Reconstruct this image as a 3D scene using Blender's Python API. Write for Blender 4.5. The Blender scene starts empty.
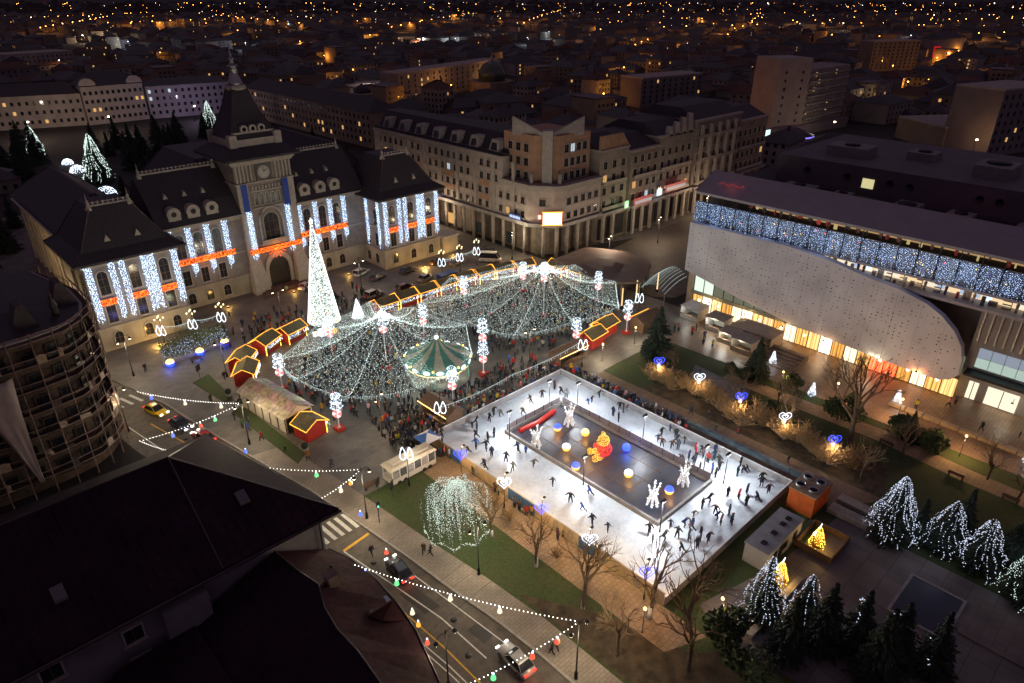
import bpy, bmesh, math, random
from mathutils import Vector, Matrix
R = math.radians
PI = math.pi
SC = bpy.context.scene
COL = SC.collection

# ------------------------------------------------------------------ camera
cam = bpy.data.objects.new('camera', bpy.data.cameras.new('camera'))
COL.objects.link(cam)
cam.location = (0, 0, 60)
PITCH = math.atan(347 / 683)
HEAD = R(43.5)
cam.rotation_euler = (PI / 2 - PITCH, 0, -HEAD)
cam.data.sensor_width = 36
cam.data.lens = 36 * 683 / 1024
cam.data.clip_start = 1
cam.data.clip_end = 60000
SC.camera = cam

# ------------------------------------------------------------------ night sky, faint moon, exposure
W = bpy.data.worlds.new('World')
SC.world = W
W.use_nodes = True
wn = W.node_tree
bg = wn.nodes['Background']
sky = wn.nodes.new('ShaderNodeTexSky')
sky.sky_type = 'NISHITA'
sky.sun_disc = False
sky.sun_elevation = R(-4)
sky.sun_rotation = R(200)
glow = wn.nodes.new('ShaderNodeMixRGB')
glow.blend_type = 'ADD'
glow.inputs[0].default_value = 1
glow.inputs[2].default_value = (0.56, 0.37, 0.60, 1)      # light-polluted city sky
wn.links.new(sky.outputs[0], glow.inputs[1])
wn.links.new(glow.outputs[0], bg.inputs[0])
bg.inputs[1].default_value = 0.10
sl = bpy.data.lights.new('moon', 'SUN')
sl.energy = 0.03
sl.angle = R(8)
sl.color = (0.85, 0.82, 1.0)
so = bpy.data.objects.new('moon', sl)
so.rotation_euler = (R(40), 0, R(150))
COL.objects.link(so)
SC.view_settings.view_transform = 'Standard'
SC.view_settings.look = 'None'
SC.view_settings.gamma = 1
SC.view_settings.exposure = 0.4
SC.view_settings.use_curve_mapping = False
cy = SC.cycles
cy.use_denoising = True
cy.use_adaptive_sampling = True
cy.adaptive_threshold = 0.025
cy.max_bounces = 4
cy.diffuse_bounces = 2
cy.glossy_bounces = 2
cy.transmission_bounces = 2
cy.transparent_max_bounces = 4
cy.sample_clamp_indirect = 0.6
cy.use_light_tree = True
cy.caustics_reflective = False
cy.caustics_refractive = False

# ------------------------------------------------------------------ helpers
_ca, _sa = math.cos(HEAD), math.sin(HEAD)
def G(u, v, z=0.0):
    """world x, y of the point at height z seen at photo position u, v"""
    x = (u - 512) / 683; y = -(v - 341.5) / 683
    d = (x, math.cos(PITCH) + y * math.sin(PITCH), -math.sin(PITCH) + y * math.cos(PITCH))
    t = (z - 60) / d[2]
    X, Y = d[0] * t, d[1] * t
    return (X * _ca + Y * _sa, -X * _sa + Y * _ca)

MATS = {}
def _noise(nt, scale, detail=4, coord='Object'):
    tc = nt.nodes.new('ShaderNodeTexCoord')
    nz = nt.nodes.new('ShaderNodeTexNoise')
    nz.inputs['Scale'].default_value = scale
    nz.inputs['Detail'].default_value = detail
    nt.links.new(tc.outputs[coord], nz.inputs['Vector'])
    return nz
def mat(name, col, rough=0.8, var=0.25, scale=1.5, metal=0.0, bump=0.0, spec=None, objcol=False, col2=None, scale2=None):
    if name in MATS: return MATS[name]
    m = bpy.data.materials.new(name); m.use_nodes = True
    nt = m.node_tree; b = nt.nodes['Principled BSDF']
    b.inputs['Roughness'].default_value = rough
    b.inputs['Metallic'].default_value = metal
    if spec is not None: b.inputs['Specular IOR Level'].default_value = spec
    c = (*col, 1)
    nz = _noise(nt, scale)
    rp = nt.nodes.new('ShaderNodeValToRGB')
    rp.color_ramp.elements[0].position = 0.3
    rp.color_ramp.elements[1].position = 0.7
    lo = [max(0, q * (1 - var)) for q in col]; hi = [min(1, q * (1 + var)) for q in col]
    if col2: hi = col2; lo = col
    if objcol:
        lo = [1 - var] * 3; hi = [1, 1, 1]
    rp.color_ramp.elements[0].color = (*lo, 1); rp.color_ramp.elements[1].color = (*hi, 1)
    nt.links.new(nz.outputs['Fac'], rp.inputs[0])
    out = rp.outputs[0]
    if scale2:
        n2 = _noise(nt, scale2, 2)
        mx = nt.nodes.new('ShaderNodeMixRGB'); mx.blend_type = 'OVERLAY'; mx.inputs[0].default_value = 0.6
        nt.links.new(out, mx.inputs[1]); nt.links.new(n2.outputs['Fac'], mx.inputs[2]); out = mx.outputs[0]
    if objcol:
        oi = nt.nodes.new('ShaderNodeObjectInfo')
        mx = nt.nodes.new('ShaderNodeMixRGB'); mx.blend_type = 'MULTIPLY'; mx.inputs[0].default_value = 1
        nt.links.new(oi.outputs['Color'], mx.inputs[1]); nt.links.new(out, mx.inputs[2]); out = mx.outputs[0]
    nt.links.new(out, b.inputs['Base Color'])
    if bump:
        bp = nt.nodes.new('ShaderNodeBump'); bp.inputs['Strength'].default_value = bump; bp.inputs['Distance'].default_value = 0.1
        n3 = _noise(nt, scale * 6, 3)
        nt.links.new(n3.outputs['Fac'], bp.inputs['Height']); nt.links.new(bp.outputs[0], b.inputs['Normal'])
    MATS[name] = m
    return m
def em(name, col, s, sample=False, base=(0.05, 0.05, 0.05), objcol=False):
    if name in MATS: return MATS[name]
    m = bpy.data.materials.new(name); m.use_nodes = True
    nt = m.node_tree; b = nt.nodes['Principled BSDF']
    b.inputs['Base Color'].default_value = (*base, 1)
    b.inputs['Emission Color'].default_value = (*col, 1)
    b.inputs['Emission Strength'].default_value = s
    if objcol:
        oi = nt.nodes.new('ShaderNodeObjectInfo'); nt.links.new(oi.outputs['Color'], b.inputs['Emission Color'])
    if not sample: m.cycles.emission_sampling = 'NONE'
    MATS[name] = m
    return m
def tiles(name, col, col2, mortar, bw, bh, rough=0.7, msize=0.02, var=0.3, offset=0.5, bump=0.3):
    """paving or cladding: brick texture on object coordinates (metres)"""
    if name in MATS: return MATS[name]
    m = mat(name, col, rough, var, 0.25)
    nt = m.node_tree; b = nt.nodes['Principled BSDF']
    tc = nt.nodes.new('ShaderNodeTexCoord'); bt = nt.nodes.new('ShaderNodeTexBrick')
    bt.inputs['Scale'].default_value = 1; bt.inputs['Brick Width'].default_value = bw; bt.inputs['Row Height'].default_value = bh
    bt.inputs['Mortar Size'].default_value = msize; bt.offset = offset
    bt.inputs['Color1'].default_value = (*[1.0] * 3, 1); bt.inputs['Color2'].default_value = (*[q2 / max(q, 1e-3) for q, q2 in zip(col, col2)], 1)
    bt.inputs['Mortar'].default_value = (*[q2 / max(q, 1e-3) for q, q2 in zip(col, mortar)], 1)
    nt.links.new(tc.outputs['Object'], bt.inputs['Vector'])
    old = b.inputs['Base Color'].links[0].from_socket
    mx = nt.nodes.new('ShaderNodeMixRGB'); mx.blend_type = 'MULTIPLY'; mx.inputs[0].default_value = 1
    nt.links.new(old, mx.inputs[1]); nt.links.new(bt.outputs['Color'], mx.inputs[2]); nt.links.new(mx.outputs[0], b.inputs['Base Color'])
    return m

class MB:
    """collects shapes in world metres; build() links them as one mesh object"""
    def __init__(s): s.v = []; s.f = []; s.m = []; s.sm = []
    def add(s, vs, fs, mi=0, smooth=False):
        o = len(s.v); s.v += [tuple(q) for q in vs]
        s.f += [[i + o for i in f] for f in fs]; s.m += [mi] * len(fs); s.sm += [smooth] * len(fs)
        return s
    def box(s, x0, x1, y0, y1, z0, z1, mi=0):
        return s.add([(x0, y0, z0), (x1, y0, z0), (x1, y1, z0), (x0, y1, z0), (x0, y0, z1), (x1, y0, z1), (x1, y1, z1), (x0, y1, z1)],
                     [(3, 2, 1, 0), (4, 5, 6, 7), (0, 1, 5, 4), (1, 2, 6, 5), (2, 3, 7, 6), (3, 0, 4, 7)], mi)
    def prism(s, poly, z0, z1, mi=0, top=None):
        n = len(poly); tp = top or poly
        a = sum(poly[i][0] * poly[(i + 1) % n][1] - poly[(i + 1) % n][0] * poly[i][1] for i in range(n))
        if a < 0: poly = poly[::-1]; tp = tp[::-1]
        vs = [(p[0], p[1], z0) for p in poly] + [(p[0], p[1], z1) for p in tp]
        return s.add(vs, [tuple(range(n))[::-1], tuple(range(n, 2 * n))] + [(i, (i + 1) % n, n + (i + 1) % n, n + i) for i in range(n)], mi)
    def sheet(s, poly, z, mi=0):
        n = len(poly)
        a = sum(poly[i][0] * poly[(i + 1) % n][1] - poly[(i + 1) % n][0] * poly[i][1] for i in range(n))
        if a < 0: poly = poly[::-1]
        return s.add([(p[0], p[1], z) for p in poly], [tuple(range(n))], mi)
    def ring(s, prof, n, c=(0, 0, 0), mi=0, smooth=True, cap=True, a0=0, sx=1, sy=1):
        """lathe about a vertical axis: prof = [(r, z)...] bottom to top"""
        vs = []; fs = []
        for r, z in prof:
            for k in range(n):
                a = a0 + 2 * PI * k / n
                vs.append((c[0] + r * math.cos(a) * sx, c[1] + r * math.sin(a) * sy, c[2] + z))
        for j in range(len(prof) - 1):
            for k in range(n):
                fs.append((j * n + k, j * n + (k + 1) % n, (j + 1) * n + (k + 1) % n, (j + 1) * n + k))
        if cap: fs += [tuple(range(n))[::-1], tuple(range((len(prof) - 1) * n, len(prof) * n))]
        return s.add(vs, fs, mi, smooth)
    def tube(s, pts, r, n=6, mi=0, smooth=True, cap=True):
        pts = [Vector(p) for p in pts]; rs = r if isinstance(r, (list, tuple)) else [r] * len(pts)
        vs = []; fs = []
        for i, p in enumerate(pts):
            d = (pts[min(i + 1, len(pts) - 1)] - pts[max(i - 1, 0)]).normalized()
            u = d.cross(Vector((0, 0, 1)) if abs(d.z) < 0.9 else Vector((1, 0, 0))).normalized(); w = d.cross(u)
            for k in range(n):
                a = 2 * PI * k / n
                vs.append(p + (u * math.cos(a) + w * math.sin(a)) * rs[i])
        for j in range(len(pts) - 1):
            for k in range(n):
                fs.append((j * n + k, j * n + (k + 1) % n, (j + 1) * n + (k + 1) % n, (j + 1) * n + k))
        if cap: fs += [tuple(range(n)), tuple(range((len(pts) - 1) * n, len(pts) * n))[::-1]]
        return s.add(vs, fs, mi, smooth)
    def ball(s, c, r, n=8, mi=0, sz=1.0, sx=1.0, sy=1.0):
        prof = [(r * math.sin(PI * (j + 0.02) / (n // 2 + 0.04)), -r * sz * math.cos(PI * (j + 0.02) / (n // 2 + 0.04))) for j in range(n // 2 + 1)]
        return s.ring(prof, n, c, mi, True, True, 0, sx, sy)
    def octa(s, c, r, mi=0):
        x, y, z = c
        return s.add([(x + r, y, z), (x, y + r, z), (x - r, y, z), (x, y - r, z), (x, y, z + r), (x, y, z - r)],
                     [(0, 1, 4), (1, 2, 4), (2, 3, 4), (3, 0, 4), (1, 0, 5), (2, 1, 5), (3, 2, 5), (0, 3, 5)], mi)
    def tetra(s, c, r, mi=0):
        x, y, z = c
        return s.add([(x, y, z + r), (x + r, y, z - r * .5), (x - r * .5, y + r * .87, z - r * .5), (x - r * .5, y - r * .87, z - r * .5)],
                     [(0, 1, 2), (0, 2, 3), (0, 3, 1), (3, 2, 1)], mi)
    def mesh(s, name, mats, off=(0, 0, 0)):
        me = bpy.data.meshes.new(name)
        me.from_pydata([(a - off[0], b - off[1], c - off[2]) for a, b, c in s.v], [], s.f)
        for q in (mats if isinstance(mats, (list, tuple)) else [mats]): me.materials.append(q)
        me.polygons.foreach_set('material_index', s.m)
        me.polygons.foreach_set('use_smooth', s.sm)
        me.update()
        return me
    def build(s, name, mats, parent=None, **tags):
        off = ORG.get(parent.name, (0, 0, 0)) if parent else tags.pop('origin', (0, 0, 0))
        o = bpy.data.objects.new(name, s.mesh(name, mats, off)); COL.objects.link(o)
        if parent: o.parent = parent; ORG[o.name] = off
        else: o.location = off
        return tag(o, **tags)
ORG = {}
def tag(o, label=None, cat=None, group=None, kind=None, col=None):
    if label: o['label'] = label
    if cat: o['category'] = cat
    if group: o['group'] = group
    if kind: o['kind'] = kind
    if col: o.color = (*col, 1)
    return o
def thing(name, label, cat, loc=(0, 0, 0), rz=0, group=None):
    o = bpy.data.objects.new(name, None); COL.objects.link(o)
    o.empty_display_size = 0.3
    o.location = loc; o.rotation_euler = (0, 0, rz); ORG[o.name] = tuple(loc)
    return tag(o, label, cat, group)
def local(o): ORG[o.name] = (0, 0, 0); return o        # parts of o are built in its own coordinates
def put(me, name, parent=None, loc=(0, 0, 0), rz=0, **tags):
    """an object sharing mesh data, at a world place (parent unrotated)"""
    o = bpy.data.objects.new(name, me); COL.objects.link(o)
    if parent:
        off = ORG.get(parent.name, (0, 0, 0)); o.parent = parent
        o.location = (loc[0] - off[0], loc[1] - off[1], loc[2] - off[2])
        ORG[o.name] = (0, 0, 0)
    else: o.location = loc
    o.rotation_euler = (0, 0, rz)
    return tag(o, **tags)
def kids(o): return [c for c in CH.get(o.name, [])]
CH = {}
def index_children():
    CH.clear()
    for o in COL.objects:
        if o.parent: CH.setdefault(o.parent.name, []).append(o)
def copy_tree(o, parent=None, loc=None, rz=None, label=None, col=None, scale=None):
    c = o.copy(); COL.objects.link(c); c.parent = parent
    if loc is not None: c.location = loc
    if rz is not None: c.rotation_euler = (0, 0, rz)
    if scale is not None: c.scale = (scale,) * 3
    if label: c['label'] = label
    if col: c.color = (*col, 1)
    for k in kids(o):
        copy_tree(k, c, col=col)
    return c
def lamp(name, loc, power, col=(1, 0.8, 0.55), r=0.15, parent=None, spot=None, aim=(0, 0, -1), blend=0.6):
    l = bpy.data.lights.new(name, 'SPOT' if spot else 'POINT')
    l.energy = power; l.color = col; l.shadow_soft_size = r
    if spot: l.spot_size = R(spot); l.spot_blend = blend
    o = bpy.data.objects.new(name, l); COL.objects.link(o)
    if parent:
        off = ORG.get(parent.name, (0, 0, 0)); o.parent = parent; loc = (loc[0] - off[0], loc[1] - off[1], loc[2] - off[2])
    o.location = loc
    if spot: o.rotation_euler = Vector(aim).to_track_quat('-Z', 'Y').to_euler()
    return o
def sag(p, q, d, n):
    p, q = Vector(p), Vector(q)
    return [p.lerp(q, i / n) - Vector((0, 0, 4 * d * (i / n) * (1 - i / n))) for i in range(n + 1)]

# ------------------------------------------------------------------ materials
M = dict(
 stone=mat('stone', (.235, .205, .185), .85, .18, .8, bump=.2), stone2=mat('pale_stone', (.38, .34, .29), .85, .15, 1.2),
 slate=mat('slate_roof', (.036, .03, .034), .6, .3, 2.5, bump=.2), tin=mat('tin_roof', (.07, .05, .052), .45, .35, .6, metal=.3),
 dark=mat('dark_metal', (.03, .03, .032), .5, .2, 3, metal=.6), steel=mat('steel', (.35, .35, .36), .4, .15, 3, metal=.8),
 glass=mat('window_glass', (.02, .022, .028), .12, .2, 1.0, spec=.6), wood=mat('brown_wood', (.13, .075, .045), .75, .3, 4),
 red=mat('red_wood', (.45, .03, .02), .7, .2, 4), green=mat('dark_green_felt', (.10, .095, .055), .8, .3, 3),
 white=mat('white_paint', (.75, .75, .75), .6, .06, 2), cream=mat('cream_paint', (.62, .54, .42), .7, .1, 1.5),
 asphalt=mat('asphalt', (.085, .071, .056), .7, .3, .13, bump=.2, scale2=1.1, col2=(.135, .112, .088)), line=mat('road_paint', (.7, .7, .66), .7, .15, 3), yline=mat('yellow_road_paint', (.75, .42, .03), .7, .15, 3),
 grass=mat('grass', (.036, .070, .013), .9, .5, .22, bump=.6, scale2=5, col2=(.058, .064, .022)), soil=mat('leaf_litter', (.07, .05, .028), .95, .5, .8, bump=.6, scale2=10),
 kerb=mat('kerb_stone', (.33, .30, .27), .8, .2, 2), bark=mat('bark', (.075, .055, .04), .9, .35, 4), twig=mat('twigs', (.17, .115, .065), .9, .3, 4),
 needle=mat('conifer_needles', (.016, .03, .016), .8, .4, 3), leaf=mat('evergreen_leaves', (.045, .075, .02), .7, .5, 2),
 skin=mat('skin', (.45, .28, .2), .6, .1, 3), hair=mat('hair', (.04, .025, .018), .7, .3, 6), coat=mat('coat', (1, 1, 1), .85, .3, 6, objcol=True),
 trousers=mat('trousers', (.03, .032, .045), .85, .4, 4), black=mat('black_rubber', (.015, .015, .015), .7, .2, 4), paint=mat('car_paint', (1, 1, 1), .25, .05, 1, objcol=True, spec=.7),
 brown=mat('brown_render', (.24, .17, .12), .85, .2, .6), orange_wall=mat('orange_render', (.40, .24, .145), .85, .15, .8),
 conc=mat('concrete', (.30, .28, .26), .85, .25, .7, scale2=5), panel=mat('grey_panel', (.55, .5, .54), .5, .08, .5),
)
E_ = dict(
 cool=em('cool_white_bulbs', (.72, .84, 1), 3), blue=em('blue_bulbs', (.015, .05, 1), 3.0), warm=em('warm_bulbs', (1, .6, .18), 2.4), amber=em('amber_bulbs', (1, .40, .035), 1.9),
 orange=em('orange_tinsel', (1, .10, .008), 2.6), white=em('white_bulbs', (1, .97, .9), 6), net=em('net_bulbs', (.80, 1, .94), 2.0), curtain=em('curtain_bulbs', (.5, .69, 1), 3.6),
 red=em('red_bulbs', (1, .03, .02), 4), green=em('green_bulbs', (.1, 1, .25), 3), gold=em('gold_bulbs', (1, .55, .06), 4), head=em('lamp_head_glow', (1, .8, .5), 12), sodium=em('sodium_lamp', (1, .36, .05), 14),
 winwarm=em('lit_window', (1, .55, .18), .55), wincool=em('lit_window_cool', (.75, .9, 1), .5), shop=em('shop_light', (1, .85, .6), 1.0), tail=em('tail_light', (1, .02, .01), 3), headl=em('headlight', (1, .95, .85), 5),
)
# ================================================================== the ground
ZP = 0.12
def struct(name, mb, m, **k): return mb.build(name, m, kind='structure', **k)
struct('ground', MB().box(-30000, 40000, -30000, 40000, -0.5, 0.0), mat('city_ground', (.022, .018, .017), .9, .4, .02, scale2=.3))
KERB = [(20, 124), (22.3, 116), (24.6, 108), (26.4, 96), (28.4, 85), (30.9, 72), (32.4, 60), (33.2, 53), (33.9, 45), (34.7, 38), (35, 32), (35, 20), (35, -40)]
LEFT = [(8, 124), (12.5, 116), (15.3, 108), (16.6, 98), (19, 85), (22, 72), (23.6, 60), (24.6, 53), (25.3, 45), (25.6, 38), (25.8, 32), (25.9, 20), (26, -40)]
struct('road', MB().sheet([(20, 160), (-120, 160), (-120, 124)] + LEFT + KERB[::-1] + [(20, 124)], 0.004), M['asphalt'])
INNER = [(30, 118), (31, 108), (31.5, 96), (33.2, 84), (35.3, 66), (36.6, 53), (37.7, 44), (38.4, 35), (38.4, 20), (38.4, -40)]
paveM = tiles('pavement_slabs', (.27, .225, .18), (.235, .195, .155), (.12, .10, .08), .8, .4, .6)
plazaM = tiles('plaza_granite', (.15, .135, .118), (.115, .103, .09), (.06, .055, .05), 1.2, .6, .55)
struct('pavement', MB().prism(KERB[4:] + INNER[::-1][:-3], 0, ZP - .004), paveM)
struct('plaza', MB().prism([(18.0, 134)] + KERB[:5] + [(33.2, 84), (35.3, 66), (118.5, 66), (118.5, 118), (150, 108), (240, 108), (240, 112), (118, 118), (118, 250), (18.0, 250)], 0, ZP), plazaM)
k = MB()
for p, q in zip(KERB[1:-1], KERB[2:]):
    d = Vector((q[0] - p[0], q[1] - p[1])).normalized() * .0; n = Vector((-(q[1] - p[1]), q[0] - p[0])).normalized() * .28
    k.prism([p, q, (q[0] - n.x, q[1] - n.y), (p[0] - n.x, p[1] - n.y)], 0, ZP + .02)
struct('kerb', k, M['kerb'])
struct('side_street', MB().sheet([(119, 80), (119, 104), (150, 108), (240, 108), (240, 90), (150, 88), (136, 76), (122, 76)], ZP + .01), M['asphalt'])
# park
struct('park_lawn', MB().prism([(35.3, 66), (36.6, 53), (37.7, 44), (38.4, 35), (38.4, -40), (121, -40), (121, 66)], -.01, .10), M['grass'])
struct('shrub_bed', MB().sheet([(38.6, 66), (46, 66), (46, 22), (50, 19), (38.8, 10), (38.6, 40)][2:6] + [(44, 30)], .106), M['soil'])
struct('shrub_bed', MB().sheet([(85.2, 57.5), (92, 55), (93, 20), (85.2, 18)], .106), M['soil'])
struct('rink_walk', MB().sheet([(44.2, 66), (49, 66), (49, 22), (44.2, 24)], .11), tiles('warm_slabs', (.30, .21, .13), (.25, .17, .10), (.09, .07, .05), .6, .6, .7))
struct('boardwalk', MB().sheet([(78.8, 69), (85, 69), (85, 17.5), (78.8, 22)], .11), tiles('deck_boards', (.24, .17, .11), (.19, .13, .085), (.06, .04, .03), 3, .25, .75))
struct('park_path', MB().sheet([(98, 50), (101, 50), (102, 24), (100.5, 12), (98.5, -30), (95.5, -30), (97, 12), (98.4, 24)], .11), tiles('sand_slabs', (.30, .22, .14), (.25, .18, .11), (.15, .11, .07), .6, .6, .8))
struct('mall_forecourt', MB().prism([(103, 66), (121.5, 66), (121.5, -40), (104, -40), (104, 40)], 0, .13), tiles('brown_slabs', (.27, .175, .11), (.22, .145, .09), (.1, .07, .05), 1.0, .5, .45))
struct('fountain_court', MB().prism([(52, 25), (63, 22), (77.5, 20.5), (77.5, -20), (54, -20), (50, 20)], 0, .13), tiles('dark_slabs', (.17, .145, .13), (.135, .115, .105), (.07, .06, .06), 2.5, 2.5, .5, .04))
struct('fountain_basin', MB().box(66.6, 73.5, 5.0, 10.2, .13, .2), mat('still_water', (.03, .032, .06), .38, .2, .5))
fb = MB()
for a in ((66.3, 66.6, 4.7, 10.5), (73.5, 73.8, 4.7, 10.5), (66.6, 73.5, 10.2, 10.5), (66.6, 73.5, 4.7, 5.0)): fb.box(*a, .13, .26)
struct('basin_rim', fb, M['conc'])
struct('court_slab', MB().box(68.5, 75.5, -6, 4.2, .13, .3), tiles('tan_slabs', (.17, .135, .115), (.14, .11, .095), (.07, .06, .05), 1.2, 1.2, .6))
for x, y in ((29.6, 55), (31.2, 42), (23, 96), (29.5, 37.5), (27.5, 66.5)): struct('manhole_cover', MB().ring([(.38, 0), (.38, .012)], 14, (x, y, .004)), M['dark'])
for pts in ([(29, 49), (31, 48.6), (31.3, 44.4), (29.4, 44.8)], [(26.6, 57), (27.6, 57), (28, 52), (27, 52)], [(31.4, 40), (32.8, 40), (33, 37.6), (31.6, 37.4)], [(21, 101), (23, 100.6), (23.4, 97.5), (21.6, 97.9)]): struct('road_patch', MB().sheet(pts, .0065), mat('fresh_asphalt', (.05, .045, .04), .7, .2, .5))
struct('court_step', MB().box(52, 63.5, 20.4, 21.1, .13, .6).box(52, 63.5, 18.6, 19.3, .13, .6).box(77.2, 79, 15, 22, .1, .7).box(80, 81.5, 15, 22, .1, .7), M['conc'])
# lawns beside the avenue
for pts in ([(30.2, 112), (33.4, 113.2), (33.2, 103), (31.6, 101.5)], [(31.2, 98), (33.4, 99), (34.3, 80), (32.3, 78.5)]):
    struct('lawn', MB().prism(pts, 0, .2), M['grass'])
# markings
def dash(pts, w, m, name='road_marking'):
    b = MB()
    for (x0, y0), (x1, y1) in zip(pts, pts[1:]):
        n = Vector((-(y1 - y0), x1 - x0)).normalized() * w / 2
        b.sheet([(x0 + n.x, y0 + n.y), (x1 + n.x, y1 + n.y), (x1 - n.x, y1 - n.y), (x0 - n.x, y0 - n.y)], .009)
    return struct(name, b, m)
dash([(28.0, 59), (29.4, 50), (30.4, 43), (30.6, 36)], .16, M['line'])
dash([(27.9, 47), (28.3, 40), (28.3, 33), (28.4, 20)], .16, M['yline'])
dash([(26.7, 45), (27.3, 38), (27.5, 28)], .14, M['line']); dash([(26.3, 44), (26.8, 37), (27.0, 28)], .14, M['line'])
dash([(28, 59.1), (31.9, 59.6)], .4, M['yline'])
dash([(31.9, 50), (32.4, 45), (33.2, 36)], .12, M['line'])
dash([(20.6, 104), (22.8, 94), (24.3, 84)], .16, M['yline']); dash([(17.5, 107), (19.2, 97), (20.6, 88)], .14, M['line'])
for i in range(6): dash([(26.3 + i * 1.05, 61.5), (26.1 + i * 1.05, 65.0)], .5, M['line'], 'zebra_stripe')
for i in range(5): dash([(19 + i * 1.5, 112), (18 + i * 1.5, 115.5)], .5, M['line'], 'zebra_stripe')

# ================================================================== the ice rink
RX0, RX1, RY0, RY1 = 49.2, 78.3, 27.6, 70.0
PX0, PX1, PY0, PY1 = 58.8, 71.4, 35.3, 63.6
iceM = mat('ice', (.72, .77, .81), .3, .16, .3, scale2=2.4)
ice = MB()
for a in ((RX0, RX1, RY0, PY0), (RX0, RX1, PY1, RY1), (RX0, PX0, PY0, PY1), (PX1, RX1, PY0, PY1)): ice.box(*a, .1, .25)
struct('ice_rink', ice, iceM)
rink = thing('rink_fence', 'low white board fence with tan and blue banners around the ice rink', 'fence', ((RX0 + RX1) / 2, (RY0 + RY1) / 2, .1))
bnr = [mat('banner_tan', (.62, .42, .20), .6, .15, 1), mat('banner_grey', (.36, .34, .33), .6, .15, 1), mat('banner_blue', (.06, .14, .28), .6, .3, 1)]
rng = random.Random(5)
n = 17
for i in range(n):
    y0 = RY0 + (RY1 - RY0) * i / n; y1 = RY0 + (RY1 - RY0) * (i + 1) / n - .06
    MB().box(RX0 - .12, RX0 - .02, y0, y1, .1, 1.9).build('board', bnr[2 if i in (4, 8, 9, 14) else 0], rink)
    MB().box(RX1 + .02, RX1 + .12, y0, y1, .1, 1.2).build('board', bnr[1], rink)
for i in range(12):
    x0 = RX0 + (RX1 - RX0) * i / 12; x1 = RX0 + (RX1 - RX0) * (i + 1) / 12 - .06
    MB().box(x0, x1, RY0 - .12, RY0 - .02, .1, 1.25).build('board', bnr[1], rink)
    MB().box(x0, x1, RY1 + .02, RY1 + .12, .1, 1.25).build('board', bnr[1], rink)
hr = MB()
for a in ((RX1 - .04, RX1 + .16, RY0 - .16, RY1 + .16), (RX0 + .04, RX1 - .04, RY0 - .16, RY0 + .04), (RX0 + .04, RX1 - .04, RY1 - .04, RY1 + .16)): hr.box(*a, 1.3, 1.38)
hr.build('handrail', M['white'], rink)
MB().box(RX0 - .16, RX0 + .0, RY0 - .16, RY1 + .16, 1.9, 1.96).build('handrail', mat('rail_grey', (.4, .36, .3), .6, .1, 1), rink)
# round emblem rings printed on the tan banners
for i in (0, 1, 3, 5, 6, 10, 12):
    yc = RY0 + (RY1 - RY0) * (i + .5) / n
    e = MB()
    for r0 in (.22, .42):
        for k in range(14):
            a = 2 * PI * k / 14; a2 = 2 * PI * (k + 1) / 14
            e.add([(RX0 - .126, yc + r * math.cos(q), 1.0 + r * 1.4 * math.sin(q)) for r, q in ((r0, a), (r0, a2), (r0 + .07, a2), (r0 + .07, a))], [(0, 1, 2, 3)])
    e.build('emblem', mat('banner_print', (.10, .16, .24), .7, .2, 3), rink)
# sunken pool with wall, dark film floor
poolw = thing('pool_wall', 'low grey wall and glass balustrade around the dark pool inside the rink', 'wall', (65, 49.4, .1))
for a in ((PX0, PX0 + .35, PY0, PY1), (PX1 - .35, PX1, PY0, PY1), (PX0 + .35, PX1 - .35, PY0, PY0 + .35), (PX0 + .35, PX1 - .35, PY1 - .35, PY1)):
    MB().box(*a, .1, .85).build('wall', M['conc'], poolw)
glz = mat('tinted_balustrade', (.22, .19, .2), .3, .1, 1)
for i in range(14):
    y0 = PY0 + .4 + i * (PY1 - PY0 - .8) / 14
    MB().box(PX1 - .2, PX1 - .14, y0 + .06, y0 + 1.9, .86, 1.75).build('panel', glz, poolw)
    MB().box(PX1 - .22, PX1 - .12, y0 - .03, y0 + .03, .85, 1.85).build('post', M['dark'], poolw)
for i in range(6):
    x0 = PX0 + .4 + i * (PX1 - PX0 - .8) / 6
    MB().box(x0 + .06, x0 + 1.85, PY1 - .2, PY1 - .14, .86, 1.75).build('panel', glz, poolw)
    MB().box(x0 - .03, x0 + .03, PY1 - .22, PY1 - .12, .85, 1.85).build('post', M['dark'], poolw)
fl = mat('pool_floor', (.035, .042, .07), .4, .3, .35, col2=(.10, .082, .08), scale2=.3)
struct('pool_floor', MB().box(PX0 + .35, PX1 - .35, PY0 + .35, PY1 - .35, .1, .2), fl)
sl_ = MB()
for i in range(1, 4): sl_.box(PX0 + .36 + i * 3, PX0 + .46 + i * 3, PY0 + 6, PY1 - .36, .2, .24)
for i in range(1, 8): sl_.box(PX0 + .36, PX1 - .36, PY0 + 4 + i * 3, PY0 + 4.1 + i * 3, .2, .235)
struct('pool_floor_seam', sl_, mat('seam_brown', (.16, .09, .045), .5, .3, 2))
tag(MB().tube([(60.6, 62.3, .55), (64.5, 61.9, .6), (68.6, 62.4, .55)], .38, 10).build('inflatable_roll', mat('red_vinyl', (.6, .03, .02), .45, .1, 2)), 'long red roll lying along the far edge of the pool', 'barrier roll')
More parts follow.
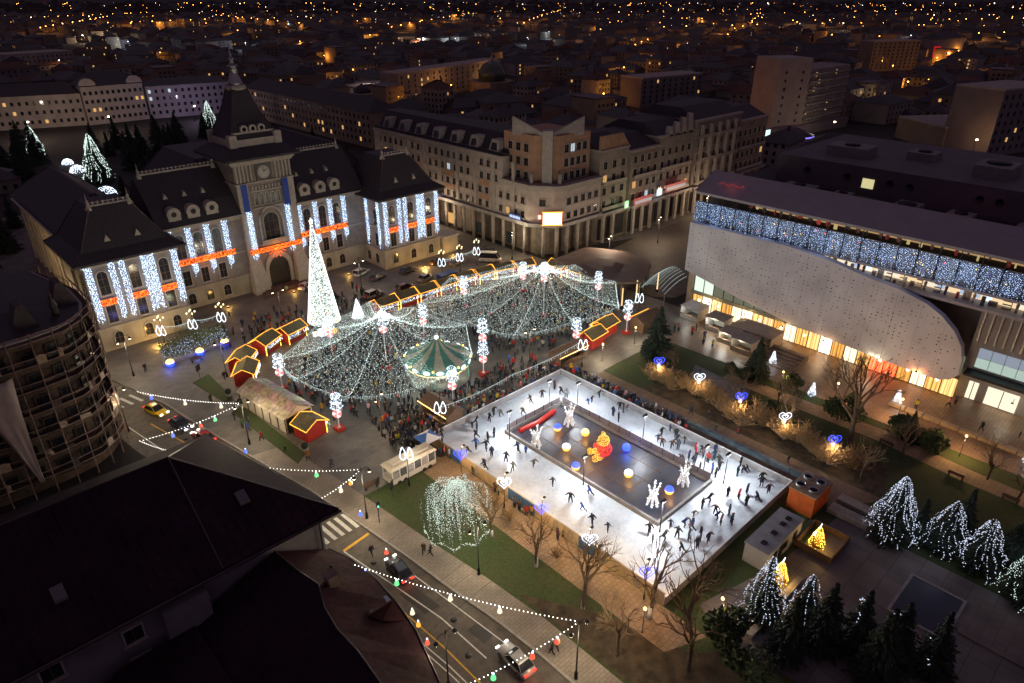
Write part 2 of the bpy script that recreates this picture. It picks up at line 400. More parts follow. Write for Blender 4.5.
# floodlight masts on the pool edge
hm = MB().box(-.45, .45, -.15, .15, 4.75, 5.05).mesh('flood_head', M['dark'])
fg = MB().box(-.4, .4, -.14, .14, 4.72, 4.749).mesh('flood_glass', em('flood_glass', (.95, .97, 1), 10))
pm = MB().ring([(.11, 0), (.08, .4), (.05, 4.8)], 6).mesh('mast', M['dark'])
mst = [(58.3, 62.0, 'at the near end of the red roll'), (69.2, 64.2, 'left of the pair at the far pool corner'), (72.0, 60.6, 'right of the pair at the far pool corner'), (72.0, 47.6, 'beside the balustrade behind the bear'),
       (72.0, 37.2, 'left of the pair at the right pool corner'), (72.4, 34.2, 'right of the pair at the right pool corner'), (58.2, 47.2, 'with a white foot disc on the near pool edge'), (58.2, 34.6, 'at the nearest pool corner')]
for x, y, wtxt in mst:
    t = thing('floodlight_mast', 'slim black floodlight mast ' + wtxt, 'light mast', (x, y, .25), 0, 'floodlight masts around the pool')
    put(pm, 'mast', t, (x, y, .25)); h = put(hm, 'flood_head', t, (x, y, .25)); put(fg, 'flood_glass', h, (x, y, 0)).location = (0, 0, 0)
    lamp('flood', (x, y, 4.6), 1300, (.88, .94, 1), .4, t)
# star figures: four slim upright white crossed arms
def star_fig(x, y, label, hgt):
    t = thing('light_sculpture', label, 'sculpture', (x, y, .2), 0, 'white light sculptures on the pool')
    f = MB(); bl = MB(); rg = random.Random(x)
    for k in range(6):
        a = 2 * PI * k / 6 + .5; hi_ = 1 if k % 3 != 1 else .62
        lo = (x + .8 * math.cos(a), y + .8 * math.sin(a), .2); up = (x + .85 * hi_ * math.cos(a), y + .85 * hi_ * math.sin(a), .2 + hgt * hi_)
        w_ = (x + .26 * math.cos(a), y + .26 * math.sin(a), .2 + hgt * .45)
        f.tube([lo, w_, up], [.16, .22, .04], 5)
        for j in range(60):
            q = rg.random(); p = Vector(lo).lerp(Vector(w_), q * 2) if q < .5 else Vector(w_).lerp(Vector(up), q * 2 - 1)
            bl.octa((p.x + rg.gauss(0, .09), p.y + rg.gauss(0, .09), p.z), .06)
    f.build('frame', M['white'], t); bl.build('bulbs', em('sculpture_bulbs', (.95, .97, 1), 2.2), t, kind='stuff')
    lamp('sculpture_glow', (x, y, .2 + hgt * .45), 40, (.9, .95, 1), .5, t)
star_fig(59.9, 58.0, 'white light sculpture nearest the end of the red roll', 3.4)
star_fig(67.9, 58.6, 'white light sculpture beside the far pool corner', 3.4)
star_fig(61.9, 38.4, 'white light sculpture at the near right part of the pool', 3.4)
star_fig(68.4, 38.0, 'white light sculpture by the balustrade at the right pool corner', 3.4)
# light globes lying on the pool floor: a lit ring with a coloured half
def globe(x, y, z, r, c1, c2, label, group='glowing balls on the pool'):
    t = thing('light_globe', label, 'light ball', (x, y, z), 0, group)
    prof = lambda a, b: [(r * math.cos(R(q)), r + r * math.sin(R(q))) for q in range(a, b + 1, 15)]
    MB().ring([(.12, 0)] + prof(-75, 10), 14, (x, y, z)).build('lower_half', E_[c1], t)
    MB().ring(prof(10, 75) + [(.1, 2 * r)], 14, (x, y, z)).build('upper_half', E_[c2], t)
    cc = {'blue': (.1, .2, 1), 'amber': (1, .5, .1), 'warm': (1, .7, .3), 'cool': (.8, .9, 1)}
    lamp('globe_glow', (x - .9, y - .9, z + r), 55, cc[c1], .4, t)
for x, y, a, b, l in ((65.2, 58.6, 'amber', 'blue', 'blue topped ball behind the left white sculptures'), (67.3, 54.8, 'amber', 'warm', 'amber glowing ball near the bear, farthest warm one'), (62.4, 54.2, 'amber', 'cool', 'white topped ball with amber base left of the bear'),
                      (60.0, 50.2, 'amber', 'blue', 'blue ball on the near pool edge beside the foot disc'), (68.8, 48.1, 'blue', 'blue', 'all blue ball right behind the red and gold bear'), (64.1, 44.1, 'amber', 'cool', 'white topped ball in the middle of the pool, right of the bear'), (65.2, 38.1, 'amber', 'blue', 'blue ball between the two right hand white sculptures')):
    globe(x, y, .2, .62, a, b, 'glowing ' + l if 'glowing' not in l else l)
# sitting bear of gold light tinsel with a red shirt
t = thing('bear_sculpture', 'sitting gold tinsel bear with red shirt glowing in the pool centre', 'sculpture', (65.4, 49.6, .2), R(-118)); local(t)
def fuzz(name, balls, mm, mm2, n, seed, sz=.06):
    b = MB(); u = MB(); rg = random.Random(seed)
    for c, r, sz_ in balls: u.ball(c, r * .94, 10, 0, sz_)
    for c, r, sz_ in balls:
        for _ in range(int(n * r * r)):
            z = rg.uniform(-1, 1); a = rg.uniform(0, 2 * PI); q = math.sqrt(1 - z * z)
            b.octa((c[0] + r * q * math.cos(a), c[1] + r * q * math.sin(a), c[2] + r * z * sz_), sz)
    o = u.build(name, mm2, t); b.build('bulbs', mm, o, kind='stuff'); return o
gt = mat('gold_tinsel', (.35, .2, .03), .5, .4, 6); rt = mat('red_tinsel', (.4, .02, .01), .5, .4, 6)
bg_ = em('bear_gold', (1, .5, .06), 1.6); br_ = em('bear_red', (1, .03, .02), 1.5)
fuzz('torso', [((0, .1, 1.25), 1.05, 1.05)], br_, rt, 420, 1)
fuzz('head', [((0, -.15, 2.75), .85, .95), ((0, -.85, 2.6), .38, .8)], bg_, gt, 420, 2)
for s in (-1, 1):
    fuzz('ear', [((s * .62, 0, 3.45), .3, 1)], bg_, gt, 500, 3)
    fuzz('arm', [((s * 1.05, -.35, 1.55), .42, 1.1), ((s * 1.2, -.8, 1.15), .36, 1)], br_, rt, 450, 4)
    fuzz('leg', [((s * .75, -.9, .5), .5, .9), ((s * .95, -1.7, .48), .46, 1.05)], bg_, gt, 450, 5)
    MB().ball((s * .3, -.93, 2.98), .09, 6).build('eye', M['black'], t)
MB().ball((0, -1.2, 2.68), .12, 6).build('nose', M['black'], t)
lamp('bear_glow', (0, -2.2, 1.6), 150, (1, .5, .12), .6, t); lamp('bear_glow', (0, -.6, 4.4), 90, (1, .5, .12), .5, t)
# ================================================================== windows shared by all buildings
WM = {}
def winmesh(w, h, arch=False, mull=1, rail=1, fm='pale_stone', t=.16, glass=None):
    key = (w, h, arch, mull, rail, fm, glass)
    if key in WM: return WM[key]
    def outline(w, h):
        if not arch: return [(-w / 2, 0), (w / 2, 0), (w / 2, h), (-w / 2, h)]
        return [(-w / 2, 0), (w / 2, 0)] + [(w / 2 * math.cos(R(a)), h - w / 2 + w / 2 * math.sin(R(a))) for a in range(0, 181, 30)]
    i = outline(w, h); o = [(x * (w + .36) / w, z * (h + .22) / h - (.0 if z else .06)) for x, z in i]
    n = len(i); f = MB()
    vs = [(x, 0, z) for x, z in o] + [(x, -t, z) for x, z in o] + [(x, -t, z) for x, z in i] + [(x, -.02, z) for x, z in i]
    fs = []
    for k in range(n):
        q = (k + 1) % n
        fs += [(k, q, n + q, n + k), (n + k, n + q, 2 * n + q, 2 * n + k), (2 * n + k, 2 * n + q, 3 * n + q, 3 * n + k)]
    f.add(vs, fs)
    for k in range(1, mull + 1): x = -w / 2 + w * k / (mull + 1); f.box(x - .04, x + .04, -.08, -.02, 0, h - (.05 if not arch else w * .1), 1)
    for k in range(1, rail + 1): z = h * k / (rail + 1); f.box(-w / 2, w / 2, -.075, -.021, z - .04, z + .04, 1)
    f.box(-w / 2 - .3, w / 2 + .3, -t - .12, 0, -.2, -.07)
    fr = f.mesh('window', [MATS[fm], M['wood'] if fm == 'pale_stone' else M['dark']])
    pn = MB().add([(x, -.03, z) for x, z in i], [tuple(range(n))]).mesh('pane', glass or M['glass'])
    WM[key] = (fr, pn)
    return WM[key]
def window(parent, x, y, z, rz, w, h, arch=False, mull=1, rail=1, fm='pale_stone', glass=None, name='window'):
    fr, pn = winmesh(w, h, arch, mull, rail, fm)
    o = put(fr, name, parent, (x, y, z), rz)
    if glass:
        pn = winmesh(w, h, arch, mull, rail, fm, glass=glass)[1]
    p = bpy.data.objects.new('pane', pn); COL.objects.link(p); p.parent = o
    return o
FRONT, WEST = 0, -PI / 2        # facing -y, facing -x

# ================================================================== the palace
PC = 62.3
pal = thing('palace', 'ornate pale stone palace with clock tower and dark steep roofs', 'palace', (PC, 150, 0))
ash = tiles('ashlar', (.37, .32, .25), (.33, .28, .22), (.24, .21, .18), 1.4, .55, .85)
def hiproof(x0, x1, y0, y1, prof):
    """prof = [(inset, z)...]"""
    b = MB()
    rings = [[(x0 + i, y0 + i), (x1 - i, y0 + i), (x1 - i, y1 - i), (x0 + i, y1 - i)] for i, z in prof]
    for (p, (i0, z0)), (q, (i1, z1)) in zip(zip(rings, prof), zip(rings[1:], prof[1:])):
        for k in range(4):
            j = (k + 1) % 4
            b.add([(*p[k], z0), (*p[j], z0), (*q[j], z1), (*q[k], z1)], [(0, 1, 2, 3)])
    b.add([(*p, prof[-1][1]) for p in rings[-1]], [(0, 1, 2, 3)]); b.add([(*p, prof[0][1]) for p in rings[0]], [(3, 2, 1, 0)])
    return b
def seams(x0, x1, y0, y1, prof):      # raised hip lines
    b = MB()
    for sx, sy in ((0, 0), (1, 0), (1, 1), (0, 1)):
        b.tube([((x1 - i if sx else x0 + i), (y1 - i if sy else y0 + i), z) for i, z in prof], .14, 5)
    return b
def cresting(par, x0, x1, y, z, n=14):
    c = MB().box(x0, x1, y - .12, y + .12, z, z + .35)
    for i in range(n + 1):
        x = x0 + (x1 - x0) * i / n; c.box(x - .1, x + .1, y - .06, y + .06, z + .35, z + .95)
    c.box(x0, x1, y - .05, y + .05, z + .7, z + .8)
    for x in (x0, x1): c.ring([(.75, -.5), (.35, .4), (.18, .7), (.3, 1.0), (.1, 1.4), (.03, 2.6)], 6, (x, y, z))
    c.build('cresting', M['stone2'], par)
PPROF = [(0, 17.2), (.05, 17.6), (2.2, 19.0), (6.3, 25.8)]
for sx, (x0, x1) in enumerate(((23.0, 39.0), (85.8, 102.0))):
    MB().box(x0, x1, 135, 152, 4.6, 17.2).build('pavilion_wall', M['stone'], pal)
    MB().box(x0 - .35, x1 + .35, 134.65, 152.3, 0, 4.4).box(x0 - .5, x1 + .5, 134.5, 152.3, 4.4, 4.8).build('plinth', ash, pal)
    MB().box(x0 - .25, x1 + .25, 134.75, 152, 9.9, 10.2).box(x0 - .4, x1 + .4, 134.6, 152, 16.4, 17.2).build('cornice', M['stone2'], pal)
    rf = hiproof(x0 - 1.7, x1 + 1.7, 133.3, 154, PPROF).build('roof', M['slate'], pal)
    seams(x0 - 1.7, x1 + 1.7, 133.3, 154, PPROF[1:]).build('hip_ridge', M['tin'], rf)
    cresting(rf, x0 + 4.6, x1 - 4.6, 139.9, 25.8, 8)
    for dx in (-2.6, 2.6):
        xm = (x0 + x1) / 2 + dx
        MB().add([(xm - .55, 136.2, 20.2), (xm + .55, 136.2, 20.2), (xm, 136.2, 21.4), (xm, 137.8, 21.5)], [(0, 1, 2), (1, 3, 2), (0, 2, 3)]).build('dormer', M['stone2'], rf)
    for k in range(3):
        x = x0 + (x1 - x0) * (k + .5) / 3
        window(pal, x, 135, 5.4, FRONT, 1.6, 3.3, mull=1, rail=1); window(pal, x, 135, 11.0, FRONT, 1.7, 4.4, True, 1, 2)
        window(pal, x, 134.65, 1.2, FRONT, 1.5, 2.4, True, 1, 1)
    for k in range(2):
        for side, rz in ((x0, WEST),):
            y = 137.8 + k * 3.6
            if sx == 0: y = 138 + k * 6
            window(pal, side, y, 5.4, rz, 1.5, 3.3); window(pal, side, y, 10.6, rz, 1.6, 3.9, True, 1, 2); window(pal, side - .35, y, 1.2, rz, 1.4, 2.4, True)
WPROF = [(142.4, 18.0), (142.5, 18.4), (145.2, 22.0), (151, 27.6), (157, 22), (160, 18)]
for x0, x1 in ((39.0, 55.9), (68.7, 85.8)):
    MB().box(x0, x1, 144, 160, 4.4, 18.0).build('wing_wall', M['stone'], pal)
    MB().box(x0, x1, 143.7, 160, 0, 4.2).box(x0, x1, 143.6, 160, 4.2, 4.6).build('plinth', ash, pal)
    MB().box(x0, x1, 143.75, 160, 9.7, 10.0).box(x0, x1, 143.5, 160, 17.1, 18.0).build('cornice', M['stone2'], pal)
    b = MB(); n = len(WPROF)
    b.add([(x0 - .2, y, z) for y, z in WPROF] + [(x1 + .2, y, z) for y, z in WPROF], [(i, i + 1, n + i + 1, n + i)[::-1] for i in range(n - 1)] + [tuple(range(n)), tuple(range(2 * n - 1, n - 1, -1))])
    rf = b.build('roof', M['slate'], pal)
    cresting(rf, x0 + 1, x1 - 1, 151, 27.5, 18)
    MB().box(x0 - .1, x1 + .1, 142.2, 142.42, 18.0, 18.35).build('gutter', M['stone2'], rf)
    for k in range(3):
        x = (42.7, 46.5, 50.3)[k] if x0 < 50 else (71.4, 75.3, 79.0)[k]
        window(pal, x, 144, 5.2, FRONT, 1.5, 3.2); window(pal, x, 144, 11.2, FRONT, 1.8, 5.0, True, 1, 2); window(pal, x, 143.7, 1.1, FRONT, 1.5, 2.4, True)
        # round dormer: stone ring with a dark eye
        d = MB(); m_ = 16
        for r0, r1, y0 in ((.55, 1.35, 143.2),):
            vs = []; fs = []
            for k2 in range(m_):
                a = 2 * PI * k2 / m_
                for rr, yy in ((r0, y0), (r1, y0), (r1, y0 + 2.6), (r0, y0 + .5)): vs.append((x + rr * math.cos(a), yy, 20.7 + rr * math.sin(a)))
            for k2 in range(m_):
                a_, c_ = 4 * k2, 4 * ((k2 + 1) % m_)
                fs += [(a_, a_ + 1, c_ + 1, c_), (a_ + 1, a_ + 2, c_ + 2, c_ + 1), (a_ + 3, a_, c_, c_ + 3)]
            d.add(vs, fs)
        d.box(x - 1.25, x + 1.25, 143.25, 146, 18.6, 20)
        dm = d.build('dormer', M['stone2'], rf)
        e = MB(); e.add([(x + .57 * math.cos(2 * PI * q / 12), 143.4, 20.7 + .57 * math.sin(2 * PI * q / 12)) for q in range(12)], [tuple(range(12))[::-1]])
        e.build('pane', M['black'], dm)
        MB().add([(x - .5, 146.3, 23.2), (x + .5, 146.3, 23.2), (x, 146.3, 24.3), (x, 148.2, 24.5)], [(0, 1, 2), (1, 3, 2), (0, 2, 3)]).build('vent_dormer', M['stone2'], rf)
# bodies behind
MB().box(26, 41, 152, 205, 0, 15.6).box(83.5, 98.5, 152, 200, 0, 15.6).box(50, 75, 156, 195, 0, 16).build('rear_wall', M['stone'], pal)
for a in ((24.6, 42.4, 153.5, 206.5), (82, 100, 153.5, 201.5), (48.5, 76.5, 158, 196.5)):
    pr = [(0, 15.5), (.05, 15.9), (2, 17.6), (8.6, 23.0 if a[0] < 30 else 26)]
    rf = hiproof(*a, pr).build('rear_roof', M['slate'], pal); seams(*a, pr[1:]).build('hip_ridge', M['tin'], rf)
MB().box(23.9, 24.3, 156, 200, 16.2, 16.5).build('gutter', M['stone2'], pal)
for i in range(11):
    y = 156 + i * 4.5
    window(pal, 26, y, 5.2, WEST, 1.6, 3.4); window(pal, 26, y, 10.4, WEST, 1.6, 4.0, True); window(pal, 26, y, 1.0, WEST, 1.5, 2.4, True)
    MB().box(25.55, 26, y + 1.7, y + 2.8, 0, 15).build('pilaster', M['stone2'], pal)
# tower
TX0, TX1, TY0 = 55.9, 68.7, 143.0
MB().box(TX0, TX1, TY0, 156, 0, 29.3).build('tower_shaft', M['stone'], pal)
b = MB()
for s in (TX0, TX1 - 2.4):
    b.prism([(s - .5, TY0 - 2.2), (s + 2.9, TY0 - 2.2), (s + 2.9, TY0), (s - .5, TY0)], 0, 3.2, 0)
    b.prism([(s - .5, TY0 - 2.2), (s + 2.9, TY0 - 2.2), (s + 2.9, TY0), (s - .5, TY0)], 3.2, 7.5, 0, [(s, TY0 - .5), (s + 2.4, TY0 - .5), (s + 2.4, TY0), (s, TY0)])
    b.box(s, s + 2.4, TY0 - .45, TY0, 7.5, 24.5)
b.build('buttress', M['stone2'], pal)
g = MB(); ga = [(-3.2, 0), (-3.2, 5)] + [(3.2 * math.cos(R(a)), 5 + 3.6 * math.sin(R(a))) for a in range(180, -1, -20)] + [(3.2, 0)]
gi = [(x * .78, z * .86) for x, z in ga]; n = len(ga)
g.add([(PC + x, TY0 - .55, z) for x, z in ga] + [(PC + x, TY0 - .55, z) for x, z in gi] + [(PC + x, TY0 - .02, z) for x, z in ga] + [(PC + x, TY0 - .05, z) for x, z in gi],
      [(k, k + 1, n + k + 1, n + k) for k in range(n - 1)] + [(k, k + 1, 2 * n + k + 1, 2 * n + k)[::-1] for k in range(n - 1)] + [(n + k, n + k + 1, 3 * n + k + 1, 3 * n + k) for k in range(n - 1)])
gp = g.build('gate_arch', M['stone2'], pal)
MB().add([(PC + x, TY0 - .1, z) for x, z in gi], [tuple(range(n))]).build('gate_leaf', mat('dark_gate', (.03, .022, .018), .5, .4, 3), gp)
b = MB()
for i in range(-3, 4): b.box(PC + i * .62 - .05, PC + i * .62 + .05, TY0 - .2, TY0 - .11, 0, 5.5)
for z in (1.6, 3.2, 4.8): b.box(PC - 2.3, PC + 2.3, TY0 - .22, TY0 - .11, z, z + .12)
b.build('gate_bar', M['dark'], gp)
MB().prism([(PC - 5, TY0 - .6), (PC + 5, TY0 - .6), (PC + 6.5, TY0 - 5), (PC - 6.5, TY0 - 5)], ZP, ZP + .35).prism([(PC - 4.4, TY0 - .6), (PC + 4.4, TY0 - .6), (PC + 5.3, TY0 - 3.6), (PC - 5.3, TY0 - 3.6)], ZP + .35, ZP + .7).build('entrance_ramp', mat('brown_carpet', (.11, .06, .045), .9, .2, 2), pal)
window(pal, PC, TY0, 11.2, FRONT, 3.4, 6.2, True, 2, 2)
MB().box(PC - 3.1, PC + 3.1, TY0 - 1.1, TY0, 10.5, 10.8).box(PC - 3.1, PC + 3.1, TY0 - 1.1, TY0 - .95, 10.8, 11.7).build('balcony', M['stone2'], pal)
b = MB(); hood = [(-2.6, 11.5), (-2.6, 15.5)] + [(2.6 * math.cos(R(a)) , 15.6 + 3.2 * math.sin(R(a))) for a in range(165, 14, -15)] + [(2.6, 15.5), (2.6, 11.5)]
b.tube([(PC + x, TY0 - .25, z) for x, z in hood], .26, 5); b.build('arch_hood', M['stone2'], pal)
for k in range(5): window(pal, PC + (k - 2) * 1.25, TY0, 19.5, FRONT, .7, 2.3, True, 0, 0)
b = MB().box(PC - 3.6, PC + 3.6, TY0 - .3, TY0, 18.6, 18.95).box(PC - 3.6, PC + 3.6, TY0 - .3, TY0, 22.3, 22.6)
for k in range(9): b.box(PC - 3 + k * .75 - .16, PC - 3 + k * .75 + .16, TY0 - .28, TY0, 22.7, 23.5)
b.box(TX0 - .3, TX1 + .3, TY0 - .35, 156, 24.2, 24.5)
for k in range(16):
    x = TX0 + .4 + k * .8
    if abs(x - PC) > 2.0: b.box(x - .17, x + .17, TY0 - .3, TY0, 24.6, 28.2)
b.box(TX0 - .4, TX1 + .4, TY0 - .45, 156.3, 28.2, 28.7).box(TX0 - .8, TX1 + .8, TY0 - .9, 156.8, 28.7, 29.3)
b.build('string_course', M['stone2'], pal)
ck = MB().box(PC - 1.75, PC + 1.75, TY0 - .35, TY0, 24.55, 28.1).build('clock', mat('clock_surround', (.09, .08, .07), .7, .2, 2), pal)
def disc(x, y, z, r, n=24): return MB().add([(x + r * math.cos(2 * PI * q / n), y, z + r * math.sin(2 * PI * q / n)) for q in range(n)], [tuple(range(n))])
disc(PC, TY0 - .38, 26.3, 1.35).build('clock_face', mat('clock_face', (.42, .40, .36), .5, .1, 3), ck)
b = MB()
for q in range(12):
    a = 2 * PI * q / 12; b.box(PC + 1.13 * math.cos(a) - .06, PC + 1.13 * math.cos(a) + .06, TY0 - .41, TY0 - .385, 26.3 + 1.13 * math.sin(a) - .09, 26.3 + 1.13 * math.sin(a) + .09)
b.build('hour_mark', M['black'], ck)
MB().tube([(PC, TY0 - .43, 26.3), (PC + .55, TY0 - .43, 26.8)], .07, 4).tube([(PC, TY0 - .43, 26.3), (PC - .2, TY0 - .43, 27.35)], .05, 4).build('clock_hand', M['black'], ck)
tr = hiproof(TX0 - 1.9, TX1 + 1.9, TY0 - 1.9, 157.9, [(0, 29.3), (.02, 29.7), (2.6, 31.6), (2.65, 31.7)]).build('skirt_roof', M['slate'], pal)
MB().box(TX0 + .9, TX1 - .9, TY0 + .9, 155.1, 31.5, 33.1).build('parapet', M['stone2'], tr)
b = MB()
for x in (TX0 + .7, TX1 - 2.3):
    for y in (TY0 + .7, 153.7): b.box(x, x + 1.6, y, y + 1.6, 31.5, 34.1)
b.build('corner_block', M['stone2'], tr)
cxr, cyr = PC, 149.5
HP = [(.0, 33.1), (.6, 34.4), (2.2, 38.0), (3.6, 42.5)]
tr2 = hiproof(cxr - 5.2, cxr + 5.2, cyr - 5.2, cyr + 5.2, HP).build('tower_roof', M['slate'], pal)
seams(cxr - 5.2, cxr + 5.2, cyr - 5.2, cyr + 5.2, HP).build('hip_ridge', M['tin'], tr2)
b = MB().box(cxr - 4.7, cxr + 4.7, cyr - 4.85, cyr - 4.7, 34.1, 34.5)
for k in range(3):
    x = cxr + (k - 1) * 1.9
    vs = []; fs = []
    for k2 in range(12):
        a = 2 * PI * k2 / 12
        for rr, yy in ((.42, cyr - 5.05), (.82, cyr - 5.05), (.82, cyr - 4)): vs.append((x + rr * math.cos(a), yy, 35.0 + rr * math.sin(a)))
    for k2 in range(12):
        a_, c_ = 3 * k2, 3 * ((k2 + 1) % 12); fs += [(a_, a_ + 1, c_ + 1, c_), (a_ + 1, a_ + 2, c_ + 2, c_ + 1)]
    b.add(vs, fs)
b.build('oculus', M['stone2'], tr2)
lt = MB().ring([(2.0, 42.3), (2.2, 42.7), (1.9, 43.2)], 8, (cxr, cyr, 0), smooth=False).build('lantern_base', M['stone2'], tr2)
sp = MB().ring([(1.75, 43.1), (1.45, 43.9), (1.0, 45.2), (.82, 46.6), (1.15, 46.7), (1.15, 47.0), (.6, 47.1), (.45, 48.0), (.75, 48.1), (.75, 48.35), (.35, 48.5), (.28, 49.2), (.08, 50.3), (.03, 51.6)], 8, (cxr, cyr, 0)).build('spire', M['steel'], pal)
# blue banners
for x, s in ((57.3, 'left'), (66.6, 'right')):
    MB().box(x - .65, x + .65, TY0 - .62, TY0 - .56, 18.2, 24.3).build('blue_banner', mat('blue_cloth', (.02, .06, .35), .7, .1, 2), None, label='long plain blue banner hanging on the %s side of the clock tower' % s, cat='banner', origin=(x, TY0 - .6, 18.2))

# light curtains and tinsel garlands hung on the palace
CURT = {}
def curtain(x, y, z0, z1, w, rz, label, face):
    key = (w, z1 - z0)
    if key not in CURT:
        b = MB(); wr = MB(); rg = random.Random(int(w * 100)); h = z1 - z0
        w *= .92; nw = max(3, int(w / .23))
        for k in range(nw):
            xx = -w / 2 + w * (k + .5) / nw; end = rg.uniform(0, 1.6)
            wr.box(xx - .012, xx + .012, -.012, .012, end, h)
            z = end
            while z < h: b.octa((xx + rg.gauss(0, .06), rg.gauss(0, .06), z), rg.choice((.055, .07, .095)) ); z += rg.uniform(.14, .34)
        CURT[key] = (b.mesh('bulbs', E_['curtain']), wr.mesh('wire', M['steel']))
    t = thing('light_curtain', label, 'light curtain', (x, y, z0), rz, 'blue white light curtains on the palace')
    o = bpy.data.objects.new('bulbs', CURT[key][0]); COL.objects.link(o); o.parent = t; o['kind'] = 'stuff'
    o = bpy.data.objects.new('wire', CURT[key][1]); COL.objects.link(o); o.parent = t; o['kind'] = 'stuff'
    lamp('curtain_glow', (0, -.7, (z1 - z0) * .5), 20 * w, (.4, .6, 1), .5, local(t))
def garland(x0, x1, y, z, rz, label, burst=False, hgt=1.25):
    t = thing('tinsel_garland', label, 'garland', ((x0 + x1) / 2, y, z), rz, 'orange tinsel garlands on the palace'); local(t)
    w = x1 - x0; rg = random.Random(int(x0 * 7)); b = MB(); f = MB()
    f.box(-w / 2, w / 2, -.02, .02, 0, .06).box(-w / 2, w / 2, -.02, .02, hgt - .06, hgt)
    rd = MB()
    for i in range(int(w * 60)):
        xx = rg.uniform(-w / 2, w / 2); (b if rg.random() < .8 else rd).octa((xx, rg.gauss(0, .05), rg.choice((.1 * hgt, .9 * hgt, rg.uniform(0, hgt), .5 * hgt + .35 * hgt * math.sin(xx * 5)))), rg.uniform(.06, .1))
    if burst:
        for k in range(13):
            a = R(200 + k * 11.7)
            for q in range(16): b.octa((math.cos(a) * q * .16, 0, .5 + math.sin(a) * q * .16 * (1 if k % 2 else .7)), .06)
    f.build('frame', M['dark'], t); b.build('tinsel', E_['orange'], t, kind='stuff'); rd.build('amber_tinsel', E_['amber'], t, kind='stuff'); MB().box(-w / 2, w / 2, .03, .05, 0, hgt).build('backing', mat('orange_net', (.5, .07, .01), .8, .2, 2), t)
    wv = MB(); k = int(w / .3)
    for i in range(k): xx = -w / 2 + w * i / k; wv.octa((xx, -.12, hgt * (.5 + .3 * math.sin(xx * 3.2))), .05)
    wv.build('bulb_wave', E_['warm'], t, kind='stuff')
    lamp('garland_glow', (0, -.8, .5), 12 * w, (1, .25, .04), .5, t)
PN = ('left', 'right')
for s, (x0, x1) in enumerate(((23.0, 39.0), (85.8, 102.0))):
    w = (x1 - x0); Y = 134.35; pn = PN[s] + ' pavilion front'
    for x, cw, l in ((x0 + .6, 1.3, 'outer left strip'), (x0 + w / 3 - .85, 1.2, 'left half of the inner left pair'), (x0 + w / 3 + .85, 1.2, 'right half of the inner left pair'), (x0 + 2 * w / 3, 2.6, 'broad double strip'), (x1 - .6, 1.3, 'outer right strip')):
        curtain(x, Y, 5.4, 16.8, cw, 0, 'blue white light curtain on the %s, %s' % (pn, l), 0)
    for k in range(3):
        xc = x0 + w * (k + .5) / 3
        garland(xc - 1.45, xc + 1.45, 134.5, 9.0, 0, 'short orange garland on the %s, %s window' % (pn, ('left', 'middle', 'right')[k]))
for x, y in ((85.3, 136.0), (85.3, 140.9)):
    curtain(x, y, 5.2, 16.8, 1.2, WEST, 'light curtain on the inner side wall of the right pavilion, %s strip' % ('near' if y < 139 else 'far'), 0)
for s, (x0, x1) in enumerate(((39.0, 55.9), (68.7, 85.8))):
    for k in range(4):
        x = (40.8, 44.6, 48.4, 52.2)[k] if s == 0 else (69.4, 73.4, 77.2, 80.8)[k]
        curtain(x, 143.4, 6.6, 17.6, 1.25, 0, 'light curtain on the %s palace wing, number %s from the tower' % (PN[s], ('four', 'three', 'two', 'one')[k] if s == 0 else ('one', 'two', 'three', 'four')[k]), 0)
    garland((41.4, 68.9)[s], (53.4, 81.2)[s], 143.2, 9.9, 0, 'long orange garland across the %s wing of the palace' % PN[s])
for x, s in ((57.4, 'left'), (66.2, 'right')): curtain(x, 142.3, 7.2, 18.6, 1.3, 0, 'blue white light curtain on the clock tower, %s of the gate' % s, 0)
garland(56.1, 68.5, 142.0, 9.1, 0, 'orange garland with hanging burst over the tower gate', True, 1.1)
# building floods at the plinth (warm)
for x, y, p in ((31, 130.5, 300), (93, 129, 300), (103.5, 131, 120), (48, 139, 60), (77, 138, 60), (62.3, 137, 60)):
    t = thing('ground_floodlight', 'small warm ground floodlight before the palace plinth near x%d' % x, 'floodlight', (x, y, ZP))
    t['label'] = {31: 'small warm floodlight on the ground before the left pavilion', 93: 'small warm floodlight on the ground before the right pavilion', 103: 'small warm floodlight beside the right corner of the palace', 48: 'small warm floodlight before the left palace wing', 77: 'small warm floodlight before the right palace wing', 62: 'small warm floodlight before the palace gate'}[int(x)]
    MB().box(x - .25, x + .25, y - .15, y + .15, ZP, ZP + .3).build('housing', M['dark'], t)
    MB().box(x - .22, x + .22, y - .1, y + .1, ZP + .301, ZP + .32).build('lens', E_['warm'], t)
    lamp('ground_flood', (x, y, ZP + .7), p * 2.0, (1, .58, .14), .3, t)
# low annex beside the right pavilion
ax = thing('annex', 'low yellow lit stone terrace wall at the right end of the palace', 'annex', (103, 137, 0))
MB().box(102.6, 107.6, 134, 150, 0, 4.2).build('wall', ash, ax); MB().box(102.6, 107.9, 133.7, 150.3, 4.2, 4.6).build('parapet', M['stone2'], ax)
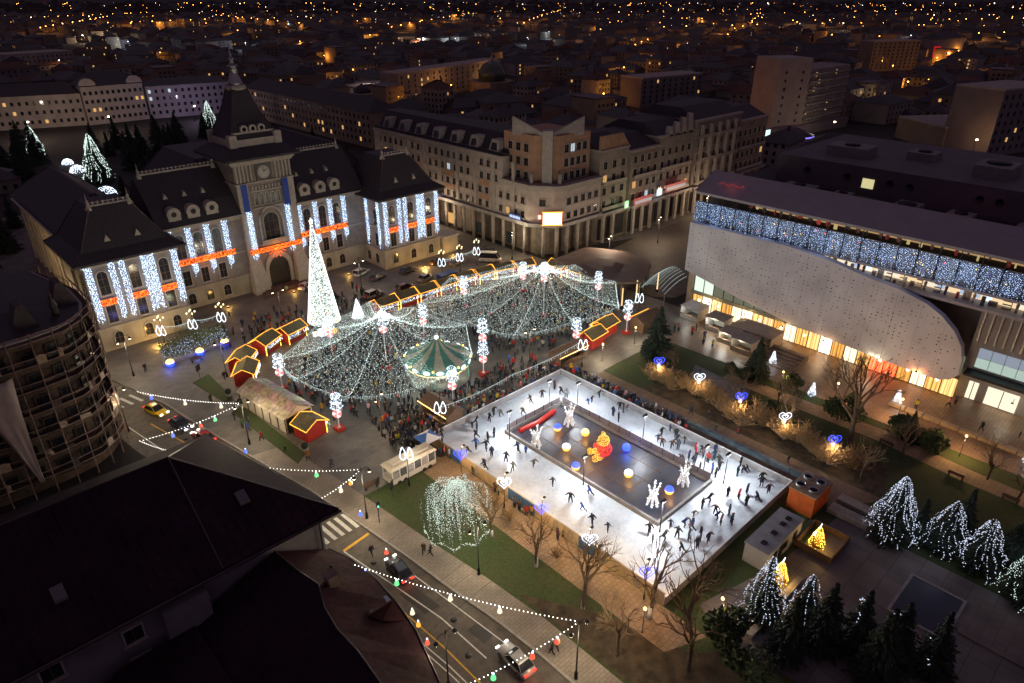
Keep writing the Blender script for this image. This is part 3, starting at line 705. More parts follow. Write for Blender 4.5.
# ================================================================== corner apartment block behind the market
rng = random.Random(11)
cb = thing('corner_block', 'beige five storey corner apartment block with orange panels and ground arcade', 'building', (124, 120, 0))
beige = mat('beige_render', (.42, .36, .31), .85, .2, .5)
FOOT = [(118, 186), (118, 118), (121.6, 113.0), (124, 112), (138, 112), (138, 130), (132, 186)]
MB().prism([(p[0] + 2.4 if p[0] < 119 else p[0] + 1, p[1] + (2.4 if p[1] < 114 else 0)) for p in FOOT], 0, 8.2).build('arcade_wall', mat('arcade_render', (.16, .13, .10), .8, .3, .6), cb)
MB().prism(FOOT, 8.2, 17.4).build('lower_wall', beige, cb)
MB().prism([(118, 186), (118, 128), (138, 128), (132, 186)], 17.4, 23.6).build('upper_wall', beige, cb)
MB().prism([(117.0, 186), (117.0, 117.6), (121.0, 112.2), (124, 111), (138, 111), (138, 112.2), (124.2, 112.2), (121.8, 113.2), (118.2, 118.2), (118.2, 186)], 8.0, 8.9).build('canopy_ledge', M['conc'], cb)
MB().prism([(117.6, 186), (117.6, 128), (119, 127.6), (119, 186)], 23.0, 23.7).prism([(117.5, 128), (117.5, 117.8), (121.3, 112.6), (124, 111.5), (138, 111.5), (138, 113.5), (125, 113.5), (119.5, 119), (119.5, 128)], 16.9, 18.3).build('cornice', M['stone2'], cb)
# set back corner tower: orange planes, stone column, butterfly parapet
MB().prism([(120.6, 130), (120.6, 119.4), (124.6, 114.6), (136, 114.6), (136, 130)], 17.4, 29.6).build('tower_wall', M['orange_wall'], cb)
MB().prism([(120.7, 116.6), (122.2, 114.6), (124.4, 116.4), (123, 118.4)], 17.4, 31.0).build('corner_column', M['stone2'], cb)
b = MB()
for p, q in (((122.0, 117.8), (120.4, 126.5)), ((123.8, 116.0), (133, 114.4))):
    dx, dy = q[0] - p[0], q[1] - p[1]; n = Vector((-dy, dx)).normalized() * .3
    vs = []
    for (x, y), zt in ((p, 30.4), (q, 33.4)):
        for s in (-1, 1):
            for z in (29.0, zt): vs.append((x + n.x * s, y + n.y * s, z))
    b.add(vs, [(0, 1, 5, 4), (2, 6, 7, 3), (1, 3, 7, 5), (0, 4, 6, 2), (0, 2, 3, 1), (4, 5, 7, 6)])
b.build('butterfly_parapet', M['stone2'], cb, kind='stuff')
for x, y in ((119.2, 118.6), (123.6, 113.2)): MB().ring([(.5, 17.4), (.5, 21)], 8, (x, y, 0)).build('corner_post', M['stone2'], cb)
lit = (E_['winwarm'], E_['wincool'])
def rowwin(par, x0, y0, x1, y1, z, n, rz, w=1.3, h=1.7, p_lit=.03, fm='pale_stone', off=0):
    for i in range(n):
        t = (i + .5) / n
        window(par, x0 + (x1 - x0) * t, y0 + (y1 - y0) * t, z, rz, w, h, False, 1, 0, fm, (rng.choice(lit) if rng.random() < p_lit else None))
for z in (9.6, 13.2): rowwin(cb, 118, 184, 118, 119, z, 24, WEST)
for z in (17.0, 20.3): rowwin(cb, 118, 184, 118, 129, z, 20, WEST)
for z in (9.6, 13.2): rowwin(cb, 124.5, 112, 137.5, 112, z, 5, FRONT, 1.5); rowwin(cb, 119.1, 116.4, 120.7, 114.3, z, 1, -R(54), 1.6)
for z in (18.6, 22, 25.4): rowwin(cb, 120.6, 129, 120.6, 120.5, z, 3, WEST, 1.5, 1.9, .08); rowwin(cb, 126, 114.6, 135, 114.6, z, 4, FRONT, 1.5, 1.9, .08)
for i in range(9):
    y = 183 - i * 7.4
    MB().box(117.75, 118, y - .5, y + .5, 8.9, 23).build('pilaster', M['stone2'], cb)
    if i < 8 and i % 2 == 0: MB().box(117.9, 118, y - 5.8, y - 1.6, 11.6, 13).build('orange_panel', M['orange_wall'], cb); MB().box(117.9, 118, y - 5.8, y - 1.6, 15.2, 16.7).build('orange_panel', M['orange_wall'], cb)
rf = MB().prism([(118.6, 186), (118.6, 127.8), (138, 127.8), (132, 186)], 23.6, 24.4).prism([(120, 186), (120, 128), (137, 128), (131, 186)], 24.4, 28.4, 0, [(123, 186), (123, 130), (133, 130), (128, 186)]).build('roof', M['slate'], cb)
for i in range(7):
    y = 132 + i * 8
    d = MB().prism([(118.7, y - 2), (118.7, y + 2), (122.5, y + 2), (122.5, y - 2)], 24.0, 27.2, 0, [(119.3, y - 1.2), (119.3, y + 1.2), (122.5, y + 1.2), (122.5, y - 1.2)]).build('dormer', M['stone2'], cb)
    MB().add([(118.78, y - 1.2, 24.6), (118.78, y + 1.2, 24.6), (119.12, y + .9, 26.4), (119.12, y - .9, 26.4)], [(3, 2, 1, 0)]).build('pane', M['glass'], d)
for i in range(17): y = 184 - i * 4; MB().ring([(.45, 0), (.45, 8.0)], 8, (118.3, y, 0)).build('arcade_pillar', M['stone2'], cb)
for x, y in ((120.2, 115.2), (122.6, 112.8), (126, 112.4), (130, 112.4), (134, 112.4)): MB().ring([(.5, 0), (.5, 8.0)], 8, (x, y, 0)).build('arcade_pillar', M['stone2'], cb)
for i in range(15):
    y = 182 - i * 4.2
    if i % 3 == 1: MB().box(120.2, 120.34, y - 1.5, y + 1.5, .6, 3.6).build('shop_window', E_['winwarm'] if i == 7 else mat('shop_glass', (.05, .07, .08), .15, .2, 1), cb)
# lit billboard on the corner, facing the square
bb = thing('billboard', 'bright white billboard with orange rim on the corner block', 'billboard', (120.6, 112.6, 9)); bb.rotation_euler = (0, 0, -R(40)); local(bb)
MB().box(-2.6, 2.6, -.25, .25, -.2, 3.2).build('frame', mat('billboard_frame', (.5, .12, .03), .5, .1, 2), bb)
MB().box(-2.3, 2.3, -.3, -.251, .1, 2.9).build('lit_face', em('billboard_face', (1, .78, .6), 4.5), bb)
for s in ((-2.6, 2.6, -.32, -.2, 3.0, 3.25), (-2.6, 2.6, -.32, -.2, -.25, 0)): MB().box(*s).build('rim_light', E_['amber'], bb)
MB().box(-3.5, -2.8, -.2, .2, 1.4, 2.4).build('side_sign', em('side_sign', (1, .25, .2), 3), bb)
lamp('billboard_glow', (0, -1.6, 1.5), 260, (1, .6, .4), 1.0, bb)
sg = thing('shop_sign', 'blue sign with pale letters over the arcade, left of the billboard', 'sign', (116.9, 122, 9.2))
MB().box(116.75, 116.95, 119.8, 124.2, 9.0, 10.4).build('panel', mat('sign_blue', (.05, .09, .3), .5, .1, 2), sg)
for i in range(7): MB().box(116.7, 116.75, 120.2 + i * .55, 120.2 + i * .55 + .32, 9.35, 10.0).build('letter', em('sign_letters', (.6, .7, 1), 1), sg)
sg = thing('shop_sign', 'dark blue strip sign over the arcade far left of the billboard', 'sign', (117, 160, 9.2)); MB().box(116.75, 116.95, 152, 161, 8.9, 9.9).build('panel', mat('sign_navy', (.03, .03, .12), .5, .1, 2), sg)
for i in range(10): MB().box(116.7, 116.75, 153 + i * .7, 153 + i * .7 + .4, 9.2, 9.6).build('letter', em('sign_letters_dim', (.5, .55, .9), .25), sg)

# ------------------------------------------------ right hand row along the side street
segs = [(138.2, 150, 24.0, 'pale beige block with an orange gable next to the corner tower'), (150.2, 163, 22.5, 'beige apartment block with stepped balconies, second from the corner tower'), (163.2, 180, 24.5, 'apartment block with four pointed gable fins'),
        (180.2, 205, 27.0, 'tall grey block with flat roof beside the gable fins'), (205.2, 224, 24.0, 'narrow beige block at the far end of the side street row')]
for i, (x0, x1, h, lab) in enumerate(segs):
    t = thing('street_block', lab, 'building', (x0, 112, 0), 0, 'apartment blocks along the side street')
    y0 = 112 + (.8, 0, .4, -.3, .5)[i]
    MB().box(x0, x1, y0, 134, 0, h).build('wall', mat('render_%d' % i, [(.30, .25, .20), (.27, .22, .17), (.29, .25, .21), (.25, .22, .2), (.28, .23, .19)][i], .85, .2, .5), t)
    MB().box(x0, x1, y0 - 1.6, y0 - .003, 7.6, 8.3).build('canopy', M['conc'], t)
    MB().box(x0 - .1, x1 + .1, y0 - .3, 134.3, h, h + .5).build('cornice', M['stone2'], t)
    MB().prism([(x0, y0 + 1), (x1, y0 + 1), (x1, 133.5), (x0, 133.5)], h + .5, h + 3.4, 0, [(x0 + 1, y0 + 7), (x1 - 1, y0 + 7), (x1 - 1, 128), (x0 + 1, 128)]).build('roof', M['slate'], t)
    n = max(3, int((x1 - x0) / 3))
    z = 9.3; fi = 0
    while z + 2 < h:
        rowwin(t, x0 + .4, y0, x1 - .4, y0, z, n, FRONT, 1.5, 1.8, .35 if (i == 2 and fi == 2) else .07)
        if fi % 2 == 0: MB().box(x0 + 1, x1 - 1, y0 - .9, y0 - .003, z - .65, z - .4).box(x0 + 1, x1 - 1, y0 - .9, y0 - .8, z - .4, z + .3).build('balcony', M['stone2'], t)
        z += 3.4; fi += 1
    for k in range(int((x1 - x0) / 4)): MB().box(x0 + 1 + k * 4, x0 + 1.8 + k * 4, y0 - 1.4, y0 - .7, 0, 7.6).build('arcade_pillar', M['stone2'], t)
    MB().box(x0 + .3, x1 - .3, y0 - .1, y0 - .004, .6, 6.4).build('shop_front', mat('shop_dark', (.04, .035, .035), .3, .4, 1), t)
    if i == 0: MB().add([(x0, y0 - .05, 24.5), (x1, y0 - .05, 24.5), (x1 - 3, y0 - .05, 28), (x0, y0 - .05, 28), (x0, y0 + .6, 24.5), (x1, y0 + .6, 24.5), (x1 - 3, y0 + .6, 28), (x0, y0 + .6, 28)], [(0, 1, 2, 3), (7, 6, 5, 4), (3, 2, 6, 7), (1, 5, 6, 2), (0, 3, 7, 4)]).build('orange_gable', M['orange_wall'], t)
    if i == 2:
        for k in range(4):
            xx = x0 + 5 + k * 3.2
            MB().prism([(xx - 1.2, y0 - .3), (xx + 1.2, y0 - .3), (xx + 1.2, y0 + 1.5), (xx - 1.2, y0 + 1.5)], h, h + 2.6 + k * .9, 0, [(xx - .3, y0 - .3), (xx + .3, y0 - .3), (xx + .3, y0 + 1.5), (xx - .3, y0 + 1.5)]).build('gable_fin', M['stone2'], t)
    if i == 3:
        for k in range(5): MB().box(x0 + 2 + k * 4.6, x0 + 3 + k * 4.6, y0 - 1.0, y0 - .003, 8.4, h - 1).build('facade_fin', M['stone2'], t)
# glowing shop signs
for x, w, z, cname, col, lab, s in ((147.2, 1.4, 8.5, 'lit_sign_green', (.5, 1, .45), 'small green and yellow lit sign on the side street row', 1.6), (154.5, 8, 8.4, 'lit_sign_red', (1, .16, .14), 'long red edged lit shop sign on the side street row', .55), (162, 2.2, 9.2, 'lit_sign_white', (.8, 1, 1), 'small white lit shop sign between the two long red ones', 1.4), (170, 10, 9.6, 'lit_sign_red2', (1, .16, .14), 'second long red edged lit sign farther down the side street', .5)):
    t = thing('shop_sign', lab, 'sign', (x, 110.4, z))
    MB().box(x - w / 2, x + w / 2, 110.0, 110.3, z, z + 1.9).build('panel', em(cname, col, s * .5), t)
    MB().box(x - w / 2 + .2, x + w / 2 - .2, 109.95, 109.999, z + .3, z + 1.2).build('lettering', em(cname + '_inner', (1, .95, .9), s * .5), t)
    lamp('sign_glow', (x, 108.6, z + 1), 60 * s, col, .5, t)
# ================================================================== shopping mall
mall = thing('shopping_mall', 'long grey shopping mall with curved perforated front and lit glass base', 'mall', (121, 20, 0))
MX = 120.5
seam = tiles('perforated_cladding', (.52, .48, .51), (.49, .45, .48), (.30, .28, .30), 2.4, 1.2, .55)
POLY = [(73, 8.4), (73, 18.6), (52.3, 18.75), (44, 18.0), (37.4, 16.8), (32, 16.2), (27.5, 15.0), (24.8, 13.6), (22.6, 11.8), (21.0, 9.6), (20.3, 7.2), (20.2, 4.6), (21.0, 3.5), (22.6, 2.8), (28.9, 2.8), (37.6, 3.3), (49.2, 4.1), (60.3, 5.9)]
def yzprism(poly, x0, x1):
    n = len(poly); a = sum(poly[i][0] * poly[(i + 1) % n][1] - poly[(i + 1) % n][0] * poly[i][1] for i in range(n))
    if a < 0: poly = poly[::-1]
    return MB().add([(x0, y, z) for y, z in poly] + [(x1, y, z) for y, z in poly], [tuple(range(n))[::-1], tuple(range(n, 2 * n))] + [(i, (i + 1) % n, n + (i + 1) % n, n + i) for i in range(n)])
pf = yzprism(POLY, MX - 1.1, MX + .3).build('perforated_front', mat('cladding', (.56, .545, .58), .55, .06, .25, scale2=.15), mall)
def inside(y, z):
    c = False; j = len(POLY) - 1
    for i in range(len(POLY)):
        if (POLY[i][1] > z) != (POLY[j][1] > z) and y < (POLY[j][0] - POLY[i][0]) * (z - POLY[i][1]) / (POLY[j][1] - POLY[i][1]) + POLY[i][0]: c = not c
        j = i
    return c
rg = random.Random(3); hol = MB()
for i in range(62):
    for j in range(26):
        if rg.random() < .42:
            y, z = 21 + i * .84 + rg.uniform(-.1, .1), 2.4 + j * .63
            if all(inside(y + a, z + c) for a in (-.4, .4) for c in (-.4, .4)):
                r = rg.choice((.07, .1, .13)); hol.add([(MX - 1.104, y + r * math.cos(2 * PI * q / 6), z + r * math.sin(2 * PI * q / 6)) for q in range(6)], [(0, 1, 2, 3, 4, 5)])
hol.build('perforation', M['black'], pf, kind='stuff')
jn = MB()
for y in range(24, 73, 4):
    zs = [z / 10 for z in range(15, 190) if inside(y, z / 10)]
    if zs: jn.box(MX - 1.103, MX - 1.097, y - .02, y + .02, zs[0] + .1, zs[-1] - .1)
jn.build('panel_joint', mat('joint_grey', (.27, .25, .27), .7, .1, 1), pf, kind='stuff')
# core, roofs
wallM = mat('mall_wall', (.34, .31, .33), .6, .1, .3)
MB().box(124.5, 166, -40, 72.6, 0, 24).build('core_wall', mat('mall_core', (.12, .11, .11), .6, .2, .3), mall)
MB().box(MX - .2, 126.4, -40, 73, 24.4, 25.0).build('roof_slab', wallM, mall)
n = MB().add([(MX - .6, -40, 25.0), (MX - .6, 73.2, 25.0), (127, 73.6, 28.0), (127, -40, 28.0), (127, -40, 25.0), (127, 73.6, 25.0)], [(0, 3, 2, 1), (1, 2, 5), (0, 4, 3), (3, 4, 5, 2)])
rf = n.build('sloped_fascia', mat('fascia_grey', (.29, .265, .285), .5, .08, .4), mall)
for k in range(1, 3):
    x = MX - .6 + 7.6 * (.35 + .25 * k) ; z = 25 + 3.0 * (.35 + .25 * k)
    MB().add([(x, -40, z + .02), (x, 66, z + .02), (x + .22, 66, z + .11), (x + .22, -40, z + .11)], [(0, 3, 2, 1)]).build('fascia_groove', M['black'], rf)
MB().box(127.1, 166, -40, 73, 24.2, 25.2).build('flat_roof', mat('bitumen', (.045, .035, .042), .8, .3, .3), mall)
MB().box(140, 172, -40, 66.5, 25.2, 30.0).box(140, 172, -40, 66.5, 30.0, 30.5).build('roof_box', mat('roof_box_grey', (.11, .095, .105), .6, .15, .4), mall)
for y in (60, 52, 44, 40.5, 29, 26):
    MB().tube([(139.95, y, 28.2), (139.6, y, 28.2)], .6, 12).build('roof_vent', M['dark'], mall)
t2 = MB().box(139.9, 139.99, 46.8, 49.0, 26.6, 28.4).build('lit_vent', em('roof_window', (1, .9, .45), .5), mall)
for x, y, w, d, h in ((133, 58, 2.2, 3, 1.4), (134.5, 50, 1.6, 1.6, 1.1), (132.5, 38, 3, 2, 1.6), (135, 30, 2, 2, 1.2), (133, 18, 2.6, 3.4, 1.5), (150, 56, 3, 4, 1.8), (156, 44, 2.5, 2.5, 1.4), (151, 30, 4, 3, 2), (160, 20, 3, 3, 1.6), (148, 12, 2, 5, 1.4)):
    z = 25.2 if x < 140 else 30.5; u_ = MB().box(x - w, x + w, y - d, y + d, z, z + h).build('roof_plant', mat('plant_grey', (.2, .19, .19), .6, .2, 1), mall); MB().ring([(w * .5, z + h), (w * .5, z + h + .3)], 10, (x, y, 0)).build('plant_fan', M['dark'], u_)
for y in range(-30, 70, 7): MB().box(127.2, 139.8, y, y + .12, 25.2, 25.28).build('roof_joint', M['tin'], mall)
# curtain storey: glass panels, floor slabs
for i in range(36):
    y0 = 73 - (i + 1) * 3.0
    MB().box(MX + .35, MX + .5, y0 + .05, y0 + 2.95, 18.75, 22.9).build('glass_panel', mat('blue_grey_glass', (.035, .045, .07), .25, .2, 1), mall)
    MB().box(MX - .3, MX - .12, y0 - .06, y0 + .06, 18.7, 24.4).build('mullion', M['dark'], mall)
MB().box(MX + .1, 124.5, -40, 73, 18.3, 18.7).box(MX + .1, 124.5, -40, 52, 15.7, 16.2).build('floor_slab', wallM, mall)
lc = thing('light_curtain', 'long blue white light curtain hung along the upper storey of the mall', 'light curtain', (MX, 20, 18.8))
b = MB(); rg = random.Random(9)
for i in range(560):
    y = 73 - i * .19; end = 18.8 + rg.random() ** 2 * 1.6; z = end
    if y < -33: break
    while z < 22.9:
        b.octa((MX - .05 + rg.gauss(0, .04), y + rg.gauss(0, .05), z), rg.choice((.03, .04, .065))); z += rg.uniform(.16, .4)
b.build('bulbs', em('mall_bulbs', (.42, .6, 1), 2.0), lc, kind='stuff')
for i in range(60): MB().octa((MX - .1, 72 - rg.random() * 90, rg.uniform(19, 22.5)), .09).build('coloured_bulb', E_[rg.choice(('amber', 'blue', 'red', 'warm', 'gold'))], lc)
for i in range(8): lamp('curtain_glow', (MX - 1.2, 68 - i * 11, 20.5), 55, (.4, .6, 1), .8, lc)
# shop storey below the curtain and gallery slot above: lit back wall, displays
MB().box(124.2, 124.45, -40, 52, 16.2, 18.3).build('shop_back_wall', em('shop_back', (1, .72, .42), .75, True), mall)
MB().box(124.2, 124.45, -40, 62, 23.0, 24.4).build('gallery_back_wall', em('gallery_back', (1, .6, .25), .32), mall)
cols = [(.5, .04, .03), (.06, .08, .35), (.6, .5, .4), (.05, .05, .05), (.35, .3, .25), (.7, .68, .62), (.25, .1, .05)]
dm = [mat('display_%d' % i, c, .6, .3, 3) for i, c in enumerate(cols)]
y = 51.5
while y > -30:
    w = rg.uniform(.25, 1.3); h = rg.uniform(.5, 1.9); k = rg.random(); x = rg.uniform(121.6, 123.0); m_ = rg.choice(dm)
    if k < .35: MB().box(x, x + .5, y - w, y, 16.2, 16.2 + h).build('display', m_, mall)
    elif k < .6:
        d = MB()
        for q in range(3): d.box(x, x + .45, y - w, y, 16.3 + q * .6, 16.36 + q * .6)
        d.box(x, x + .45, y - w - .05, y - w, 16.2, 18.0).build('shelf', m_, mall)
    else: MB().box(x, x + .3, y - .35, y, 16.2, 17.0).ring([(.2, .75), (.27, 1.25), (.1, 1.5), (.14, 1.65), (.06, 1.8)], 6, (x + .15, y - .18, 16.2)).build('mannequin', m_, mall)
    if rg.random() < .5: MB().box(124.05, 124.19, y - rg.uniform(.6, 1.6), y, 16.4, 18.0).build('wall_display', em('wall_disp_%d' % rg.randrange(4), [(1, .9, .7), (.9, .5, .2), (.6, .75, 1), (1, .7, .5)][rg.randrange(4)], rg.uniform(.25, 1.2)), mall)
    y -= w + rg.uniform(.15, .7)
for i in range(46):
    y = 62 - i * 1.7 + rg.uniform(-.4, .4)
    MB().box(121.6, 121.9, y - rg.uniform(.05, .5), y + rg.uniform(.05, .4), 23.0 + rg.choice((0, .2, .5)), 24.3).build('display', rg.choice([em('gal_red', (1, .05, .03), .2), dm[3], em('gal_yel', (1, .75, .3), .35), dm[0], dm[6]]), mall)
# glass ground floor under the curved front
def folds(m):
    nt = m.node_tree; b = nt.nodes['Principled BSDF']
    if nt.nodes.get('Wave Texture'): return m
    tc = nt.nodes.new('ShaderNodeTexCoord'); mp = nt.nodes.new('ShaderNodeMapping'); wv = nt.nodes.new('ShaderNodeTexWave'); nz = nt.nodes.new('ShaderNodeTexNoise')
    mp.inputs['Scale'].default_value = (0, 1, .12); wv.bands_direction = 'Y'; wv.inputs['Scale'].default_value = .45; wv.inputs['Distortion'].default_value = 6; nz.inputs['Scale'].default_value = .7
    mu = nt.nodes.new('ShaderNodeMath'); mu.operation = 'MULTIPLY_ADD'; mu.inputs[1].default_value = b.inputs['Emission Strength'].default_value * .8; mu.inputs[2].default_value = b.inputs['Emission Strength'].default_value * .55
    nt.links.new(tc.outputs['Object'], mp.inputs[0]); nt.links.new(mp.outputs[0], wv.inputs['Vector']); nt.links.new(wv.outputs['Fac'], mu.inputs[0]); nt.links.new(mu.outputs[0], b.inputs['Emission Strength'])
    return m
for i in range(22):
    y1 = 70.5 - i * 2.3
    g_ = rg.random()
    m_ = em('amber_pane_%d' % (i % 5), [(1, .48, .12), (1, .55, .18), (1, .62, .28), (1, .42, .08), (1, .8, .5)][i % 5], [1.0, 1.3, 1.1, .8, 1.5][i % 5], True)
    if i in (16, 17): m_ = em('red_pane', (1, .10, .03), 3.0, True)
    if i in (1, 5, 12): m_ = em('white_pane', (1, .85, .62), 2.2, True)
    MB().box(119.9, 120.0, y1 - 2.2, y1, .3, 3.6).build('ground_pane', folds(m_), mall)
    MB().box(119.82, 119.89, y1 - 1.16, y1 - 1.1, .3, 3.6).build('thin_mullion', M['dark'], mall)
    if i % 2 == 0: MB().ball((119.84, y1 - 1.6, 2.5), .26, 8).build('hanging_lamp', em('shop_lamp', (1, .85, .55), 5), mall)
    MB().box(119.9, 120.0, y1 - 2.2, y1, 4.4, 7.9).build('upper_pane', em('pale_green_pane', (.75, .85, .6), .10) if i not in (0, 1) else em('bright_pane', (.85, 1, .85), .75), mall)
    MB().box(119.78, 119.89, y1 - .07, y1 + .07, .2, 8).build('mullion', M['dark'], mall)
MB().box(119.75, 120.4, 21, 71, 3.62, 4.38).build('glass_transom', mat('greenish_glass', (.20, .22, .18), .4, .15, 1), mall)
MB().box(121.0, 124.4, 70.6, 72.8, 0, 8.4).build('end_pier', mat('sand_render', (.42, .33, .24), .8, .15, .5), mall)
for y, p, c in ((66, 420, (1, .55, .2)), (58, 420, (1, .6, .25)), (50, 380, (1, .6, .25)), (42, 380, (1, .6, .28)), (33, 300, (.95, .8, .5)), (26, 260, (1, .3, .1)), (12, 200, (1, .85, .6)), (3, 160, (1, .85, .6))):  # downlights added to brighten the forecourt
    t = thing('forecourt_fill_lamp', 'round downlight added under the mall front to brighten the forecourt', 'downlight', (118.9, y, 3.2), 0, 'added downlights along the mall base')
    MB().ring([(.18, -.2), (.2, 0)], 8, (118.9, y, 3.25)).tube([(118.9, y, 3.3), (119.7, y, 3.6)], .04, 4).build('housing', M['dark'], t); MB().ring([(.15, -.24), (.15, -.21)], 8, (118.9, y, 3.25)).build('lens', E_['warm'], t)
    lamp('forecourt_fill_light', (118.7, y, 2.8), p * .7, c, .3, t)
# right hand bay
MB().box(121.6, 124.5, -40, 20.2, 0, 15.7).build('bay_wall', mat('bay_grey', (.24, .23, .23), .7, .15, .4), mall)
for i in range(30):
    y = 19.6 - i * 1.2; MB().box(121.35, 121.597, y - .12, y + .12, 10.4, 15.6).build('vertical_slat', M['steel'], mall)
for i in range(6):
    for j in range(2):
        y1 = 18.8 - i * 1.9; z0 = 6.0 + j * 1.75
        MB().box(121.5, 121.598, y1 - 1.8, y1, z0, z0 + 1.65).build('bay_pane', em('bay_pane_%d' % j, ((.72, .95, .85), (.55, .66, .85))[j], (.42, .33)[j] ) if i < 4 or j == 0 and i < 5 else mat('grey_glass', (.1, .11, .12), .2, .1, 1), mall)
MB().box(119.2, 121.598, -10, 19.6, 5.1, 5.5).build('bay_canopy', M['dark'], mall)
for y, w in ((18.0, .7), (13.8, 2.2), (9.2, .9), (5, 1.5)):
    MB().box(121.5, 121.597, y - w, y + w, .3, 3.4).build('doorway', em('doorway', (1, .86, .62), .9, True), mall)
    MB().box(121.42, 121.498, y - .06, y + .06, .3, 3.4).build('door_post', M['dark'], mall)
rs = thing('neon_sign', 'faint red roof sign glowing on the left end of the mall fascia', 'sign', (122, 67, 26)); 
for i in range(5): MB().tube([(122.3 + (i % 2) * .8, 69.5 - i * 1.1, 26.5 + (i % 2) * .3), (123.3 - (i % 2) * .8, 69.0 - i * 1.1, 26.9 - (i % 2) * .3), (122.6, 68.6 - i * 1.1, 26.6)], .06, 4).build('letter', em('dim_red_neon', (1, .08, .06), .25), rs)
lamp('neon_glow', (122.6, 67, 27.6), 14, (1, .08, .1), .5, rs)
lamp('roof_red', (131, 31, 27.5), 30, (1, .08, .25), .5, rs)
# ================================================================== foreground house (dark hipped roof)
fh = thing('corner_house', 'dark foreground house with broad hipped tin roof and grey walls', 'house', (0, 64, 0))
greyw = mat('grey_plaster', (.20, .18, .19), .85, .2, .4)
MB().prism([(-46, 54.4), (23.8, 54.4), (19.2, 74.6), (-46, 75)], 0, 11.8).build('wall', greyw, fh)
E0, E1, E2, E3 = (-48, 53, 12), (25.3, 53, 12), (20.6, 76.2, 12), (-48, 76.2, 12)
P0, P1 = (-48, 64.4, 18.2), (13.5, 64.9, 18.2)
b = MB()
def lower(p, d=.3): return (p[0], p[1], p[2] - d)
b.add([E0, E1, P1, P0], [(0, 1, 2, 3)]); b.add([E1, E2, P1], [(0, 1, 2)]); b.add([E2, E3, P0, P1], [(0, 1, 2, 3)])
b.add([lower(E0), lower(E1), lower(E2), lower(E3), E0, E1, E2, E3], [(3, 2, 1, 0), (0, 1, 5, 4), (1, 2, 6, 5), (2, 3, 7, 6)])
hr_ = b.build('roof', mat('dark_tin', (.026, .011, .02), .7, .4, .25, spec=.12, scale2=1.5), fh)
b = MB()
for p, q in ((P1, E1), (P1, E2), (P0, P1), (P1, (13.0, 53, 12.05))): b.tube([p, q], .11, 5)
b.build('ridge_seam', M['tin'], hr_, kind='stuff')
b = MB()
for i in range(-30, 25):
    x = i * 1.0
    if x > 13.2: y1 = 53 + (64.9 - 53) * (25.3 - x) / (25.3 - 13.5); z1 = 12 + 6.2 * (y1 - 53) / 11.9
    else: y1, z1 = 64.6, 18.1
    b.tube([(x, 53.02, 12.04), (x, y1, z1 + .04)], .025, 4)
b.build('standing_seam', MATS['dark_tin'], hr_, kind='stuff')
MB().tube([(-46, 52.8, 11.8), (25.4, 52.8, 11.8)], .16, 6).build('gutter', M['tin'], fh)
MB().tube([(23.4, 54.1, 0), (23.4, 54.1, 11.2), (23.4, 52.9, 11.7)], .09, 6).build('downpipe', M['dark'], fh)
for x, y in ((1.0, 57.2), (-8.5, 55.4), (17.6, 58.0)):
    z = 12 + 6.2 * (y - 53) / 11.9
    MB().add([(x - .5, y - .6, z - .2), (x + .5, y - .6, z - .2), (x + .5, y + .6, z + .45), (x - .5, y + .6, z + .45), (x - .5, y - .6, z + .1), (x + .5, y - .6, z + .1), (x + .5, y + .6, z + .75), (x - .5, y + .6, z + .75)],
             [(4, 5, 6, 7), (0, 1, 5, 4), (1, 2, 6, 5), (2, 3, 7, 6), (3, 0, 4, 7)]).build('skylight', mat('skylight_grey', (.13, .12, .13), .25, .1, 1), hr_)
for x, z in ((-1.5, 8.6), (4.8, 8.0), (-7.0, 8.6), (10.5, 8.6), (-12, 8.6), (-1.5, 4.6), (4.8, 4.4)):
    window(fh, x, 54.4, z, FRONT, 1.5, 1.6, False, 1, 0, 'pale_stone', E_['winwarm'] if (x, z) == (-7.0, 8.6) else None)
MB().box(7.2, 11.2, 52.9, 54.395, 0, 10.6).build('stair_bay', greyw, fh)

# ================================================================== low house with reddish tin roof
lh = thing('low_house', 'low foreground house with reddish brown tin roof and rounded street side', 'house', (18, 40, 0))
eav = [(23.9, 54.0), (24.9, 51), (25.2, 47), (25.0, 43), (24.4, 39), (23.5, 36), (22.6, 33), (22.2, 28), (22, 18)]
rid = [(18.2, 53.8), (18.6, 50), (19.2, 46.8), (18.2, 44), (17.8, 41), (17.9, 38), (17.6, 34), (17.2, 28), (17, 18)]
b = MB()
n = len(eav)
vs = [(x, y, 6.6) for x, y in eav] + [(x, y, 10.2) for x, y in rid] + [(9, y, 7.0) for x, y in rid]
b.add(vs, [(i, i + 1, n + i + 1, n + i)[::-1] for i in range(n - 1)])
rr = b.build('street_slope', mat('red_tin', (.045, .016, .019), .8, .35, .4, spec=.1, scale2=2), lh)
MB().add(vs, [(n + i, n + i + 1, 2 * n + i + 1, 2 * n + i)[::-1] for i in range(n - 1)]).build('yard_slope', MATS['dark_tin'], lh)
MB().tube([(x, y, 10.25) for x, y in rid], .1, 5).build('ridge_seam', M['tin'], lh)
MB().tube([(x + .05, y, 6.55) for x, y in eav], .13, 5).build('gutter', M['tin'], lh)
MB().prism([(x - .5, y) for x, y in eav] + [(9.5, 18), (9.5, 53.9)], 0, 6.5).build('wall', greyw, lh)
MB().box(20.0, 21.0, 46.2, 47.2, 8.2, 10.6).box(19.9, 21.1, 46.1, 47.3, 10.6, 10.8).build('chimney', M['brown'], lh)
MB().ring([(.14, 8.3), (.14, 9.6)], 8, (21.6, 48.8, 0)).build('flue', M['dark'], lh)
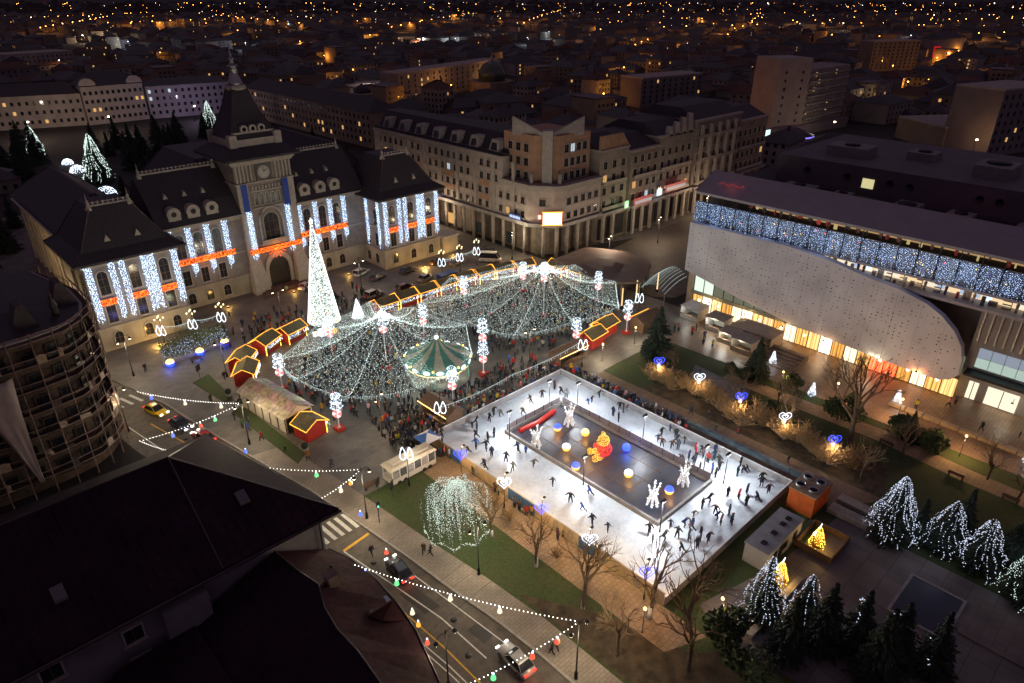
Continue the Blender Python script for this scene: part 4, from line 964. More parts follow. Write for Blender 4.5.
d = MB().add([(22.0, 40.6, 8.3), (24.2, 40.4, 6.9), (24.2, 43.0, 6.9), (22, 42.6, 8.3), (24.1, 41.7, 8.7), (21.2, 41.6, 8.9)], [(0, 1, 4, 5), (1, 2, 4), (2, 3, 5, 4), (0, 5, 3)]).build('dormer', MATS['red_tin'], lh)
MB().box(24.0, 24.6, 43.2, 44.0, 7.0, 7.08).build('roof_hatch', M['steel'], lh)
sb = thing('rear_annex', 'dark lean-to annex in the yard of the foreground house', 'annex', (12, 46, 0))
MB().box(0, 9.4, 40, 52.7, 0, 5.5).build('wall', greyw, sb); MB().prism([(-.5, 39.5), (9.4, 39.5), (9.4, 52.8), (-.5, 52.8)], 5.5, 7.5, 0, [(3, 43), (9.4, 43), (9.4, 52.8), (3, 52.8)]).build('roof', MATS['dark_tin'], sb)

# ================================================================== corner building under scaffolding
sc = thing('scaffolded_building', 'round cornered old building wrapped in scaffolding on the left', 'building', (5, 105, 0))
CURV = [(-42, 97.0), (-20, 97.0), (3, 97.0), (8, 97.3), (11.5, 98.2), (14, 99.8), (15.6, 102), (16.3, 105), (16.4, 112), (14, 124)]
MB().prism(CURV + [(-42, 124)], 0, 21).build('wall', mat('old_brown_render', (.085, .055, .04), .9, .6, .35, scale2=2), sc)
MB().prism([(x + .3, y - .4) for x, y in CURV] + [(-42, 124)], 21, 21.7).build('cornice', M['stone2'], sc)
MB().prism([(x, y) for x, y in CURV] + [(-42, 124)], 21.7, 23.6, 0, [(min(x, 10) - 1, max(y, 102.5)) for x, y in CURV] + [(-42, 124)]).build('roof', M['slate'], sc)
for i, (x, y) in enumerate([(-14, 98), (-8, 98), (-2, 98), (4, 98.2), (9, 99), (12.8, 101), (14.6, 104.4), (15, 109)]):
    if i % 2: MB().ring([(.5, 21.7), (.35, 23.4), (.55, 23.6), (.1, 24.6), (.03, 26.2)], 6, (x, y, 0)).build('finial', mat('dark_stone', (.08, .065, .06), .9, .3, 2), sc)
    else: MB().prism([(x - 1.6, y), (x + 1.6, y), (x + 1.6, y + 3), (x - 1.6, y + 3)], 21.7, 25.2, 0, [(x - .4, y + .2), (x + .4, y + .2), (x + .4, y + 3), (x - .4, y + 3)]).build('gable_dormer', mat('dark_stone', (.08, .065, .06), .9, .3, 2), sc)
def along(pts, step):
    out = []; acc = 0
    for (x0, y0), (x1, y1) in zip(pts, pts[1:]):
        L = math.hypot(x1 - x0, y1 - y0); s = -acc % step if acc else 0
        while s < L: t = s / L; out.append((x0 + (x1 - x0) * t, y0 + (y1 - y0) * t, math.atan2(y1 - y0, x1 - x0))); s += step
        acc += L
    return out
for x, y, a in along(CURV[1:9], 3.1):
    for z in (1.5, 4.8, 8.0, 11.3, 14.6, 17.8):
        window(sc, x, y, z, a, 1.4, 2.1, False, 1, 1, 'bark')
OUT = [(x + (.0 if i < 4 else .9), y - (1.9 if i < 5 else 1.2)) for i, (x, y) in enumerate(CURV)]; IN_ = [(x + .2, y - .7) for x, y in CURV]
LV = (2.7, 5.7, 8.9, 12.1, 15.3, 18.5, 21.6)
pts_o = along(OUT[1:10], 2.6)
polM = mat('scaffold_tube', (.24, .16, .13), .5, .3, 2, metal=.4)
for x, y, a in pts_o: MB().tube([(x, y, 0), (x, y, 22.8)], .085, 5).build('scaffold_pole', polM, sc)
for z in LV:
    MB().tube([(x, y, z + 1.0) for x, y in OUT[1:]], .07, 4).build('guard_rail', polM, sc)
    MB().tube([(x, y, z + .05) for x, y in OUT[1:]], .08, 4).build('ledger', polM, sc)
    d = MB()
    for p, q, r_, s in zip(OUT[1:], OUT[2:], IN_[2:], IN_[1:]): d.prism([p, q, r_, s], z - .08, z)
    d.build('deck', mat('deck_plank', (.07, .05, .035), .9, .4, 2), sc)
rg = random.Random(8)
for i in range(110):      # pieces of torn dust sheet and boards hung behind the rails
    x, y, a = rg.choice(pts_o[5:]); z = rg.choice(LV[:-1]); w = rg.uniform(.5, 1.4); hh = rg.uniform(.6, 1.6)
    c, s = math.cos(a), math.sin(a)
    MB().add([(x, y - .06, z), (x + c * w, y + s * w - .06, z), (x + c * w, y + s * w - .05, z + hh * .8), (x + c * w * .5, y + s * w * .5 - .12, z + hh), (x, y - .05, z + hh * .9)], [(0, 1, 2, 3, 4)]).build('hung_board', rg.choice([mat('rag_tan', (.30, .21, .14), .9, .3, 2), mat('rag_dark', (.07, .05, .045), .9, .3, 2), mat('rag_pale', (.4, .32, .25), .9, .2, 2)]), sc)
# long pale dust sheet
b = MB(); vs = []; fs = []
for j in range(15):
    t = j / 14; z = 17.6 - t * 15.0; w = 2.3 * (1 - t) ** 1.3 + .25
    for i in range(7):
        q = i / 6; vs.append((3.0 + .9 * t + (q - .5) * w * 2 + .8 * t, 94.85 + .12 * math.sin(q * 14 + t * 5) - .1 * math.sin(t * 3), z + (q - .5) * .8 * (1 - t)))
for j in range(14):
    for i in range(6): a = j * 7 + i; fs.append((a, a + 7, a + 8, a + 1))
b.add(vs, fs, 0, True)
o = b.build('dust_sheet', mat('dust_sheet', (.36, .28, .25), .85, .15, .6), None, origin=(2, 94.9, 2.5), label='long pale dust sheet hanging down the scaffolding', cat='dust sheet')
md = o.modifiers.new('thick', 'SOLIDIFY'); md.thickness = .03
# ================================================================== the city behind
rng = random.Random(21)
FAR = [mat('far_wall_%d' % i, c, .9, .2, .15) for i, c in enumerate(((.22, .19, .16), (.30, .26, .22), (.26, .20, .15), (.20, .17, .17), (.33, .30, .27)))]
def boxb(p, q, dep, z0, z1, mb=None, mi=0):
    """box with its front from p to q (ground points), going back dep metres from the camera"""
    p, q = Vector(p), Vector(q); d = (q - p).normalized(); n = Vector((-d.y, d.x))
    if n.dot(p) < 0: n = -n
    mb = mb or MB()
    return mb.prism([tuple(p), tuple(q), tuple(q + n * dep), tuple(p + n * dep)], z0, z1, mi)
def gable(p, q, dep, z0, z1, ov=.6):
    p, q = Vector(p), Vector(q); d = (q - p).normalized(); n = Vector((-d.y, d.x))
    if n.dot(p) < 0: n = -n
    a, b_, c, e = p - d * ov - n * ov, q + d * ov - n * ov, q + d * ov + n * (dep + ov), p - d * ov + n * (dep + ov)
    L = min((q - p).length * .3, dep * .45)
    r0, r1 = (a + e) / 2 + d * L, (b_ + c) / 2 - d * L
    vs = [(*a, z0), (*b_, z0), (*c, z0), (*e, z0), (*r0, z1), (*r1, z1)]
    return MB().add(vs, [(0, 1, 5, 4), (1, 2, 5), (2, 3, 4, 5), (3, 0, 4), (3, 2, 1, 0)])
def far_windows(par, p, q, h, fl, nb, wm, p_lit, w=1.3, hh=1.7, z0=2.2):
    """one part of dark panes, one of lit panes (too small to pick apart)"""
    p, q = Vector(p), Vector(q); d = (q - p).normalized(); n = Vector((d.y, -d.x))
    if n.dot(p) > 0: n = -n
    L = (q - p).length; dk, lt, fr = MB(), MB(), MB()
    for f in range(fl):
        for k in range(nb):
            c = p + d * L * (k + .5) / nb + n * .06; z = z0 + f * (h - z0) / fl
            u = MB()
            quad = [(*(c - d * w / 2), z), (*(c + d * w / 2), z), (*(c + d * w / 2), z + hh), (*(c - d * w / 2), z + hh)]
            (lt if rng.random() < p_lit else dk).add(quad, [(0, 1, 2, 3)])
            c2 = c + n * .1; fr.add([(*(c2 - d * (w / 2 + .2)), z - .1), (*(c2 + d * (w / 2 + .2)), z - .1), (*(c + d * (w / 2 + .2)), z - .3), (*(c - d * (w / 2 + .2)), z - .3)], [(0, 1, 2, 3)])
    if dk.f: dk.build('window_pane', M['glass'], par, kind='stuff')
    if lt.f: lt.build('lit_window_pane', wm, par, kind='stuff')
    fr.build('window_sill', M['stone2'], par, kind='stuff')
def block(name, label, pl, pr, h, dep, wall, fl, nb, p_lit=.08, roof='flat', rh=4, cat='building', wm=None, world=False, group=None):
    p, q = (pl, pr) if world else (G(*pl), G(*pr))
    t = thing(name, label, cat, (*p, 0), 0, group)
    boxb(p, q, dep, 0, h).build('wall', wall, t)
    if roof == 'flat': boxb(p, q, dep, h, h + .7).build('parapet', M['stone2'], t)
    else: gable(p, q, dep, h, h + rh).build('roof', M['slate'], t)
    far_windows(t, p, q, h, fl, nb, wm or E_['winwarm'], p_lit)
    return t, p, q
pale = mat('pale_facade', (.42, .37, .34), .9, .15, .2)
block('row_building', 'long pale row building at the far left behind the dark conifers', (-30, 133), (88, 125), 15.5, 16, pale, 3, 16, .05, 'gable', 5)
t, p, q = block('row_building', 'pale building with two round gables and lit windows, top left', (90, 125.4), (150, 119), 18.5, 18, pale, 4, 11, .12, 'gable', 6)
for f in (.12, .88):
    c = Vector(p).lerp(Vector(q), f); d = (Vector(q) - Vector(p)).normalized()
    b = MB(); pts = [(c + d * 4 * math.cos(R(a))) for a in range(0, 181, 30)]; zz = [18.5 + 4 * math.sin(R(a)) for a in range(0, 181, 30)]
    n_ = Vector((-d.y, d.x)) * 1.2
    k = len(pts); b.add([(*v, z) for v, z in zip(pts, zz)] + [(*(v + n_), z) for v, z in zip(pts, zz)], [tuple(range(k)), tuple(range(2 * k - 1, k - 1, -1))] + [(i, i + 1, k + i + 1, k + i)[::-1] for i in range(k - 1)])
    b.build('round_gable', pale, t)
block('row_building', 'violet lit pale row building right of the round gabled one', (152, 119), (234, 112), 16.5, 16, mat('violet_light_tint', (.36, .33, .38), .9, .1, .2), 4, 13, .04, 'gable', 3, wm=E_['wincool'])  # violet light is put into the facade colour
block('long_block', 'long beige block with small lit windows behind the clock tower', (165, 385), (165, 262), 15, 15, FAR[2], 4, 34, .10, 'gable', 5, world=True)
block('orange_lit_block', 'orange lit apartment block in the middle distance beside the dome', (400, 104), (500, 84), 17, 14, FAR[1], 5, 18, .06)
block('pale_block', 'small pale block under street light left of the orange lit one', (345, 101), (398, 97), 9, 12, FAR[4], 2, 8, .05)
block('low_hall', 'low pale hall at the upper left under orange lamps', (8, 67), (75, 62), 10, 30, FAR[4], 2, 14, .05)
block('office_block', 'dark grey block at the top right edge behind the mall', (985, 158), (1035, 150), 26, 20, FAR[3], 7, 8, .04)
block('low_block', 'low dark brown block behind the mall roof at right', (940, 150), (1040, 146), 9, 30, FAR[2], 2, 14, .05)
block('mid_block', 'brown mid rise block behind the side street row', (640, 108), (700, 101), 16, 18, FAR[3], 5, 10, .06)
block('slab_tower', 'broad dark slab block at the upper right near the red lit house', (868, 72), (914, 70), 24, 16, FAR[2], 8, 10, .0)
block('street_corner_block', 'pale block on the orange lit street at upper right', (846, 112), (888, 103), 12, 20, FAR[4], 3, 10, .06, 'gable', 4)
# tower block with balconies
tb = thing('apartment_tower', 'tall beige apartment tower with side balconies behind the mall', 'tower block', (*G(770, 136), 0))
a, c, e = Vector(G(768, 136)), Vector(G(800, 134)), Vector(G(838, 124))
boxb(a, c, 18, 0, 33).build('wall', mat('tower_beige', (.40, .32, .27), .9, .12, .2), tb); boxb(a, c, 18, 33, 34).build('parapet', M['stone2'], tb)
boxb(c + Vector((.2, .3)), e, 16, 0, 29).build('side_wall', FAR[1], tb)
far_windows(tb, c + Vector((.2, .3)), e, 29, 8, 10, E_['winwarm'], .12)
for f in range(8):
    z = 3 + f * 3.3; boxb(c + Vector((-.6, -.9)), e + Vector((-.6, -.9)), 1.1, z, z + 1.0).build('balcony', FAR[4], tb)
far_windows(tb, a, c, 31, 8, 2, E_['winwarm'], .05, 1.0, 1.2)
for z, s in ((4.5, 1),): boxb(a + Vector((-6, -7)), e + Vector((-4, -6)), 5, 0, z).build('shop_base', FAR[3], tb)
tbr = thing('round_kiosk', 'round roofed shop with blue light rim at the foot of the beige tower', 'kiosk', (*G(792, 144), 0))
kx, ky = G(792, 146); MB().ring([(7, 0), (7, 5)], 16, (kx, ky, 0)).build('wall', FAR[3], tbr); MB().ring([(8.2, 5.05), (8.2, 5.4), (1, 8)], 16, (kx, ky, 0)).build('roof', M['tin'], tbr)
MB().ring([(8.3, 4.5), (8.3, 5.0)], 16, (kx, ky, 0), cap=False).build('light_rim', em('violet_rim', (.25, .2, 1), 1.2), tbr)
boxb(G(758, 148), G(768, 146), .5, 1, 7).build('lit_front', em('cyan_front', (.6, .95, 1), 1.1), tbr)
# dome
dx, dy = G(492, 93)
dm_ = thing('dome_building', 'dark domed building with small lantern behind the corner block', 'building', (dx, dy, 0))
MB().ring([(15, 0), (15, 8)], 8, (dx, dy, 0), smooth=False).build('drum_wall', FAR[2], dm_)
MB().ring([(9, 8.1), (9, 11), (9.3, 11.2), (8.8, 13.5), (7.4, 16.5), (5, 19), (1.2, 20.6)], 16, (dx, dy, 0)).build('dome', mat('dome_green', (.08, .10, .085), .4, .3, .3), dm_)
MB().ring([(1, 20.6), (1, 22.6), (.3, 23.6), (.05, 26)], 8, (dx, dy, 0)).build('lantern', M['stone2'], dm_)
# round turret on the long block's end
tx, ty = G(367, 138)
tt = thing('round_turret', 'pale round turret at the end of the long beige block', 'turret', (tx, ty, 0))
MB().ring([(4, 0), (4, 19), (4.6, 19.3), (4.6, 20.2)], 14, (tx, ty, 0)).build('wall', FAR[4], tt); MB().ring([(4.2, 20.25), (3, 22.5), (.3, 24)], 14, (tx, ty, 0)).build('roof', M['slate'], tt)
# red lit house
rx = thing('red_lit_house', 'house washed in red light on the far hill street at upper right', 'house', (*G(930, 60), 0))
boxb(G(934, 61), G(960, 58), 20, 0, 20).build('wall', FAR[4], rx); gable(G(934, 61), G(960, 58), 20, 20, 26).build('roof', M['slate'], rx)
for u0, u1, v in ((931, 937, 62), (937, 944, 57), (947, 953, 56)): boxb(Vector(G(u0, v)) * .985, Vector(G(u1, v)) * .985, 1.0, 5, 15).build('red_light_patch', em('red_wash', (1, .02, .02), .35), rx)  # glowing sheets stand in for red light on the wall

# scattered houses: copies of eight patterns
HM = []
for i in range(8):
    w, d, h = rng.uniform(11, 24), rng.uniform(10, 16), rng.choice((4.5, 5.5, 7, 9, 11, 14))
    flat = h > 8 and rng.random() < .6
    wb = MB().box(-w / 2, w / 2, -d / 2, d / 2, 0, h)
    if flat: rb = MB().box(-w / 2 - .2, w / 2 + .2, -d / 2 - .2, d / 2 + .2, h, h + .6)
    else:
        rb = MB(); o_ = .7; L = d * .5
        rb.add([(-w / 2 - o_, -d / 2 - o_, h), (w / 2 + o_, -d / 2 - o_, h), (w / 2 + o_, d / 2 + o_, h), (-w / 2 - o_, d / 2 + o_, h), (-w / 2 + L, 0, h + d * .3), (w / 2 - L, 0, h + d * .3)], [(0, 1, 5, 4), (1, 2, 5), (2, 3, 4, 5), (3, 0, 4), (3, 2, 1, 0)])
        rb.box(w * .15, w * .15 + .9, -1.5, -.8, h, h + d * .3 + .8)
    wn_ = MB(); ln_ = MB()
    fl = max(1, int(h / 3))
    for f in range(fl):
        for k in range(int(w / 3)):
            x = -w / 2 + 1.5 + k * 3
            tgt = ln_ if rng.random() < .07 else wn_
            tgt.add([(x - .6, -d / 2 - .04, 1.2 + f * 3), (x + .6, -d / 2 - .04, 1.2 + f * 3), (x + .6, -d / 2 - .04, 2.7 + f * 3), (x - .6, -d / 2 - .04, 2.7 + f * 3)], [(0, 1, 2, 3)])
            tgt = ln_ if rng.random() < .05 else wn_
            if k < d / 3 - 1: y = -d / 2 + 1.5 + k * 3; tgt.add([(-w / 2 - .04, y + .6, 1.2 + f * 3), (-w / 2 - .04, y - .6, 1.2 + f * 3), (-w / 2 - .04, y - .6, 2.7 + f * 3), (-w / 2 - .04, y + .6, 2.7 + f * 3)], [(0, 1, 2, 3)])
    HM.append((wb.mesh('wall', FAR[i % 5]), rb.mesh('roof', rng.choice((M['slate'], M['tin'], mat('clay_roof', (.10, .045, .03), .85, .3, .6)))), wn_.mesh('window_pane', M['glass']), ln_.mesh('lit_window_pane', rng.choice((E_['winwarm'], em('dim_window', (1, .5, .15), .35)))) if ln_.f else None, w, d))
def blocked(x, y):
    if 0 < x < 142 and -80 < y < 250: return True
    if x < 182 and y < 140: return True
    if x < 232 and 84 < y < 140: return True
    if 40 < x < 180 and 250 <= y < 440: return True        # park behind the palace and its row
    return False
LAMPS = []; placed = []
tries = 0
while len(placed) < 296 and tries < 12000:
    tries += 1
    v = 13 + 190 * rng.random() ** 1.75; u = rng.uniform(-30, 1054)
    x, y = G(u, v)
    if blocked(x, y) or (abs(x - 165) < 40 and 240 < y < 400): continue
    if any((x - a) ** 2 + (y - b_) ** 2 < (21 if v > 50 else 27) ** 2 for a, b_ in placed): continue
    skip = False
    for (ux, vx, rr) in ((450, 94, 60), (492, 93, 32), (800, 132, 42), (890, 71, 45), (20, 64, 60), (945, 60, 30), (930, 85, 25), (367, 138, 20), (990, 152, 50), (670, 104, 45)):
        a, b_ = G(ux, vx)
        if (x - a) ** 2 + (y - b_) ** 2 < rr ** 2: skip = True
    if skip: continue
    placed.append((x, y)); i = rng.randrange(8); rz = rng.choice((0, PI / 2)) + rng.gauss(0, .12) + (0 if u < 700 else .2)
    far = math.hypot(x, y)
    t = thing('city_house', ['low dark roofed house in the dim city beyond the square', 'dark house with hipped roof in the far city'][far > 600], 'house', (x, y, 0), rz, ['houses in the city beyond the square', 'houses in the far city'][far > 600])
    for me, nm in zip(HM[i][:4], ('wall', 'roof', 'window_pane', 'lit_window_pane')):
        if me is None or (nm == 'window_pane' and far > 700): continue
        o = bpy.data.objects.new(nm, me); COL.objects.link(o); o.parent = t
        if 'pane' in nm: o['kind'] = 'stuff'
    if rng.random() < .5: LAMPS.append((x + rng.uniform(-16, 16), y - 17, far))
# the mass of further houses between them, past what anyone could count
MV = {}
bb_ = MB(); cellz = {(int(x // 24), int(y // 24)) for x, y in placed}
for _ in range(5200):
    v = 15 + 120 * rng.random() ** 1.9; u = rng.uniform(-30, 1054); x, y = G(u, v)
    if blocked(x, y) or (abs(x - 165) < 40 and 240 < y < 400): continue
    c = (int(x // 24), int(y // 24))
    if c in cellz or len(bb_.f) > 26000: continue
    if any((x - G(ux, vx)[0]) ** 2 + (y - G(ux, vx)[1]) ** 2 < rr ** 2 for ux, vx, rr in ((450, 94, 55), (492, 93, 30), (800, 132, 42), (890, 71, 45), (20, 64, 60), (945, 60, 30), (925, 90, 22), (367, 138, 20), (990, 152, 50), (670, 104, 45), (615, 95, 16))): continue
    cellz.add(c)
    w, d, h = rng.uniform(8, 13), rng.uniform(7, 10), rng.choice((3.5, 4.5, 6, 7.5, 10)); a = rng.choice((0, PI / 2)) + rng.gauss(0, .15); ca_, sa_ = math.cos(a), math.sin(a); rh = d * rng.uniform(.3, .6)
    T = lambda px, py, pz: (x + px * ca_ - py * sa_, y + px * sa_ + py * ca_, pz)
    bb_.add([T(sx * w, sy * d, z) for z in (0, h) for sx, sy in ((-1, -1), (1, -1), (1, 1), (-1, 1))], [(0, 1, 5, 4), (1, 2, 6, 5), (2, 3, 7, 6), (3, 0, 4, 7)], rng.randrange(5))
    e = .6; bb_.add([T(-w - e, -d - e, h), T(w + e, -d - e, h), T(w + e, d + e, h), T(-w - e, d + e, h), T(-w * .5, 0, h + rh), T(w * .5, 0, h + rh)], [(0, 1, 5, 4), (1, 2, 5), (2, 3, 4, 5), (3, 0, 4)], rng.choice((5, 5, 6)))
    for sy in (-1, 1):
        for k in range(int(w / 2)):
            px = -w + 2 + k * 4; lit_ = rng.random() < .06
            for fz in range(max(1, int(h / 3.2))):
                bb_.add([T(px - .6, sy * (d + .05), 1.2 + fz * 3), T(px + .6, sy * (d + .05), 1.2 + fz * 3), T(px + .6, sy * (d + .05), 2.6 + fz * 3), T(px - .6, sy * (d + .05), 2.6 + fz * 3)], [(0, 1, 2, 3) if sy < 0 else (3, 2, 1, 0)], 8 if lit_ else 7)
bb_.build('further_houses', FAR + [M['slate'], mat('clay_roof', (.10, .045, .03), .85, .3, .6), M['glass'], E_['winwarm']], None, kind='stuff', label='mass of dim houses filling the city between the nearer blocks', cat='houses')
# far roofs beyond, nobody could count
b = MB()
for _ in range(1500):
    v = -2 + 17 * rng.random() ** 1.1; u = rng.uniform(-40, 1064)
    if v < -3.5: continue
    x, y = G(u, v); d = math.hypot(x, y)
    if d > 7500: continue
    s = rng.uniform(7, 22); h = rng.choice((5, 7, 9, 12, 18)) * rng.uniform(.7, 1.3)
    b.box(x - s, x + s, y - s * .6, y + s * .6, 0, h)
b.build('far_roofs', mat('far_mass', (.09, .075, .07), .9, .3, .01), None, kind='stuff', label='mass of dark roofs far off toward the horizon', cat='far city')
# city street lamps: pole and head; real light on the nearer ones
pole = MB().ring([(.12, 0), (.07, 7.6)], 5).tube([(0, 0, 7.5), (1.2, 0, 8.0)], .06, 4).mesh('pole', M['dark'])
head = {k: MB().ball((1.3, 0, 7.9), .5, 6, 0, .7).mesh('lamp_head', E_[k]) for k in ('sodium', 'head', 'cool')}
spots = []
streets = []                     # lamps stand along streets
for (u0, v0, u1, v1) in ((20, 24, 150, 17), (40, 36, 110, 22), (110, 30, 240, 24), (70, 12, 330, 9), (330, 14, 620, 10), (390, 34, 470, 18), (520, 30, 560, 14), (600, 112, 632, 62), (632, 62, 650, 40), (660, 34, 860, 30), (560, 18, 760, 13), (760, 18, 1010, 12), (905, 104, 945, 74), (945, 74, 960, 48), (880, 44, 1024, 40), (930, 26, 1024, 24), (250, 50, 420, 46), (420, 46, 600, 44), (200, 18, 300, 30), (700, 55, 760, 22), (450, 10, 700, 7), (800, 9, 1020, 8), (30, 9, 260, 7)):
    p, q = Vector(G(u0, v0)), Vector(G(u1, v1)); L = (q - p).length; n = max(4, min(13, int(L / 45)))
    for i in range(n + 1):
        if rng.random() < .85: c = p.lerp(q, i / n); spots.append((c.x + rng.gauss(0, 3), c.y + rng.gauss(0, 3), 0))
rng.shuffle(spots); spots += LAMPS[::3]
cnt = 0
for x, y, _ in spots:
    d = math.hypot(x, y)
    if blocked(x, y) or d > 6000: continue
    k = 'sodium' if rng.random() < .84 else rng.choice(('head', 'cool'))
    t = thing('street_lamp', 'tiny glowing street lamp among the dark houses of the far city', 'street lamp', (x, y, 0), rng.uniform(0, 6.28), 'street lamps of the far city')
    s = 1 if d < 700 else min(1.6, d / 900)
    o = bpy.data.objects.new('pole', pole); COL.objects.link(o); o.parent = t
    o = bpy.data.objects.new('lamp_head', head[k]); COL.objects.link(o); o.parent = t
    t.scale = (s, s, s)
    if cnt < 150 and d < 2000:
        lamp('city_light', (1.3, 0, 7.0), 2200 if d < 900 else 8000, {'sodium': (1, .38, .06), 'head': (1, .75, .45), 'cool': (.7, .85, 1)}[k], .6, local(t)); cnt += 1
# the orange street at upper right and other lit spots of the middle distance
for u, v, z, p, c in ((925, 92, 8, 2500, (1, .4, .07)), (938, 78, 8, 3000, (1, .42, .08)), (890, 76, 8, 2500, (1, .45, .1)), (450, 98, 9, 4200, (1, .42, .12)), (490, 88, 9, 3500, (1, .45, .12)), (110, 134, 10, 4200, (1, .72, .5)), (30, 140, 10, 3600, (1, .75, .5)), (195, 122, 9, 4000, (.75, .62, 1)), (60, 70, 9, 2600, (1, .5, .15)),
                      (250, 150, 9, 400, (1, .6, .3)), (300, 125, 10, 1400, (1, .55, .25)), (340, 128, 10, 1200, (1, .55, .25)), (780, 150, 9, 1500, (1, .75, .5)), (830, 140, 9, 1500, (1, .8, .6)), (760, 165, 9, 700, (1, .8, .6)), (620, 104, 9, 1800, (1, .42, .06)), (875, 112, 9, 1500, (1, .75, .45)), (970, 160, 10, 900, (1, .55, .25)), (370, 100, 8, 1400, (.9, .7, .7)), (945, 66, 12, 2600, (1, .3, .08))):
    x, y = G(u, v)
    t = thing('street_lamp', 'single glowing street lamp lighting a facade in the middle distance', 'street lamp', (x, y, 0), 0, 'street lamps of the middle distance')
    o = bpy.data.objects.new('pole', pole); COL.objects.link(o); o.parent = t
    o = bpy.data.objects.new('lamp_head', head['sodium' if c[1] < .5 else 'head']); COL.objects.link(o); o.parent = t
    lamp('city_light', (1.3, 0, z - 1), p, c, .6, local(t))
# distant points of light
b = {k: MB() for k in ('sodium', 'head', 'cool', 'red')}
for _ in range(420):
    v = 4 + 26 * rng.random() ** 1.6; u = rng.uniform(-10, 1034)
    x, y = G(u, v); d = math.hypot(x, y)
    k = rng.choices(('sodium', 'head', 'cool', 'red'), (75, 14, 8, 2))[0]
    b[k].octa((x, y, rng.uniform(5, 11)), d * rng.choice((.00015, .0002, .00028, .0004)))
for k in b: b[k].build('distant_lights', E_['sodium' if k == 'red' and False else k], None, kind='stuff', label='scatter of tiny %s lights far off in the dark city' % {'sodium': 'orange', 'head': 'pale yellow', 'cool': 'cold white', 'red': 'red'}[k], cat='city lights')
# ================================================================== Christmas market
rng = random.Random(31)
# ---- canopies of light net
def net(label, c, zc, per, zp, seed, dens):
    t = thing('light_net', label, 'light net', (*c, ZP), 0, 'tent shaped nets of tiny lights over the market')
    rg = random.Random(seed); b = MB(); n = len(per); rope = MB(); wire = MB()
    surf = lambda s, px, py: (c[0] + (px - c[0]) * s, c[1] + (py - c[1]) * s, zp + (zc - zp) * (1 - s) ** 1.7 - .5 * math.sin(PI * s) * .6)
    for i in range(n):
        (x0, y0), (x1, y1) = per[i], per[(i + 1) % n]
        L = math.hypot(x1 - x0, y1 - y0); ns = max(6, int(L / .55))
        for j in range(ns):
            w = (j + .5) / ns; px, py = x0 + (x1 - x0) * w, y0 + (y1 - y0) * w; R_ = math.hypot(px - c[0], py - c[1])
            s = (.1, .42, .22, .6)[j % 4]; ds = .27 / R_; amp = rg.uniform(.4, .9)
            while s < 1.0:
                x, y, z = surf(s, px, py)
                b.octa((x + rg.gauss(0, .2), y + rg.gauss(0, .2), z + rg.gauss(0, .05) - amp * s * 4 * w * (1 - w)), rg.choice((.026, .032, .04, .052))); s += ds * rg.uniform(.7, 1.3)
        for k in range(120):
            s = k / 120; x, y, z = surf(s, x0, y0); rope.octa((x + rg.gauss(0, .05), y + rg.gauss(0, .05), z + rg.gauss(0, .06)), .05)
        wire.tube([surf(k / 8, x0, y0) for k in range(9)], .025, 3)
        e = sag((x0, y0, zp), (x1, y1, zp), .55, 40)
        for p in e:
            rope.octa(p, .055)
            for q in range(rg.randint(0, 3)): rope.octa((p.x, p.y, p.z - .25 - q * .28), .05)
    b.build('bulbs', E_['net'], t, kind='stuff'); rope.build('rope_bulbs', em('rope_bulbs', (.82, 1, .97), 1.6), t, kind='stuff'); wire.build('cable', M['steel'], t, kind='stuff')
    top = MB()
    for k in range(240):
        a = rg.uniform(0, 2 * PI); s = rg.random() ** 1.5
        top.octa((c[0] + s * 3.2 * math.cos(a), c[1] + s * 3.2 * math.sin(a), zc + .4 - s * 2.2 + rg.gauss(0, .1)), .07)
    top.build('crown_bulbs', em('crown_bulbs', (.85, 1, 1), 2.6), t, kind='stuff')
    for k in range(6):
        a = k * PI / 3 + .4; lamp('net_glow', (c[0] + 9 * math.cos(a), c[1] + 7 * math.sin(a), zp + 1.0), 95, (.72, 1, .9), 2.5, t)
    lamp('net_glow', (c[0], c[1], zc + .9), 130, (.8, 1, .95), 1.0, t)
C1, C2 = (57.5, 93.2), (94.0, 89.5)
PER1 = [(41.2, 101.5), (40.6, 93), (43.5, 82.5), (53, 77.5), (66.5, 80), (73.5, 90), (71, 103), (66, 111.5), (53, 109)]
PER2 = [(72.5, 104), (74.5, 90), (77, 80.5), (89, 77), (101, 75.5), (110.5, 84), (112, 97), (103, 107.5), (86, 110.5)]
net('left tent shaped net of tiny white lights beside the carousel', C1, 10.9, PER1, 4.8, 1, 7.5)
net('right tent shaped net of tiny white lights toward the mall', C2, 11.4, PER2, 4.8, 2, 7.5)
